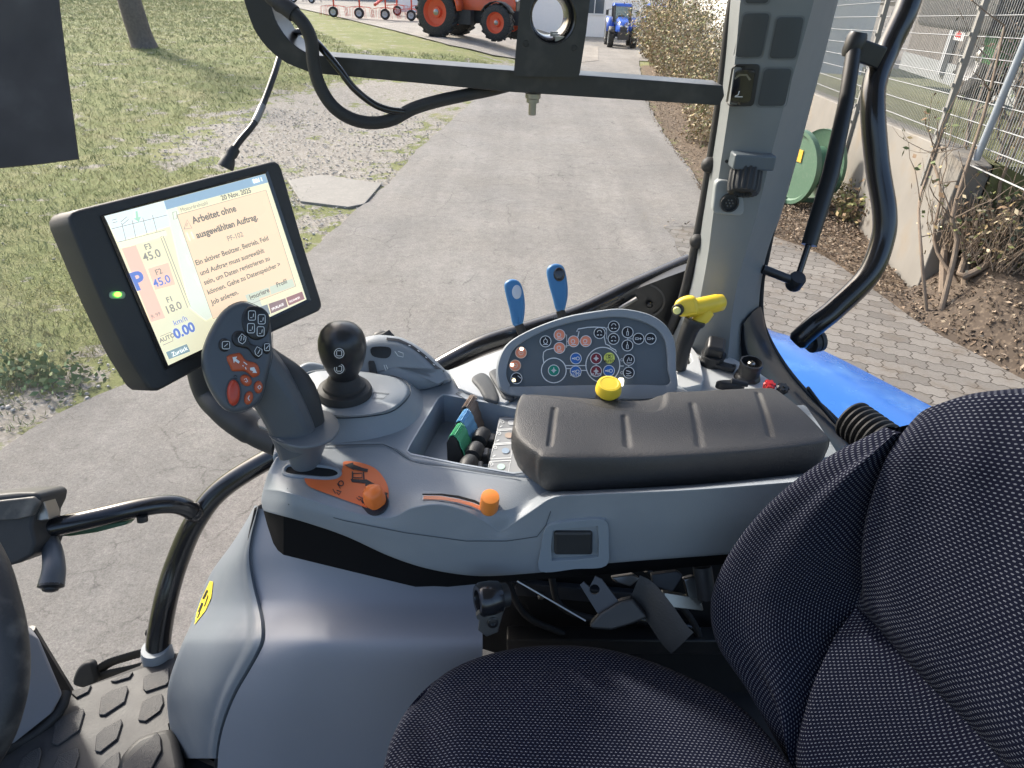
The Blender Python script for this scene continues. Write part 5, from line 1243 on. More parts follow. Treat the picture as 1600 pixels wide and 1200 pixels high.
# deck with openings
deck = [(425, 712), (437, 655), (452, 606), (462, 588), (475, 573), (520, 566), (610, 560), (700, 577), (745, 561), (790, 545), (850, 540), (1060, 600), (1200, 690), (1100, 734), (900, 744), (811, 744), (700, 728), (643, 719), (620, 703), (598, 693), (550, 693), (503, 695), (450, 703)]
tray = [(641, 709), (636, 704), (640, 695), (684, 622), (692, 616), (702, 617), (760, 628), (815, 640), (870, 650), (880, 730), (802, 739), (720, 725)]
d3 = [Z(x, y, ZD) for x, y in deck]; t3 = [Z(x, y, ZD) for x, y in tray]
allp = d3 + t3; tt = tessellate_polygon([d3, t3]); nd, nt_ = len(d3), len(t3)
mb = MB(); b = len(allp); low = [p + V((0, 0, -.09)) for p in d3]
tl = []; cxy = sum(t3, V()) / nt_
for p in t3: q = p.lerp(cxy, .06); tl.append(V((q.x, q.y, ZD - .045)))
mb.add(allp + low, [tuple(a) for a in tt] + [(i, (i + 1) % nd, b + (i + 1) % nd, b + i) for i in range(nd)])
dk_ = mb.build('deck', PLG, con, bev=.004, bseg=3, ang=30)
mb = MB(); mb.add([p + V((0, 0, -.0005)) for p in t3] + tl, [(i, (i + 1) % nt_, nt_ + (i + 1) % nt_, nt_ + i) for i in range(nt_)] + [tuple(nt_ + i for i in a) for a in tessellate_polygon([tl])])
tr_ = mb.build('lever_tray', mat('tray_grey', (.24, .28, .33), .45, bump=.12, bscale=900, dirt=.2), con, ang=30)
strokes('tray_rim_highlight', [closep(tray)], lambda x, y: Z(x, y, ZD + .0008), mat('rim_highlight_grey', (.33, .37, .41), .35), tr_, w=2.2)  # pale line paints a highlight along the tray edge
strokes('panel_seam', [[(503, 696), (598, 694), (620, 703), (643, 720), (700, 729), (811, 746)]], lambda x, y: Z(x, y, ZD + .0012), SEAM, dk_, w=1.3)
# black underside wedge
bl = [(412, 800), (418, 822), (427, 849), (434, 860), (443, 867), (500, 881), (570, 898), (649, 917), (678, 916), (700, 917), (741, 913), (850, 905), (1000, 893), (1150, 880)]
top_ = [Yp(x, crx(R4, [x])[0] - 4, Yf(x) + .012) for x, y in bl]; bot_ = [Yp(x, y, Yf(x) + .022) for x, y in bl]
mk('underside_cover', *grid([top_, bot_, [p + V((0, .25, .0)) for p in bot_]]), mat('underside_black', (.008, .008, .009), .8, spec=.1), con, ang=30)
# podium for the joystick
def nest(name, outs, m, parent, n=60, cap=True, **k):
    rows = [roundpoly([Z(x, y, z) for x, y in pts], .022, 5, n) for pts, z in outs]; vs, fs = grid(rows, True); vs = list(vs); c = sum(rows[-1], V()) / n
    if cap: vs.append(c); b = (len(rows) - 1) * n; fs += [(b + i, b + (i + 1) % n, len(vs) - 1) for i in range(n)]
    mb = MB(); mb.add(vs, fs); return mb.build(name, m, parent, **k)
base_o = [(470, 700), (452, 650), (458, 610), (480, 585), (560, 575), (640, 590), (668, 620), (662, 655), (635, 678), (580, 694), (520, 700)]
mid_o = [(478, 668), (462, 630), (466, 600), (482, 582), (560, 574), (634, 584), (651, 612), (648, 640), (622, 658), (580, 670), (525, 674)]
top_o = [(486, 645), (474, 616), (474, 594), (488, 580), (560, 578), (622, 590), (640, 606), (637, 622), (614, 642), (580, 650), (530, 653)]
pod = nest('joystick_podium', [(base_o, ZD - .004), ([(x * .5 + a * .5, y * .5 + b_ * .5) for (x, y), (a, b_) in zip(base_o, mid_o)], ZD + .003), (mid_o, ZD + .012), (top_o, ZD + .026)], PLG, con, cap=False, ang=60)
PT = ZD + .026
top2 = [(p[0] * .985 + 8, p[1] * .985 + 7.5) for p in top_o]; sc_t = lambda f: [(560 + (x - 560) * f, 614 + (y - 614) * f) for x, y in top_o]
nest('podium_cap', [(sc_t(1.0), PT), (sc_t(1.0), PT + .005), (sc_t(.985), PT + .008), (sc_t(.93), PT + .0105), (sc_t(.5), PT + .011)], PLG, con, ang=60)
strokes('cap_seam', [closep(sm(sc_t(1.004), 60))], lambda x, y: Z(x, y, PT + .0008), SEAM, pod, w=1.6)
strokes('label_outline', [closep([(584, 613), (608, 615), (600, 622), (581, 622)])], lambda x, y: Z(x, y, PT + .0118), SEAM, pod, w=.9)
# fin plate left of the joystick
fp_ = (Z(480, 600, ZD), V((.35, -.75, .55)).normalized())
pillow('podium_fin', cr([PL(x, y, fp_) for x, y in ((456, 606), (462, 580), (474, 568), (492, 566), (510, 574), (516, 600), (500, 620), (470, 626))], 40, True), fp_, .03, .006, PLG, con)
# throttle dome
dp0 = D(650, 596, 1.05)
ax_u = RT * 1; rows = []
dome_o = [(520, 612), (530, 560), (552, 533), (580, 523), (605, 523), (630, 528), (660, 545), (686, 568), (706, 592), (690, 602), (665, 610), (640, 612), (600, 616)]
dpl_ = (D(640, 612, .985), V((.1, -.86, .5)).normalized())
dome = pillow('throttle_dome', cr([PL(x, y, dpl_) for x, y in dome_o], 70, True), dpl_, .06, .022, PLG, con, steps=8, ang=80)
DB = bvh(dome); dq = lambda x, y, o=.0008: hit(DB, x, y, o, 1.0)
strokes('dome_seam', [[(636, 611), (665, 609), (688, 601), (705, 590)]], dq, SEAM, dome, w=1.4)
strokes('lever_slot', [cr_ for cr_ in [[(604, 530), (622, 532), (642, 541), (662, 556), (680, 573), (693, 582)]]], lambda x, y: dq(x, y, .001), BLK, dome, w=4)
decal('thumbwheel_window', sm([(581, 543), (604, 542), (611, 546), (610, 555), (602, 560), (582, 556)], 20), lambda x, y: dq(x, y, .001), BLK, dome, cuts=1)
decal('dome_rocker', sm([(576, 567), (581, 564), (586, 567), (592, 594), (588, 598), (581, 596)], 20), lambda x, y: dq(x, y, .001), BLM, dome, cuts=1, thick=.003)
strokes('marks', [[(600, 570), (603, 579), (606, 576), (603, 570)], [(602, 587), (606, 593), (609, 587)], [(617, 549), (622, 556), (630, 558), (630, 552), (622, 549)], [(638, 540), (641, 541)], [(652, 548), (655, 550)], [(664, 558), (667, 560)], [(676, 569), (679, 571)]], lambda x, y: dq(x, y, .001), WHT, dome, w=1)
thp = (D(598, 520, 1.035), V((.1, -.7, .7)).normalized())
pillow('throttle_lever', cr([PL(x, y, thp) for x, y in ((578, 530), (582, 519), (592, 514), (604, 515), (616, 521), (608, 526), (596, 531), (584, 536))], 30, True), thp, .02, .010, BLM, con)
# far light strip and pads on the deck
strip = [(702, 578), (745, 560), (792, 543), (800, 580), (808, 618), (790, 630), (745, 618), (716, 606)]
MB().prism([Z(x, y, ZD + .004) for x, y in strip], V((0, 0, -.02))).build('rear_switch_plate', PLL, con, bev=.002)
for pts in (((737, 594), (742, 587), (753, 583), (763, 588), (771, 600), (779, 620), (777, 628), (768, 626), (757, 622), (748, 608)), ((765, 586), (768, 579), (780, 577), (795, 590), (804, 618), (797, 625), (786, 622), (780, 612))):
    pp_ = (Z(770, 605, ZD + .005), V((0, 0, 1))); puff('oval_switch', cr([PL(x, y, pp_) for x, y in pts], 36, True), pp_, .004, .004, mat('switch_pad_grey', (.075, .08, .085), .6, bump=.2, bscale=800, spec=.3), con)
strokes('label_outline', [closep([(712, 615), (722, 611), (739, 619), (730, 625)])], lambda x, y: Z(x, y, ZD + .0012), SEAM, con, w=1)
# ---------- paddle levers in the tray
def paddle(px, py, m, s=1.0, nm='paddle_lever'):
    prof = [(0, 33), (-1, 2), (4, -6), (10, -7), (15, -3), (33, 34)]   # px profile relative
    zb = ZD - .043; c0 = Z(px, py + 30, zb); k = .00084 * s
    up = V((0, 0, 1)); rx = V((1, 0, 0)); P = [c0 + rx * (x * k * 1.0) + up * ((32 - y) * k * 1.45) for x, y in prof]
    ev = (Z(px + 13, py + 8, zb) - c0) * .9; ev.z = 0; b_ = MB().prism([p for p in P], ev).build(nm, BLK, con, bev=.0015)
    Q = [P[2] + V((-.001, 0, -.004)), P[2].lerp(P[3], .0) + V((0, 0, .0012)), P[3] + V((0, 0, .0018)), P[4] + V((.0012, 0, .0012)), P[4].lerp(P[5], .93) + V((.0018, 0, .0005))]
    Qs = []
    for i in range(len(Q) - 1): Qs += [Q[i].lerp(Q[i + 1], j / 6) for j in range(6)]
    Qs.append(Q[-1]); nml = V((.35, 0, .7)).normalized()
    rows = []
    for yy in (.02, .98):
        rows.append([p + ev * yy + nml * (.0016 if i % 2 else 0) for i, p in enumerate(Qs)])
    mk('ribbed_cap', *grid(rows), m, b_, solid=.0016, smooth=False)
    return b_
for px, py, m in ((718, 656, BRN), (709, 679, LBL), (699, 702, GRN)): paddle(px, py - 6, m)
for px, py in ((752, 683), (742, 706), (732, 727)):
    f = Z(px, py, ZD - .02); f_ = MB().lathe([(.0105, -.011), (.012, -.006), (.0125, 0), (.012, .006), (.0105, .011)], f, (.25, 1, .0), 20).build('finger_wheel', BLM, con)
    MB().box(f + V((.012, .0, -.006)), (.014, .018, .016)).build('finger_tab', BLK, f_, bev=.002)
# symbol strip beside
SST = mat('symbol_strip_grey', (.30, .31, .32), .45, dirt=.2)
zs = ZD - .016
ss_ = MB().prism([Z(x, y, zs) for x, y in ((762, 742), (780, 652), (818, 645), (840, 700), (810, 752))], V((0, 0, -.01))).build('symbol_strip', SST, con, bev=.001)
for k, (m, xx, yy) in enumerate(((WHT, 799, 660), (SAL, 795, 680), (LBL, 790, 704), (TEA, 783, 729))):
    decal('cell_dot', circ(xx, yy, 6 if k else 5.5, 4.5, 18), lambda x, y: Z(x, y, zs + .001), [mat('dot_pale', (.55, .56, .57), .5), mat('dot_tan', (.42, .33, .27), .5), mat('dot_blue', (.28, .36, .46), .5), mat('dot_mint', (.45, .62, .55), .5)][k], ss_)
cells = []
for k, (x0, y0, x1, y1) in enumerate(((779, 655, 812, 668), (774, 673, 806, 690), (768, 695, 802, 714), (762, 721, 798, 738))):
    cells.append((closep([(x0 + 3, y0), (x1, y0 - 2), (x1 - 4, y1 + 1), (x0 - 2, y1 + 3)]), 1))
    cells.append((closep(circ(x0 + 6, y0 + 4, 2.5, 2, 8)), .9)); cells.append(([(x0 + 2, y1 - 1), (x0 + 6, y1 - 3)], 1.2))
strokes('cell_lines', cells, lambda x, y: Z(x, y, zs + .001), WHT, ss_, w=.8)
# ---------- armrest pad
ZA = 2.53
def padrow(pts, n): return cr([Z(x, y, ZA) for x, y in pts], n)
fr1 = [(803, 668), (812, 684), (838, 704), (870, 714), (1020, 712), (1180, 702), (1278, 690), (1296, 683)]
bk1 = [(812, 622), (818, 614), (832, 611), (880, 614), (960, 620), (1010, 620), (1036, 612), (1080, 610), (1160, 606), (1200, 605), (1212, 607)]
# resample the back by matching x fraction
NA = 230; fr3 = padrow(fr1, NA); bk3 = padrow(bk1, NA)
grooves = [((866, 642), (859, 696)), ((975, 654), (980, 698)), ((1081, 634), (1093, 697)), ((1184, 616), (1203, 682))]
g3 = [(Z(*a, ZA), Z(*b_, ZA)) for a, b_ in grooves]
ledge = cr([Z(x, y, ZA) for x, y in ((822, 616), (860, 620), (905, 628), (960, 640), (1005, 646), (1030, 642), (1038, 632), (1040, 612))], 40)
ledp = [(q.x, q.y) for q in ledge] + [(q.x, q.y) for q in [Z(1040, 560, ZA), Z(780, 560, ZA)]]
rows = []; NP = 64
for j in range(NP + 1):
    s = j / NP; r_ = []
    for i in range(NA):
        p = bk3[i].lerp(fr3[i], s); z = 0
        for a, b_ in g3:
            ab = b_ - a; t = max(0, min(1, (p - a).dot(ab) / ab.dot(ab))); d = (p - a - ab * t).length; z -= .0026 * math.exp(-(d / .0034) ** 4)
        z -= .004 / (1 + math.exp(-max(-.02, min(.02, sdist((p.x, p.y), ledp))) / .0012))
        ed = min(min(i, NA - 1 - i) / 6, min(j, NP - j) / 4, 1); z -= .0016 * (1 - ed) ** 2
        r_.append(p + V((0, 0, z + .004 * math.sin(math.pi * s))))
    rows.append(r_)
# side skirts
def skirt(edge, drop, cen):
    out = []
    for d_, o_ in ((.0012, .0008), (.004, .002), (.012, .003), (.03, .002), (drop - .008, -.003), (drop, -.010)):
        out.append([p + V((0, 0, -d_)) + (V((p.x - cen.x, p.y - cen.y, 0)).normalized() * o_) for p in edge])
    return out
loop = rows[-1] + [r_[-1] for r_ in rows[::-1]][1:] + rows[0][::-1][1:] + [r_[0] for r_ in rows][1:-1]
cen = sum(loop, V()) / len(loop); sk_ = skirt(loop, .055, cen)
vs, fs = grid(rows); v2, f2 = grid([loop] + sk_, True); mb = MB(); mb.add(vs, fs); mb.add(v2, f2); mb.add(sk_[-1], tessellate_polygon([sk_[-1]]))
PADT = PAD
arm = mb.build('armrest_pad', PAD, con, ang=60)
bm = bmesh.new(); bm.from_mesh(arm.data); bmesh.ops.remove_doubles(bm, verts=bm.verts, dist=.00005); bmesh.ops.recalc_face_normals(bm, faces=bm.faces); bm.to_mesh(arm.data); bm.free()
# ---------- grab recess with button on the side face
fpn = (Yp(900, 850, .597), V((0, -1, 0)))
PF = lambda x, y, o=0: Yp(x, y, .5965 - o)
fo_ = sm([(845, 893), (845, 860), (850, 832), (862, 820), (900, 814), (938, 812), (950, 820), (951, 850), (947, 884), (900, 889)], 50)
fi_ = [(862, 877), (864, 829), (936, 822), (935, 872)]
o3 = [PF(x, y, .003) for x, y in fo_]; i3 = [PF(x, y, .003) for x, y in [(862, 877), (861, 852), (864, 829), (900, 825), (934, 822), (936, 846), (935, 871), (900, 875)]]
t = tessellate_polygon([o3, i3]); no, ni = len(o3), len(i3); oo = [p + V((0, .006, 0)) for p in o3]; ii = [p + V((0, .016, 0)) for p in [i3[k].lerp(sum(i3, V()) / 8, .08) for k in range(8)]]
mb = MB(); mb.add(o3 + i3 + oo + ii, [tuple(a) for a in t] + [(i, (i + 1) % no, no + ni + (i + 1) % no, no + ni + i) for i in range(no)] + [(no + i, no + (i + 1) % ni, 2 * no + ni + (i + 1) % ni, 2 * no + ni + i) for i in range(ni)])
gh = mb.build('handle_surround', mat('surround_grey', (.25, .29, .33), .42, bump=.12, bscale=900), con, bev=.001, ang=30)
pillow('release_button', [PF(x, y, .0045) for x, y in rrect(866, 833, 926, 868, 4)], (PF(896, 850, .0045), V((0, -1, 0))), .012, .003, BLM, gh)
# ---------- orange plate with marks, knob, slider
OP = [(476, 751), (480, 748), (505, 750), (524, 748), (532, 742), (536, 730), (538, 722), (560, 723), (585, 732), (600, 748), (607, 765), (606, 784), (596, 795), (580, 796), (555, 788), (515, 774), (484, 762)]
op = decal('orange_symbol_plate', sm(OP, 60), lambda x, y: cp(x, y, .0012), ORG, con, cuts=2)
opz = lambda x, y: cp(x, y, .002)
strokes('arrow', [([(551, 732), (575, 737)], 5)], opz, KEY, op)
def poly(name, pts, m, pr_, parent): return decal(name, pts, pr_, m, parent)
poly('arrow', [(538, 728), (552, 724), (553, 736)], KEY, opz, op)
poly('arrow', [(552, 727), (576, 736), (552, 735)], KEY, opz, op)
poly('arrow', [(548, 750), (574, 751), (572, 757), (550, 755)], KEY, opz, op); poly('arrow', [(586, 758), (572, 750), (571, 761)], KEY, opz, op)
strokes('symbol', [([(552, 741), (566, 741), (566, 748), (552, 748), (552, 741)], 1.6), ([(551, 738), (551, 751)], 2), ([(568, 739), (569, 751)], 2), ([(526, 771), (529, 775), (533, 770), (526, 768)], 1.6), ([(524, 773), (520, 766)], 1.2), ([(532, 765), (527, 757)], 1), (closep(circ(533, 757, 4, 4, 8)), 1.6), ([(557, 779), (561, 783), (567, 780), (560, 777)], 1.3), ([(567, 788), (563, 781)], 1.2)], opz, KEY, op, w=1.4)
MB().lathe([(.0165, 0), (.0165, .002), (.0155, .003)], cp(586, 787, .0005), (-.05, -.45, .9), 28).build('knob_base', KEY, op)
kb = cp(587, 783, .002); ko = MB().lathe([(.0135, 0), (.0135, .008), (.0125, .012), (.0115, .020), (.0085, .0235), (.001, .025)], kb, (-.05, -.35, .95), 30, flute=.05, nfl=5).build('rotary_knob', mat('bright_orange_plastic', (.85, .20, .04), .4), con, ang=50)
poly('pointer', [(602, 770), (607, 772), (603, 777)], KEY, opz, op)
# handle hole
hole = sm([(446, 742), (444, 736), (452, 728), (480, 728), (505, 730), (522, 733), (531, 739), (527, 746), (510, 749), (480, 747), (458, 745)], 40)
decal('handle_slot', hole, lambda x, y: cp(x, y, .0016), mat('slot_black', (.006, .006, .007), .9), con, cuts=1)
MB().tube([cp(x, y, .001) for x, y in closep(hole)], .0028, 8, cap=False).build('slot_rim', PLG, con)
# slider arc
arc1 = [(660, 779), (690, 780), (715, 784), (738, 790), (756, 797)]
strokes('slider_slot', [([(660, 774), (690, 774), (716, 777), (742, 784), (764, 796)], 4)], lambda x, y: cp(x, y, .0008), mat('slot_black', (0, 0, 0)), con)
strokes('slider_scale', [(arc1, 8)], lambda x, y: cp(x, y, .0012), mat('scale_frame', (.42, .44, .45), .4), con)
strokes('slider_scale', [([(662, 779.5), (690, 780.5), (715, 784.5), (737, 790), (753, 796)], 5.5)], lambda x, y: cp(x, y, .002), mat('copper_orange', (.62, .20, .08), .4), con)
sb0 = cp(764, 792, .000); sk2 = MB().lathe([(.0105, -.004), (.0115, .0), (.0112, .018), (.0105, .0215), (.006, .0225), (.001, .0228)], sb0, (.07, -.25, 1), 24).build('slider_knob', ORL, con, ang=50)
# ---------- joystick
jb = Z(539, 616, PT + .01); k = 1 / 1050 * (jb - CAM).dot(FW)
MB().lathe([(42 * k, -.002), (42.5 * k, .006), (40 * k, .011), (33 * k, .013), (32.5 * k, .017), (26 * k, .021), (24 * k, .026), (19 * k, .030), (17 * k, .040)], jb, (.02, 0, 1), 40).build('gaiter', RUB, con)
prof = [(16, 14), (18, 24), (24, 40), (31, 58), (36, 78), (38, 96), (37, 112), (33, 126), (25, 137), (14, 143), (.5, 145)]
js = MB().lathe([(r * k * .94, h * k * .80 + .006) for r, h in prof], jb, (.045, 0, 1), 40).build('joystick_knob', mat('satin_black_knob', (.022, .023, .026), .36, coat=.05, bump=.05, bscale=700), con, ang=80)
JB = bvh(js)
for x, y in ((530, 552), (530, 576)):
    c = hit(JB, x, y, 0, .9); n_ = V((-.25, -.95, .25)).normalized()
    bt_ = MB().lathe([(.0078, -.004), (.0078, .0012), (.007, .0018), (.001, .0018)], c, n_, 24).build('joystick_button', BLK, js)
    pl = (c + n_ * .0022, n_); strokes('symbol', [closep(circ(x, y, 7.5, 7.5, 20)), closep(rrect(x - 4, y - 4, x + 4, y + 4, 1, 2))], lambda a, b_: PL(a, b_, pl), WHT, bt_, w=1.1)
# ---------- multifunction handle
hn = V((.50, -.74, .45)).normalized(); hp_ = (D(372, 558, .745), hn)
HO = [(377, 471), (395, 475), (411, 484), (421, 497), (425, 515), (426, 555), (418, 588), (410, 621), (396, 637), (373, 645), (354, 641), (336, 620), (322, 590), (317, 560), (322, 535), (336, 505), (354, 481)]
hd = pillow('multifunction_handle', cr([PL(x, y, hp_) for x, y in HO], 80, True), hp_, .026, .006, HND, con, steps=5, ang=60)
HF = lambda x, y, o=.0008: PL(x, y, hp_, o)
strokes('rim_groove', [closep(sm(HO, 60))], lambda x, y: PL(x, y, hp_, -.010), BLK, hd, w=1)
def zc4(x, y): return (300 + x / 5.456, 460 + y / 5.456)
def hb_(name, pts, m, hh=.004, parent=hd):
    return puff(name, cr([HF(*zc4(x, y), .0) for x, y in pts], 36, True), hp_, .002, hh, m, parent)
q4 = hb_('button_cluster', ((430, 170), (470, 110), (520, 98), (590, 110), (640, 150), (665, 210), (655, 300), (625, 360), (560, 390), (500, 375), (450, 320), (425, 250)), BLK, .003)
wb_ = hb_('rocker_button', ((340, 350), (370, 315), (420, 310), (465, 335), (485, 400), (520, 430), (580, 445), (605, 480), (590, 530), (550, 550), (515, 520), (480, 470), (420, 455), (370, 440), (340, 400)), BLK)
rb1 = hb_('round_button', [(275 + 50 * math.cos(q * .524), 432 + 58 * math.sin(q * .524)) for q in range(12)], BLK)
rb2 = hb_('round_button', [(637 + 36 * math.cos(q * .524), 458 + 52 * math.sin(q * .524)) for q in range(12)], BLK)
hb_('hollow_ring', [(352 + 70 * math.cos(q * .524), 838 + 128 * math.sin(q * .524)) for q in range(12)], mat('handle_recess', (.045, .052, .06), .5), .0006)
ob = hb_('direction_rocker', ((295, 530), (385, 500), (415, 505), (460, 560), (550, 590), (578, 660), (560, 695), (515, 708), (480, 675), (440, 655), (350, 655), (325, 620)), ORB, .005)
o1 = hb_('oval_button', [(353 + 56 * math.cos(q * .524), 838 + 112 * math.sin(q * .524)) for q in range(12)], mat('red_orange_plastic', (.50, .06, .03), .4), .006)
o2 = hb_('small_button', [(460 + 48 * math.cos(q * .524) + 12 * math.sin(q * .524), 733 + 50 * math.sin(q * .524)) for q in range(12)], ORB)
o3_ = hb_('small_button', [(565 + 38 * math.cos(q * .524), 790 + 54 * math.sin(q * .524)) for q in range(12)], ORB)
o4 = hb_('small_button', [(482 + 38 * math.cos(q * .524) - 8 * math.sin(q * .524), 882 + 58 * math.sin(q * .524)) for q in range(12)], ORB)
def hs_(parent, paths, w, off): strokes('symbol', [[zc4(*p) for p in pp] for pp in paths], lambda x, y: HF(x, y, off), WHT, parent, w=w)
for cx, cy in ((511, 180), (594, 212), (503, 288), (585, 315)): hs_(q4, [closep(rrect(cx - 30, cy - 40, cx + 30, cy + 40, 12, 3)), [(cx - 14, cy + 18), (cx + 4, cy + 18)], [(cx + 10, cy + 12), (cx + 14, cy - 16)]], 1.0, .0036)
hs_(wb_, [closep([(395, 375), (425, 335), (462, 365), (455, 400), (430, 422), (400, 405)]), [(415, 395), (425, 355)], [(440, 390), (445, 360)], closep([(535, 480), (555, 445), (598, 470), (595, 505), (568, 530), (542, 510)]), [(560, 505), (580, 470)]], 1.0, .0046)
hs_(rb1, [closep(rrect(258, 400, 322, 465, 14, 3)), [(275, 445), (305, 420)]], 1.0, .0046); hs_(rb2, [closep(rrect(618, 420, 662, 480, 10, 3)), [(630, 465), (655, 435)]], .9, .0046)
for pts in ([(345, 535), (385, 530), (375, 548), (408, 572), (398, 590), (365, 568), (358, 588)], [(495, 625), (530, 620), (555, 670), (515, 668), (522, 655), (495, 645)]):
    decal('symbol', [zc4(*p) for p in pts], lambda x, y: HF(x, y, .0056), WHT, ob)
hs_(ob, [[(440, 575), (470, 600)], [(430, 605), (440, 612)], [(455, 620), (462, 640)]], 1.4, .0056)
hs_(o2, [[(445, 725), (462, 715), (475, 745)], [(452, 742), (468, 748)]], 1.1, .0046); hs_(o3_, [[(560, 790), (575, 775), (590, 790), (575, 808), (560, 790)]], 1.1, .0046); hs_(o4, [[(490, 862), (478, 885), (490, 905)]], 1.2, .0046)
strokes('symbol', [[zc4(355, 700), zc4(370, 690), zc4(385, 700)], [zc4(360, 715), zc4(388, 715)]], lambda x, y: HF(x, y, .0008), KEY, hd, w=1.5)
# grip shaft
gp0, gp1 = D(388, 560, .785), D(468, 700, .835); u_ = (gp1 - gp0).normalized()
gs = MB(); n = 14; sx_ = V((1, .25, 0)); sx_ = (sx_ - u_ * sx_.dot(u_)).normalized(); sy_ = u_.cross(sx_); rows = []
for i in range(n):
    t = i / (n - 1); c = gp0.lerp(gp1, t) + sx_ * (.007 * math.sin(math.pi * t)); rx_ = .030 - .003 * t; ry_ = .026 - .002 * t
    rows.append([c + sx_ * (rx_ * abs(math.cos(q)) ** .8 * (1 if math.cos(q) > 0 else -1)) + sy_ * (ry_ * abs(math.sin(q)) ** .8 * (1 if math.sin(q) > 0 else -1)) for q in [2 * math.pi * j / 10 + .3 for j in range(10)]])
vs, fs = grid(rows, True); mb = MB(); mb.add(vs, fs); mb.build('grip', HND, con, bev=.004, bseg=3, ang=30)
MB().tube(cr([gp0.lerp(gp1, .12) + V((0.0, .028, -.004)), gp0.lerp(gp1, .5) + V((.022, .024, .01)), gp1 + V((.01, .02, .01))], 12), .020, 14).build('grip_back', BLM, con)
# funnel collar
ck0, ck1 = D(480, 744, .865), D(472, 668, .83); cu = (ck1 - ck0).normalized(); Lc = (ck1 - ck0).length
CLM = mat('collar_grey', (.13, .145, .16), .4, bump=.1, bscale=900)
MB().lathe([(.016, -.01), (.018, Lc * .25), (.021, Lc * .45), (.028, Lc * .7), (.037, Lc * .95), (.040, Lc), (.0405, Lc + .002), (.034, Lc + .001), (.030, Lc * .8)], ck0, cu, 40, cap=False).build('funnel_collar', CLM, con, ang=50)
fpl_ = (ck1 + cu * .002, cu)
pillow('collar_rest', cr([PL(x, y, fpl_) for x, y in ((494, 641), (512, 642), (526, 652), (531, 668), (520, 684), (500, 694), (470, 698), (440, 690), (420, 672), (404, 664), (404, 655), (416, 653), (440, 664), (470, 668), (490, 660))], 50, True), fpl_, .004, .0015, CLM, con)
# =====================================================================  rear side console with symbol panel and levers
rc = empty('rear_side_console', V((.3, 1.0, 2.3)), 'light grey rear side console with the black symbol panel, blue levers and yellow lever', 'side console')
zr = 2.44
rcp = [(1050, 560), (1075, 536), (1110, 545), (1150, 560), (1180, 576), (1215, 600), (1245, 640), (1150, 690), (1000, 690), (780, 640), (785, 560), (900, 540)]
MB().prism([Z(x, y, zr) for x, y in rcp], V((0, 0, -.12))).build('console_top', PLL, rc, bev=.006)
pn = V((.02, -.80, .60)).normalized(); pp0 = (D(915, 560, .985), pn)
PO = [(779, 604), (775, 578), (781, 553), (797, 532), (835, 511), (885, 493), (935, 484), (972, 481), (1010, 488), (1035, 501), (1050, 519), (1057, 540), (1058, 575), (1058, 612), (1020, 624), (950, 625), (860, 624), (802, 619), (787, 613)]
PI = [(791, 585), (795, 562), (807, 541), (847, 518), (880, 507), (910, 500), (960, 495), (997, 500), (1025, 513), (1039, 531), (1043, 552), (1044, 575), (1045, 600), (1000, 601), (900, 602), (806, 604), (797, 601)]
po3 = cr([PL(x, y, pp0) for x, y in PO], 90, True); pi3 = cr([PL(x, y, pp0) for x, y in PI], 90, True); cc_ = sum(po3, V()) / 90
rows = [[p - pn * .05 for p in po3], [p - pn * .008 for p in po3], [p - pn * .003 + (cc_ - p).normalized() * .0008 for p in po3], [p + (cc_ - p).normalized() * .003 for p in po3], [p + (p - cc_).normalized() * .0015 for p in pi3], [p - pn * .001 for p in pi3], [p - pn * .006 for p in pi3]]
pnl = MB().add(*grid(rows, True)).build('symbol_panel', PLG, rc, ang=50)
pif = [p - pn * .0055 for p in pi3]; fc_ = MB(); fc_.add(pif + [sum(pif, V()) / 90], [(i, (i + 1) % 90, 90) for i in range(90)]); fce = fc_.build('panel_face', DGP, pnl)
fq = (pp0[0] - pn * .0050, pn); P0 = lambda x, y, o=0: PL(x, y, fq, o)
def z8(x, y): return (820 + x / 6.957, 500 + y / 6.957)
WL_ = [(closep(circ(*z8(315, 548), 19.3, 19.3, 40)), 1.5), (closep(circ(*z8(848, 488), 26.5, 27.5, 44)), 1.5),
       ([z8(440, 495), z8(672, 495)], 1.3), ([z8(448, 528), z8(520, 528)], 1.3), ([z8(600, 548), z8(680, 548)], 1.3),
       ([z8(*p) for p in ((207, 470), (198, 400), (205, 350), (235, 325), (320, 305))], 1.4), ([z8(435, 285), z8(480, 275)], 1.2),
       ([z8(*p) for p in ((575, 190), (590, 125), (562, 125), (580, 98), (680, 80), (760, 76), (870, 82), (885, 105))], 1.5),
       ([z8(*p) for p in ((862, 180), (880, 262), (922, 280), (935, 300), (985, 325), (995, 350))], 1.5),
       ([z8(435, 160), z8(455, 160), z8(455, 300), z8(438, 300)], .9), ([z8(455, 232), z8(470, 232)], .9), ([z8(585, 232), z8(605, 232)], .9),
       ([z8(905, 75), z8(890, 85), z8(890, 205), z8(905, 205)], .9), ([z8(870, 142), z8(890, 142)], .9), ([z8(1117, 195), z8(1117, 218)], .9), ([z8(1117, 205), z8(1175, 205)], .9), ([z8(1290, 203), z8(1310, 203)], .9),
       ([z8(775, 475), z8(775, 500)], 1), ([z8(1030, 500), z8(1075, 500)], 1.4), ([z8(1130, 488), z8(1130, 512)], .9), (closep(circ(*z8(1055, 433), 2, 2, 8)), .7), (closep(circ(*z8(1055, 574), 2, 2, 8)), .7)]
strokes('tractor_outline', WL_, lambda x, y: P0(x, y, .0006), WHT, fce, w=1.4)
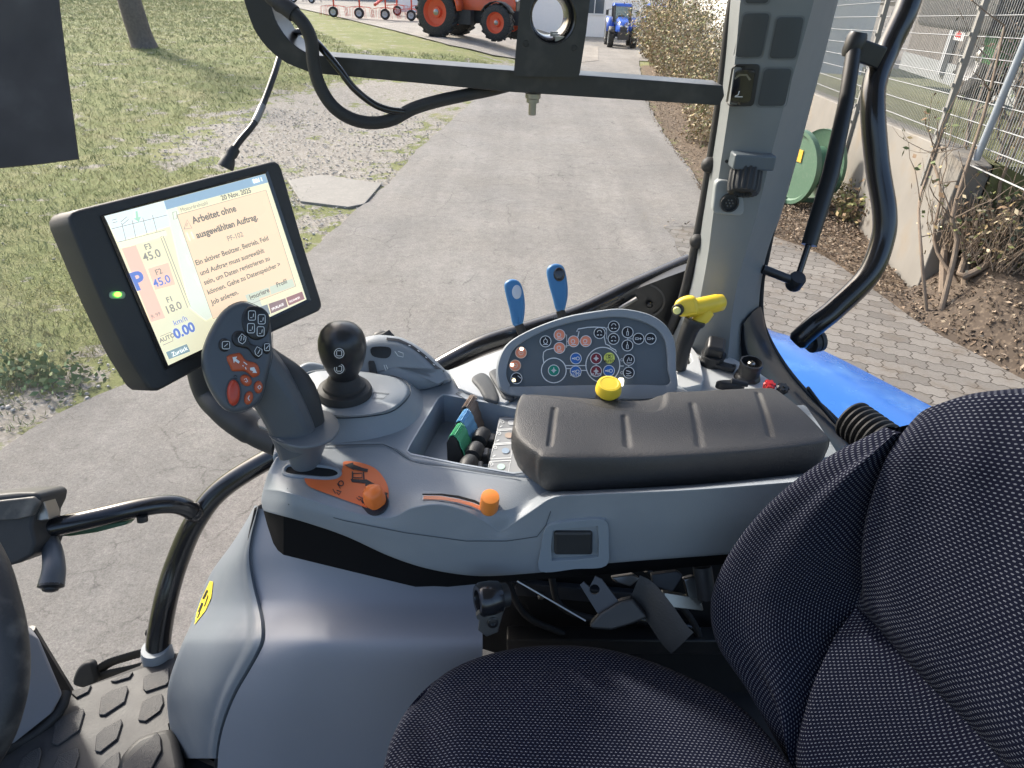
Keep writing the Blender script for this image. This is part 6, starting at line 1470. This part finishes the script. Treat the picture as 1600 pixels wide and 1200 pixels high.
ICN = [('black', 225, 232), ('sal', 377, 162), ('sal', 377, 303), ('sal', 530, 232), ('sal', 663, 230), ('black', 812, 142), ('black', 967, 70), ('black', 965, 205), ('black', 1118, 133), ('black', 1115, 277), ('black', 1236, 203), ('black', 1367, 203),
       ('blue', 555, 418), ('blue', 553, 560), ('mar', 775, 418), ('lime', 918, 414), ('mar', 775, 556), ('blue', 915, 552), ('black', 1132, 432), ('black', 1130, 572), ('teal', 315, 548)]
cmap = {'black': KEY, 'sal': SAL, 'blue': NVY, 'mar': MAR, 'lime': LIM, 'teal': TEA}
def icon(x, y, c, kind):
    r = 8.6; b_ = decal('symbol_button', circ(x, y, r, r, 26), lambda a, b: P0(a, b, .0008), cmap[c], fce, thick=.0012)
    sy = []
    if c != 'lime' or 1: sy.append((closep(circ(x, y, r, r, 26)), 1.1))
    if kind == 'eng': sy += [(closep(circ(x - 1, y, 3, 3, 8)), 1), ([(x - 4, y + 5), (x + 4, y + 5)], 1)]
    if kind == 'gear': sy += [(closep(circ(x, y, 3, 3.8, 10)), 1), ([(x - 4, y + 5), (x + 4, y + 5)], 1), ([(x, y - 4), (x, y - 6)], 1)]
    if kind == 'hitch': sy += [(circ(x, y - 1, 3.4, 3.4, 9, 180, 360), 1), ([(x - 4, y + 3), (x - 1, y + 3)], 1.6), ([(x + 1, y + 3), (x + 4, y + 3)], 1.2)]
    if kind == 'cylv': sy += [(closep([(x - 1.3, y - 1), (x + 1.3, y - 1), (x + 1.3, y + 5), (x - 1.3, y + 5)]), .9), ([(x, y - 1), (x, y - 6)], 1)]
    if kind == 'cylh': sy += [(closep([(x - 5, y - 1.3), (x, y - 1.3), (x, y + 1.3), (x - 5, y + 1.3)]), .9), ([(x, y), (x + 5.5, y)], 1), ([(x + 3, y - 2), (x + 3, y + 2)], .9)]
    if kind == 'tr': sy += [([(x - 6, y), (x - 2, y)], 2), (closep(circ(x + 3, y, 2.6, 2.6, 8)), 1.1), (closep(circ(x - 1.5, y, 1.5, 1.5, 6)), 1)]
    if kind == 'ax': sy += [([(x, y - 5), (x, y + 4)], 1.1), ([(x - 4, y), (x + 4, y)], 1.1), (closep(circ(x, y, 2.2, 2.2, 8)), 1)]
    if kind == 'arm': sy += [([(x - 4, y + 5), (x + 4, y + 5)], 1), ([(x - 3, y + 3), (x, y - 4), (x + 2, y + 2)], 1.1), ([(x + 4, y + 2), (x + 4, y - 3)], 1)]
    if kind == 'sn': sy += [([(x - 4, y + 5), (x + 4, y + 5)], 1), ([(x - 4, y + 1), (x - 1, y + 2), (x + 4, y), (x + 1, y - 2), (x - 4, y - 3)], 1.2)]
    sy2 = sy[1:] if c == 'lime' else sy
    strokes('symbol', sy2, lambda a, b: P0(a, b, .0024), WHT if c != 'lime' else LIM, b_, w=1)
    if c == 'lime': strokes('symbol', [closep([(x - 5, y - 5), (x + 5, y - 5), (x + 5, y), (x - 5, y)]), closep(circ(x, y - 2.5, 1.6, 1.6, 8))], lambda a, b: P0(a, b, .0024), KEY, b_, w=.9)
    return b_
kinds = ['gear', 'eng', 'eng', 'eng', 'eng', 'hitch', 'hitch', 'hitch', 'cylv', 'cylv', 'cylh', 'cylh', 'tr', 'tr', 'ax', '', 'ax', 'tr', 'arm', 'sn', 'ax']
pu = (P0(930, 560) - P0(900, 560)).normalized(); pvv = pn.cross(pu)
for (c, x, y), kd in zip(ICN, kinds):
    X, Y_ = z8(x, y); b_ = icon(X, Y_, c, kd)
    if (x, y) in ((918, 414), (775, 556), (553, 560)):
        text('lettering', 'AUTO', P0(X, Y_ + (6.6 if c == 'lime' else 7.0), .003) , pu, pvv, .0056, KEY if c == 'lime' else WHT, b_, align='CENTER', bold=.00012)
for x, y in ((814, 551), (805, 571)):
    b_ = decal('lit_button', circ(x, y, 8.6, 8.6, 24), lambda a, b: P0(a, b, .0008), SAL, fce, thick=.0012); strokes('symbol', [closep(circ(x, y, 8.6, 8.6, 24)), closep(circ(x, y, 3.5, 3.5, 10)), [(x - 2, y), (x + 2, y)]], lambda a, b: P0(a, b, .0024), mat('pale_print', (.8, .6, .45), .5), b_, w=1.1)
    LM = mat('indicator_lamp_glow', (.9, 1, .75), .4, emit=3.0, var=.02); decal('indicator_lamp', circ(x + (1 if y < 560 else -5), y - (6 if y < 560 else 1), 2.6, 2.4, 12), lambda a, b: P0(a, b, .0028), LM, b_)
b_ = decal('lit_button', circ(807, 591, 8.6, 8.6, 24), lambda a, b: P0(a, b, .0008), KEY, fce, thick=.0012); strokes('symbol', [closep(circ(807, 591, 8.6, 8.6, 24)), [(800, 590), (805, 591)], [(809, 587), (814, 591)], [(804, 595), (806, 597)]], lambda a, b: P0(a, b, .0024), WHT, b_, w=1)
decal('indicator_lamp', circ(803, 594, 2.6, 2.4, 12), lambda a, b: P0(a, b, .003), mat('amber_lamp_glow', (1, .75, .3), .4, emit=3.0, var=.02), b_)
# yellow push knob in front of the panel
kb = D(950, 612, .90); ko = MB().lathe([(.0145, -.012), (.0145, .000), (.0172, .001), (.0175, .004), (.0162, .013), (.0152, .015), (.012, .0155), (.011, .0150), (.001, .0150)], kb, (.0, -.18, .98), 40).build('yellow_push_knob', YEL, rc, ang=25)
MB().lathe([(.0155, -.020), (.0155, -.001), (.001, -.001)], kb, (.0, -.30, .95), 30).build('knob_collar', BLK, rc)
MB().box(P0(970, 598, .004), (.008, .008, .014)).build('lamp_lens', mat('lens_glow', (.95, .9, .7), .3, emit=1.0, var=.02), rc, bev=.002)
# blue levers
def bluelever(outl, btn, bm_, ycol, d, lx, label=None):
    lp = (D(outl[0][0], outl[0][1], d), V((.05, -.93, .35)).normalized())
    o = pillow('blue_lever', cr([PL(760 + x / 4, 400 + y / 4, lp) for x, y in outl], 40, True), lp, .016, .0068, BLU, rc, steps=6, ang=80)
    bx, by, rx_, ry_ = btn; pl2 = (lp[0] + lp[1] * .0, lp[1])
    puff('lever_button', [PL(760 + bx / 4 + a, 400 + by / 4 + b, pl2) for a, b in circ(0, 0, rx_, ry_, 24)], pl2, .001, .0025, bm_, o)
    sx, sy = outl[lx]; MB().tube([PL(760 + sx / 4 - 5, 400 + sy / 4 - 3, lp, -.008), PL(760 + sx / 4 + 1, 400 + sy / 4 + 12, lp, -.008), PL(760 + sx / 4 + 12, 400 + sy / 4 + 55, lp, -.02)], .0085, 14).build('lever_stem', RUB, rc)
bluelever([(112, 182), (135, 152), (170, 145), (205, 160), (228, 205), (242, 290), (238, 380), (222, 440), (195, 445), (165, 430), (148, 350), (125, 260)], (190, 225, 7.5, 11), mat('pale_button', (.45, .5, .58), .4), 0, 1.12, 7)
bluelever([(378, 95), (395, 62), (430, 48), (468, 55), (492, 85), (509, 170), (511, 250), (497, 320), (480, 352), (440, 345), (418, 270), (390, 170)], (455, 115, 9, 11), BLG, 0, 1.14, 8)
# yellow lever
yl = [D(1072, 482, 1.07), D(1090, 479, 1.075), D(1105, 476, 1.08), D(1124, 473, 1.085)]
yk = MB().tube([D(1074, 483, 1.075), D(1092, 479, 1.078), D(1118, 474, 1.085), D(1128, 472.5, 1.088), D(1131, 472, 1.089)], [.0145, .0148, .015, .0135, .009], 20, fax=V((0, 0, 1)), flat=.9).build('yellow_lever_grip', YEL, rc, ang=80)
ypl = (D(1078, 482, 1.062), V((-.25, -.85, .25)).normalized())
pillow('grip_head', cr([PL(x, y, ypl) for x, y in ((1053, 480), (1058, 470), (1072, 464), (1084, 465), (1090, 475), (1090, 490), (1078, 494), (1062, 495))], 32, True), ypl, .026, .006, YEL, yk, steps=5)
nb = PL(1059, 484, ypl, .001); MB().lathe([(.0095, -.003), (.0095, .003), (.0085, .004)], nb, (-.45, -.85, .1), 22).build('button_ring', BLK, yk); MB().lathe([(.0062, 0), (.0062, .0055), (.005, .007), (.001, .0075)], nb, (-.45, -.85, .1), 20).build('end_button', YPL, yk)
MB().tube([D(1104, 486, 1.085), D(1098, 496, 1.085), D(1086, 505, 1.085)], [.013, .012, .0095], 16).build('grip_neck', YEL, yk)
MB().tube([D(1084, 502, 1.085), D(1077, 515, 1.09), D(1068, 540, 1.10), D(1060, 575, 1.12)], [.016, .0145, .0135, .013], 20).build('lever_shaft', BLK, rc)
MB().lathe([(.0165, -.004), (.0175, 0), (.0165, .004), (.010, .004)], D(1085, 503, 1.083), D(1068, 540, 1.10) - D(1084, 502, 1.085), 24).build('shaft_collar', BLK, rc)
decal('lever_slot', sm([(1058, 552), (1066, 544), (1076, 548), (1082, 560), (1078, 568), (1066, 569), (1058, 562)], 24), lambda x, y: Z(x, y, zr + .001), mat('slot_black', (0, 0, 0)), rc)
gdp = [(1057, 532), (1064, 530), (1078, 538), (1092, 556), (1096, 572), (1100, 592), (1096, 600), (1070, 606), (1058, 606)]
o3 = [Z(x, y, zr + .012) for x, y in gdp]; hi_ = [Z(x, y, zr + .012) for x, y in ((1062, 548), (1070, 546), (1078, 552), (1082, 564), (1076, 569), (1063, 568))]
mb = MB(); no, ni = len(o3), len(hi_); lo_ = [p - V((0, 0, .012)) for p in o3 + hi_]; k_ = no + ni
mb.add(o3 + hi_ + lo_, [tuple(a) for a in tessellate_polygon([o3, hi_])] + [(i, (i + 1) % no, k_ + (i + 1) % no, k_ + i) for i in range(no)] + [(no + i, no + (i + 1) % ni, k_ + no + (i + 1) % ni, k_ + no + i) for i in range(ni)])
mb.build('lever_gate', PLL, rc, bev=.0015, ang=30)
# sockets
so1 = Z(1112, 566, zr + .004); a_ = MB().lathe([(.019, -.004), (.019, .014), (.021, .015), (.021, .018), (.001, .018)], so1, (0, -.1, 1), 30).build('power_socket', BLM, rc)
MB().box(so1 + V((.0, -.002, .030)), (.034, .036, .026), Matrix.Rotation(R(22), 3, 'X') @ Matrix.Rotation(R(-14), 3, 'Z'), taper=.86).build('flip_cap', BLK, a_, bev=.005)
MB().box(so1 + V((.006, -.012, .003)), (.062, .02, .008), Matrix.Rotation(R(-30), 3, 'Z')).build('socket_flange', BLM, a_, bev=.003)
MB().lathe([(.003, 0), (.003, .003)], so1 + V((.032, -.022, .006)), (0, 0, 1), 12).build('flange_screw', SCR, a_)
s2 = Z(1168, 588, zr + .004); b2 = MB().lathe([(.022, -.004), (.021, .002), (.018, .005), (.0175, .022), (.019, .024), (.019, .030), (.0165, .030), (.016, .018), (.001, .018)], s2, (0, -.12, 1), 36, flute=.03, nfl=9).build('round_power_socket', BLK, rc)
MB().lathe([(.006, .018), (.006, .028), (.0035, .030), (.003, .026), (.001, .026)], s2, (0, -.12, 1), 16).build('contact_pin', MET, b2)
k3 = Z(1140, 606, zr + .004); pillow('black_toggle', [k3 + V((math.cos(q * .4) * .024, math.sin(q * .4) * .008, .012)) for q in range(16)], (k3 + V((0, 0, .012)), V((0, 0, 1))), .014, .004, BLK, rc)
MB().tube([k3 + V((0, 0, .012)), k3 + V((.026, -.004, .010))], [.006, .0045], 10).build('toggle_tail', BLK, rc)
for x, y, m in ((1202, 602, RED), (1223, 607, BLK)):
    f3 = Z(x, y, zr + .012); MB().lathe([(.006, -.012), (.009, -.004), (.0105, .002), (.0085, .005), (.001, .005)], f3, (.1, -.4, 1), 48, flute=.22, nfl=6).lathe([(.0025, .004), (.0025, .007), (.001, .007)], f3, (.1, -.4, 1), 10).build('flower_knob', m, rc, ang=30)
# =====================================================================  side cover under the console
sc_o = empty('wheel_arch_cover', V((-.3, .65, FLZ)), 'blue-grey moulded cover below the armrest console down to the floor', 'cover')
YC = [(800, .70), (860, .672), (900, .655), (940, .628), (970, .598), (985, .582), (1005, .565), (1040, .555), (1120, .548), (1260, .545)]
seamc = [(790, 404), (800, 402), (840, 393), (870, 391), (910, 398), (950, 409), (975, 414), (1000, 414), (1020, 406), (1045, 392), (1085, 369), (1130, 351), (1170, 342), (1200, 340), (1260, 338)]
silc = [(775, 406), (817, 383), (850, 362), (893, 331), (930, 314), (978, 297), (1005, 285), (1058, 266), (1090, 261), (1120, 263), (1150, 268), (1190, 275), (1260, 285)]
rows = []
for i in range(70):
    y = 795 + (1265 - 795) * i / 69; xs_ = crx([(a, b) for a, b in seamc], [y])[0]; Y0 = crx(YC, [y])[0]; r_ = []
    for k in range(26):
        t = k / 25; x = xs_ + (754 - xs_) * t; cv = .02 * (1 - min(1, t / .25)) ** 2
        lean = .015 * math.sin(min(1, t / .6) * math.pi) if y > 990 else 0
        r_.append(Yp(x, y, Y0 + cv * (1 - .4 * max(0, min(1, (y - 930) / 110)))))
    rows.append([r_[0] + V((0, .02, -.002)), r_[0] + V((.002, .004, 0))] + r_)
rows.append([p + V((0, .1, -.02)) for p in rows[-1]])
mk('main_cover', *grid(rows), PLC, sc_o, ang=60)
rows = []
for i in range(70):
    y = 790 + (1185 - 790) * i / 69; xs_ = crx(seamc, [y])[0]; xl = crx(silc, [y])[0]; Y0 = crx(YC, [y])[0] + .020; r_ = []
    for k in range(20):
        t = k / 19; x = xs_ + (xl - xs_) * t; r_.append(Yp(x, y, Y0 + .085 * (1 - math.cos(t * math.pi / 2 * .98)) + (-.006 if 0 < t < .2 else 0)))
    r_.append(Yp(xl + 3, y, Y0 + .22)); rows.append([r_[0] + V((.01, .012, 0))] + r_)
rows.append([p + V((.03, .05, -.004)) for p in rows[-1]])
lc = mk('front_cover', *grid(rows), mat('front_cover_grey', (.17, .192, .22), .45, bump=.1, bscale=800, var=.05, dirt=.12, dirtc=(.33, .34, .35)), sc_o, ang=60)
MB().tube([Yp(crx(seamc, [y])[0], y, crx(YC, [y])[0] + .024) for y in range(795, 1255, 15)], .005, 8).build('cover_gap', mat('slot_black', (0, 0, 0)), sc_o)
bb_ = cr([Z(x, y, FLZ + .03) for x, y in ((262, 1130), (270, 1160), (300, 1182), (340, 1200), (420, 1225))], 20); MB().add(*grid([bb_, [V((p.x, p.y + .02, FLZ)) for p in bb_], [V((p.x + .2, p.y + .2, FLZ)) for p in bb_]])).build('skirting', BLK, sc_o)
LB = bvh(lc); lq = lambda x, y, o=.0012: hit(LB, x, y, o, 1.1)
yw = decal('warning_sticker', [(305, 976), (308, 958), (315, 938), (329, 908), (334, 909), (331, 934), (322, 954)], lq, mat('sticker_yellow', (.80, .62, .05), .5), sc_o, cuts=1)
strokes('symbol', [([(312, 957), (318, 942)], 3), ([(319, 936), (326, 922)], 2.6), ([(310, 966), (314, 957)], 1.5), ([(321, 948), (327, 930)], 1.2)], lambda x, y: lq(x, y, .002), KEY, yw, w=2)
# =====================================================================  seat mechanism below the console
mec = empty('seat_mechanism', V((.1, .75, 2.25)), 'black and steel brackets, strap and pivot disc under the armrest console', 'mechanism')
DK = mat('mechanism_black', (.02, .02, .021), .45, dirt=.2, dirtc=(.07, .065, .06))
MB().prism([Yp(x, y, .80) for x, y in ((738, 880), (742, 1010), (900, 1060), (1200, 1100), (1200, 860))], V((0, .02, 0))).build('shade_backing', mat('shadow_black', (0, 0, 0)), mec)  # black sheet put in for the shade under the console
pc = D(768, 934, .80); MB().lathe([(.018, -.01), (.020, .0), (.020, .014), (.017, .018), (.012, .018), (.011, .012), (.001, .012)], pc, (-.9, -.35, .1), 32).build('pivot_disc', BLG, mec)
MB().lathe([(.014, 0), (.014, .02)], pc, (.9, .35, -.1), 20).build('pivot_barrel', DK, mec)
pb_ = (D(775, 965, .80), V((.2, -.95, .2)).normalized())
MB().prism([PL(x, y, pb_) for x, y in ((747, 985), (749, 960), (770, 945), (785, 938), (796, 935), (785, 962), (778, 988), (760, 995))], FW * .005).build('bracket_plate', MET, mec, bev=.001)
MB().lathe([(.0065, 0), (.0065, .003), (.003, .0035), (.003, .001), (.001, .001)], PL(770, 972, pb_, .001), (.2, -.95, .2), 16).build('rivet', SCR, mec); MB().lathe([(.0055, 0), (.0055, .006), (.001, .006)], PL(750, 958, pb_, .001), (.2, -.95, .2), 6).build('bolt', MET, mec)
kp = (D(940, 935, .82), V((-.2, -.8, .55)).normalized())
ko_ = [PL(x, y, kp) for x, y in ((906, 914), (912, 909), (921, 918), (930, 900), (940, 905), (968, 942), (938, 965))]
kh = [PL(x, y, kp) for x, y in circ(929, 921, 8, 8, 16)]
mb = MB(); n1, n2 = len(ko_), 16; k_ = n1 + n2; bk_ = [p - kp[1] * .004 for p in ko_ + kh]
mb.add(ko_ + kh + bk_, [tuple(a) for a in tessellate_polygon([ko_, kh])] + [(i, (i + 1) % n1, k_ + (i + 1) % n1, k_ + i) for i in range(n1)] + [(n1 + i, n1 + (i + 1) % n2, k_ + n1 + (i + 1) % n2, k_ + n1 + i) for i in range(n2)])
mb.build('key_plate', mat('plate_grey', (.045, .05, .06), .5), mec)
MB().prism([PL(x, y, kp, .006) for x, y in ((920, 977), (938, 958), (968, 940), (988, 935), (1012, 965), (990, 975), (955, 985), (925, 983))], -kp[1] * .02).build('clamp_block', DK, mec, bev=.004)
strap = cr([D(x, y, d) for x, y, d in ((990, 922, .82), (1008, 932, .815), (1030, 958, .80), (1052, 990, .79), (1066, 1005, .785))], 20)
MB().tube(strap, .022, 10, flat=.12, fax=V((1, -.2, .6))).build('strap', mat('grey_webbing', (.018, .019, .021), .6, bump=.4, bscale=300), mec)
MB().tube([D(808, 908, .79), D(860, 938, .80), D(915, 970, .80)], .0011, 6).build('wire', MET, mec)
for pts, m in ((((955, 903), (990, 898), (1000, 905), (985, 917), (962, 910)), MET), (((1018, 898), (1060, 893), (1068, 900), (1052, 925), (1020, 916)), mat('plate_grey', (0, 0, 0))), (((1035, 925), (1095, 935), (1100, 955), (1040, 948)), MET), (((1068, 905), (1085, 900), (1100, 940), (1090, 950), (1075, 935)), SCR)):
    p3 = [D(x, y, .86) for x, y in pts]; MB().prism(p3, FW * .012).build('steel_link', m, mec, bev=.002)
MB().box(Yp(985, 1000, .76), (.42, .03, .035), Matrix.Rotation(R(-3), 3, 'Y')).build('slide_rail', DK, mec, bev=.003)
MB().box(Yp(900, 925, .79), (.36, .012, .03), Matrix.Rotation(R(4), 3, 'Y')).build('cross_plate', mat('plate_grey', (0, 0, 0)), mec, bev=.002)
for q in ((800, 915), (845, 930), (1000, 955)): MB().lathe([(.006, 0), (.006, .005), (.0035, .006), (.001, .006)], Yp(q[0], q[1], .782), (0, -1, .1), 6).build('bolt', MET, mec)
for k_, (a_, b_, c__) in enumerate((((790, 900), (820, 960), (880, 990)), ((860, 895), (880, 950), (960, 975)), ((1010, 890), (1075, 960), (1100, 1010)))):
    MB().tube(cr([Yp(a_[0], a_[1], .77), Yp(b_[0], b_[1], .755), Yp(c__[0], c__[1], .76)], 20), .0055, 10).build('hose', RUB, mec)
MB().tube([Yp(980, 960, .77), Yp(1090, 985, .77)], .011, 14).build('damper', BLG, mec)
MB().tube([D(1097, 885, .86), D(1104, 935, .86)], .012, 12).build('spring_tube', BLM, mec)
# =====================================================================  display terminal
mq = quad3d([(163, 338), (415, 271), (480, 468), (262, 572)], .215)
dd_ = [(p - CAM).dot(FW) for p in mq]; print('screen depths', dd_, (mq[3] - mq[0]).length)
mu = (mq[1] - mq[0]).normalized(); mn = mu.cross(mq[3] - mq[0]).normalized()
if mn.dot(CAM - mq[0]) < 0: mn = -mn
mv = mn.cross(mu)
spn = (mq[0], mn); SP = lambda x, y, o=0: PL(x, y, spn, o)
dt = empty('display_terminal', sum(mq, V()) / 4, 'black framed display terminal showing a German message, tilted beside the joystick', 'display')
hou = [(102, 332), (270, 291), (437, 249), (478, 392), (507, 483), (370, 545), (238, 617), (198, 553), (158, 468), (140, 425)]
ho3 = [SP(x, y, .010) for x, y in hou]
hk = pillow('housing', roundpoly(ho3, .012, 6, 130), (ho3[0], mn), .045, .004, BLM, dt, back=True)
# front frame recess: bezel ring standing in front of the screen
hole_ = [SP(x, y, .0115) for x, y in ((157, 337), (418, 266), (486, 470), (259, 578))]
bi_ = [SP(x, y, .0106) for x, y in ((164, 338), (414.5, 271.5), (479, 468), (263, 571))]
g_ = MB(); g_.add([p + mn * .0005 for p in hole_] + bi_, [(i, (i + 1) % 4, 4 + (i + 1) % 4, 4 + i) for i in range(4)]); g_.build('screen_bezel', BLG, dt, smooth=False)
def smat(name, c, e=1.0):
    return mat(name, c, .25, emit=e, var=.02, coat=.0, spec=.2)
E_ = .40  # screen and text colours kept pale to paint in the wash of reflections
scr = decal('screen', [(164, 338), (414.5, 271.5), (479, 468), (263, 571)], lambda x, y: SP(x, y, .0108), smat('screen_background', (.78, .74, .52), E_), dt)
SU = lambda x, y, o=0: SP(x, y, .0112 + o)
def zz(x, y): return (80 + x / 3.636, 230 + y / 3.636)
def area(pts, c, nm='screen_area', o=0): return decal(nm, [zz(*p) for p in pts], lambda x, y: SU(x, y, o), smat('scr_%02d%02d%02d' % tuple(int(v * 99) for v in c), c, E_), scr)
area([(302, 392), (640, 305), (700, 440), (378, 540)], (.74, .80, .80)); area([(640, 305), (1215, 152), (1232, 200), (655, 355)], (.30, .42, .52), o=.0001)
area([(655, 355), (715, 340), (925, 960), (880, 985), (790, 915)], (.76, .80, .66), o=.0001)
area([(715, 385), (1220, 243), (1390, 790), (920, 975)], (.85, .66, .46), o=.0002)
area([(400, 575), (480, 555), (648, 970), (565, 995)], (.85, .56, .44), o=.0002); area([(548, 690), (665, 655), (705, 780), (590, 812)], (.85, .58, .44), o=.0002)
area([(380, 540), (650, 470), (660, 500), (395, 575)], (.82, .80, .62), o=.0003)
area([(652, 1165), (770, 1118), (790, 1160), (670, 1205)], (.24, .33, .36), o=.0003)
area([(1085, 885), (1180, 850), (1200, 905), (1110, 945)], (.62, .65, .55), o=.0004); area([(1100, 840), (1235, 795), (1245, 840), (1118, 880)], (.62, .65, .52), o=.0003); area([(1240, 792), (1370, 745), (1385, 790), (1250, 838)], (.62, .65, .52), o=.0003)
area([(1235, 890), (1330, 858), (1345, 905), (1250, 945)], (.30, .22, .22), o=.0004); area([(1335, 855), (1425, 820), (1440, 862), (1350, 900)], (.34, .20, .20), o=.0004); area([(1160, 915), (1228, 893), (1245, 948), (1180, 975)], (.25, .28, .30), o=.0004)
GY = smat('scr_text_grey', (.36, .34, .30), .3); DKT = smat('scr_text_dark', (.22, .21, .19), .34); BT_ = smat('scr_text_blue', (.16, .24, .55), .4); WT_ = smat('scr_text_white', (.85, .85, .8), .7)
mu2 = (SP(*zz(1220, 380)) - SP(*zz(820, 505))).normalized(); mv2 = mn.cross(mu2)
mpx = .215 / ((mq[1] - mq[0]).length) ; kpx = (SP(*zz(1000, 500)) - SP(*zz(900, 526))).length / 103
def st_(s, x, y, hpx, m, bold=.00016): text('lettering', s, SU(*zz(x, y), .0012), mu2, mv2, hpx * kpx * 1.38, m, scr, bold=bold)
st_('Bild 1', 1150, 205, 20, WT_); st_('20 Nov. 2025', 970, 303, 24, DKT); st_('Motordrehzahl', 738, 368, 18, GY, 0)
st_('Arbeitet ohne', 808, 435, 32, DKT, .0003); st_('ausgewählten Auftrag.', 830, 518, 30, DKT, .0003); st_('PF-102', 1005, 535, 25, GY, .0001)
for s, x, y in (('Ein aktiver Besitzer, Betrieb, Feld', 824, 672), ('und Auftrag muss ausgewählt', 850, 730), ('sein, um Daten registrieren zu', 872, 783), ('können. Gehe zu Datenspeicher >', 892, 838), ('Job anlegen.', 915, 895)): st_(s, x, y, 24, DKT)
st_('Ignoriere', 1132, 868, 25, DKT); st_('Profil', 1283, 796, 25, DKT); st_('SPURLAGE', 1255, 928, 13, WT_, 0); st_('TECHNIKER', 1352, 886, 11, WT_, 0)
st_('F3', 536, 585, 25, GY); st_('45.0', 530, 650, 36, GY); st_('F2', 597, 728, 25, GY); st_('45.0', 588, 798, 36, BT_); st_('F1', 660, 885, 25, GY); st_('18.0', 655, 950, 36, GY)
st_('km/h', 700, 1015, 26, BT_, 0); st_('0.00', 708, 1090, 46, BT_, .0006); st_('P', 482, 815, 78, BT_, .0009); st_('AUTO', 620, 1112, 20, GY); st_('Zurück', 690, 1190, 20, WT_, 0); st_('R 99', 572, 975, 18, GY, 0)
sln = [[(755, 465), (772, 412), (800, 460), (755, 465)], [(770, 450), (773, 430)], [(622, 510), (636, 505), (790, 905), (776, 912), (622, 510)], [(690, 370), (712, 365), (715, 405), (695, 410), (690, 370)], [(620, 1075), (680, 1050), (692, 1100), (635, 1125)],
       [(378, 540), (650, 470)], [(340, 465), (660, 385)], [(400, 430), (425, 530)], [(460, 415), (480, 510)], [(520, 400), (545, 495)], [(575, 385), (600, 480)], [(715, 385), (1220, 243), (1390, 790), (920, 975), (715, 385)], [(345, 415), (372, 408)], [(348, 430), (376, 423)], [(395, 425), (430, 395)], [(405, 440), (440, 410)]]
strokes('screen_lines', [([zz(*p) for p in pp], .9) for pp in sln], lambda x, y: SU(x, y, .0009), GY, scr, w=.9)
decal('map_arrow', [zz(*p) for p in ((478, 365), (490, 362), (496, 398), (510, 395), (498, 425), (468, 405), (482, 402))], lambda x, y: SU(x, y, .0011), smat('scr_arrow_green', (.35, .55, .42), .5), scr)
strokes('screen_marks', [([zz(*p) for p in pp], 2.2) for pp in ([(742, 490), (760, 540)], [(770, 485), (790, 530)], [(795, 480), (812, 520)], [(775, 620), (795, 665)], [(820, 730), (845, 775)])], lambda x, y: SU(x, y, .0009), smat('scr_marks_grey', (.62, .62, .55), .5), scr)
# power lamp
lmp = puff('power_lamp', [SP(x, y, .0105) for x, y in rrect(170.5, 455, 196, 467, 5.5)], (SP(183, 461, .0105), mn), .001, .0008, mat('lamp_lens_grey', (.30, .40, .28), .3), dt)
decal('lamp_glow', circ(184, 460, 6, 4, 16), lambda x, y: SP(x, y, .0128), mat('green_lamp_glow', (.2, 1, .05), .4, emit=2.2, var=.02), lmp)
# gloss sticker on the top edge, cable with connector
cc1 = cr([D(437, 88, 1.12), D(427, 120, 1.1), D(412, 160, 1.08), D(396, 194, 1.05), D(375, 220, 1.03), D(362, 240, 1.02), D(352, 262, 1.02)], 40)
cbl = empty('terminal_cable', cc1[-1], 'black cable plugged into the top of the display terminal', 'cable')
MB().tube(cc1[:36], .0050, 10).build('cable_jacket', BLK, cbl); MB().tube(cc1[14:20], .0058, 10).build('cable_marker', mat('white_marker', (.2, .2, .2), .4), cbl)
MB().tube([cc1[30], cc1[33], cc1[34], cc1[36], cc1[39]], [.0085, .009, .0075, .0105, .012], 16).build('connector', BLM, cbl)
# support arm behind the handle
ma = MB().tube(cr([sum(mq, V()) / 4 - mn * .05, D(322, 590, .98), D(352, 638, .98), D(398, 672, .97), D(440, 692, .96)], 30), [.024] * 22 + [.022] * 8, 18).build('support_arm', BLM, dt)
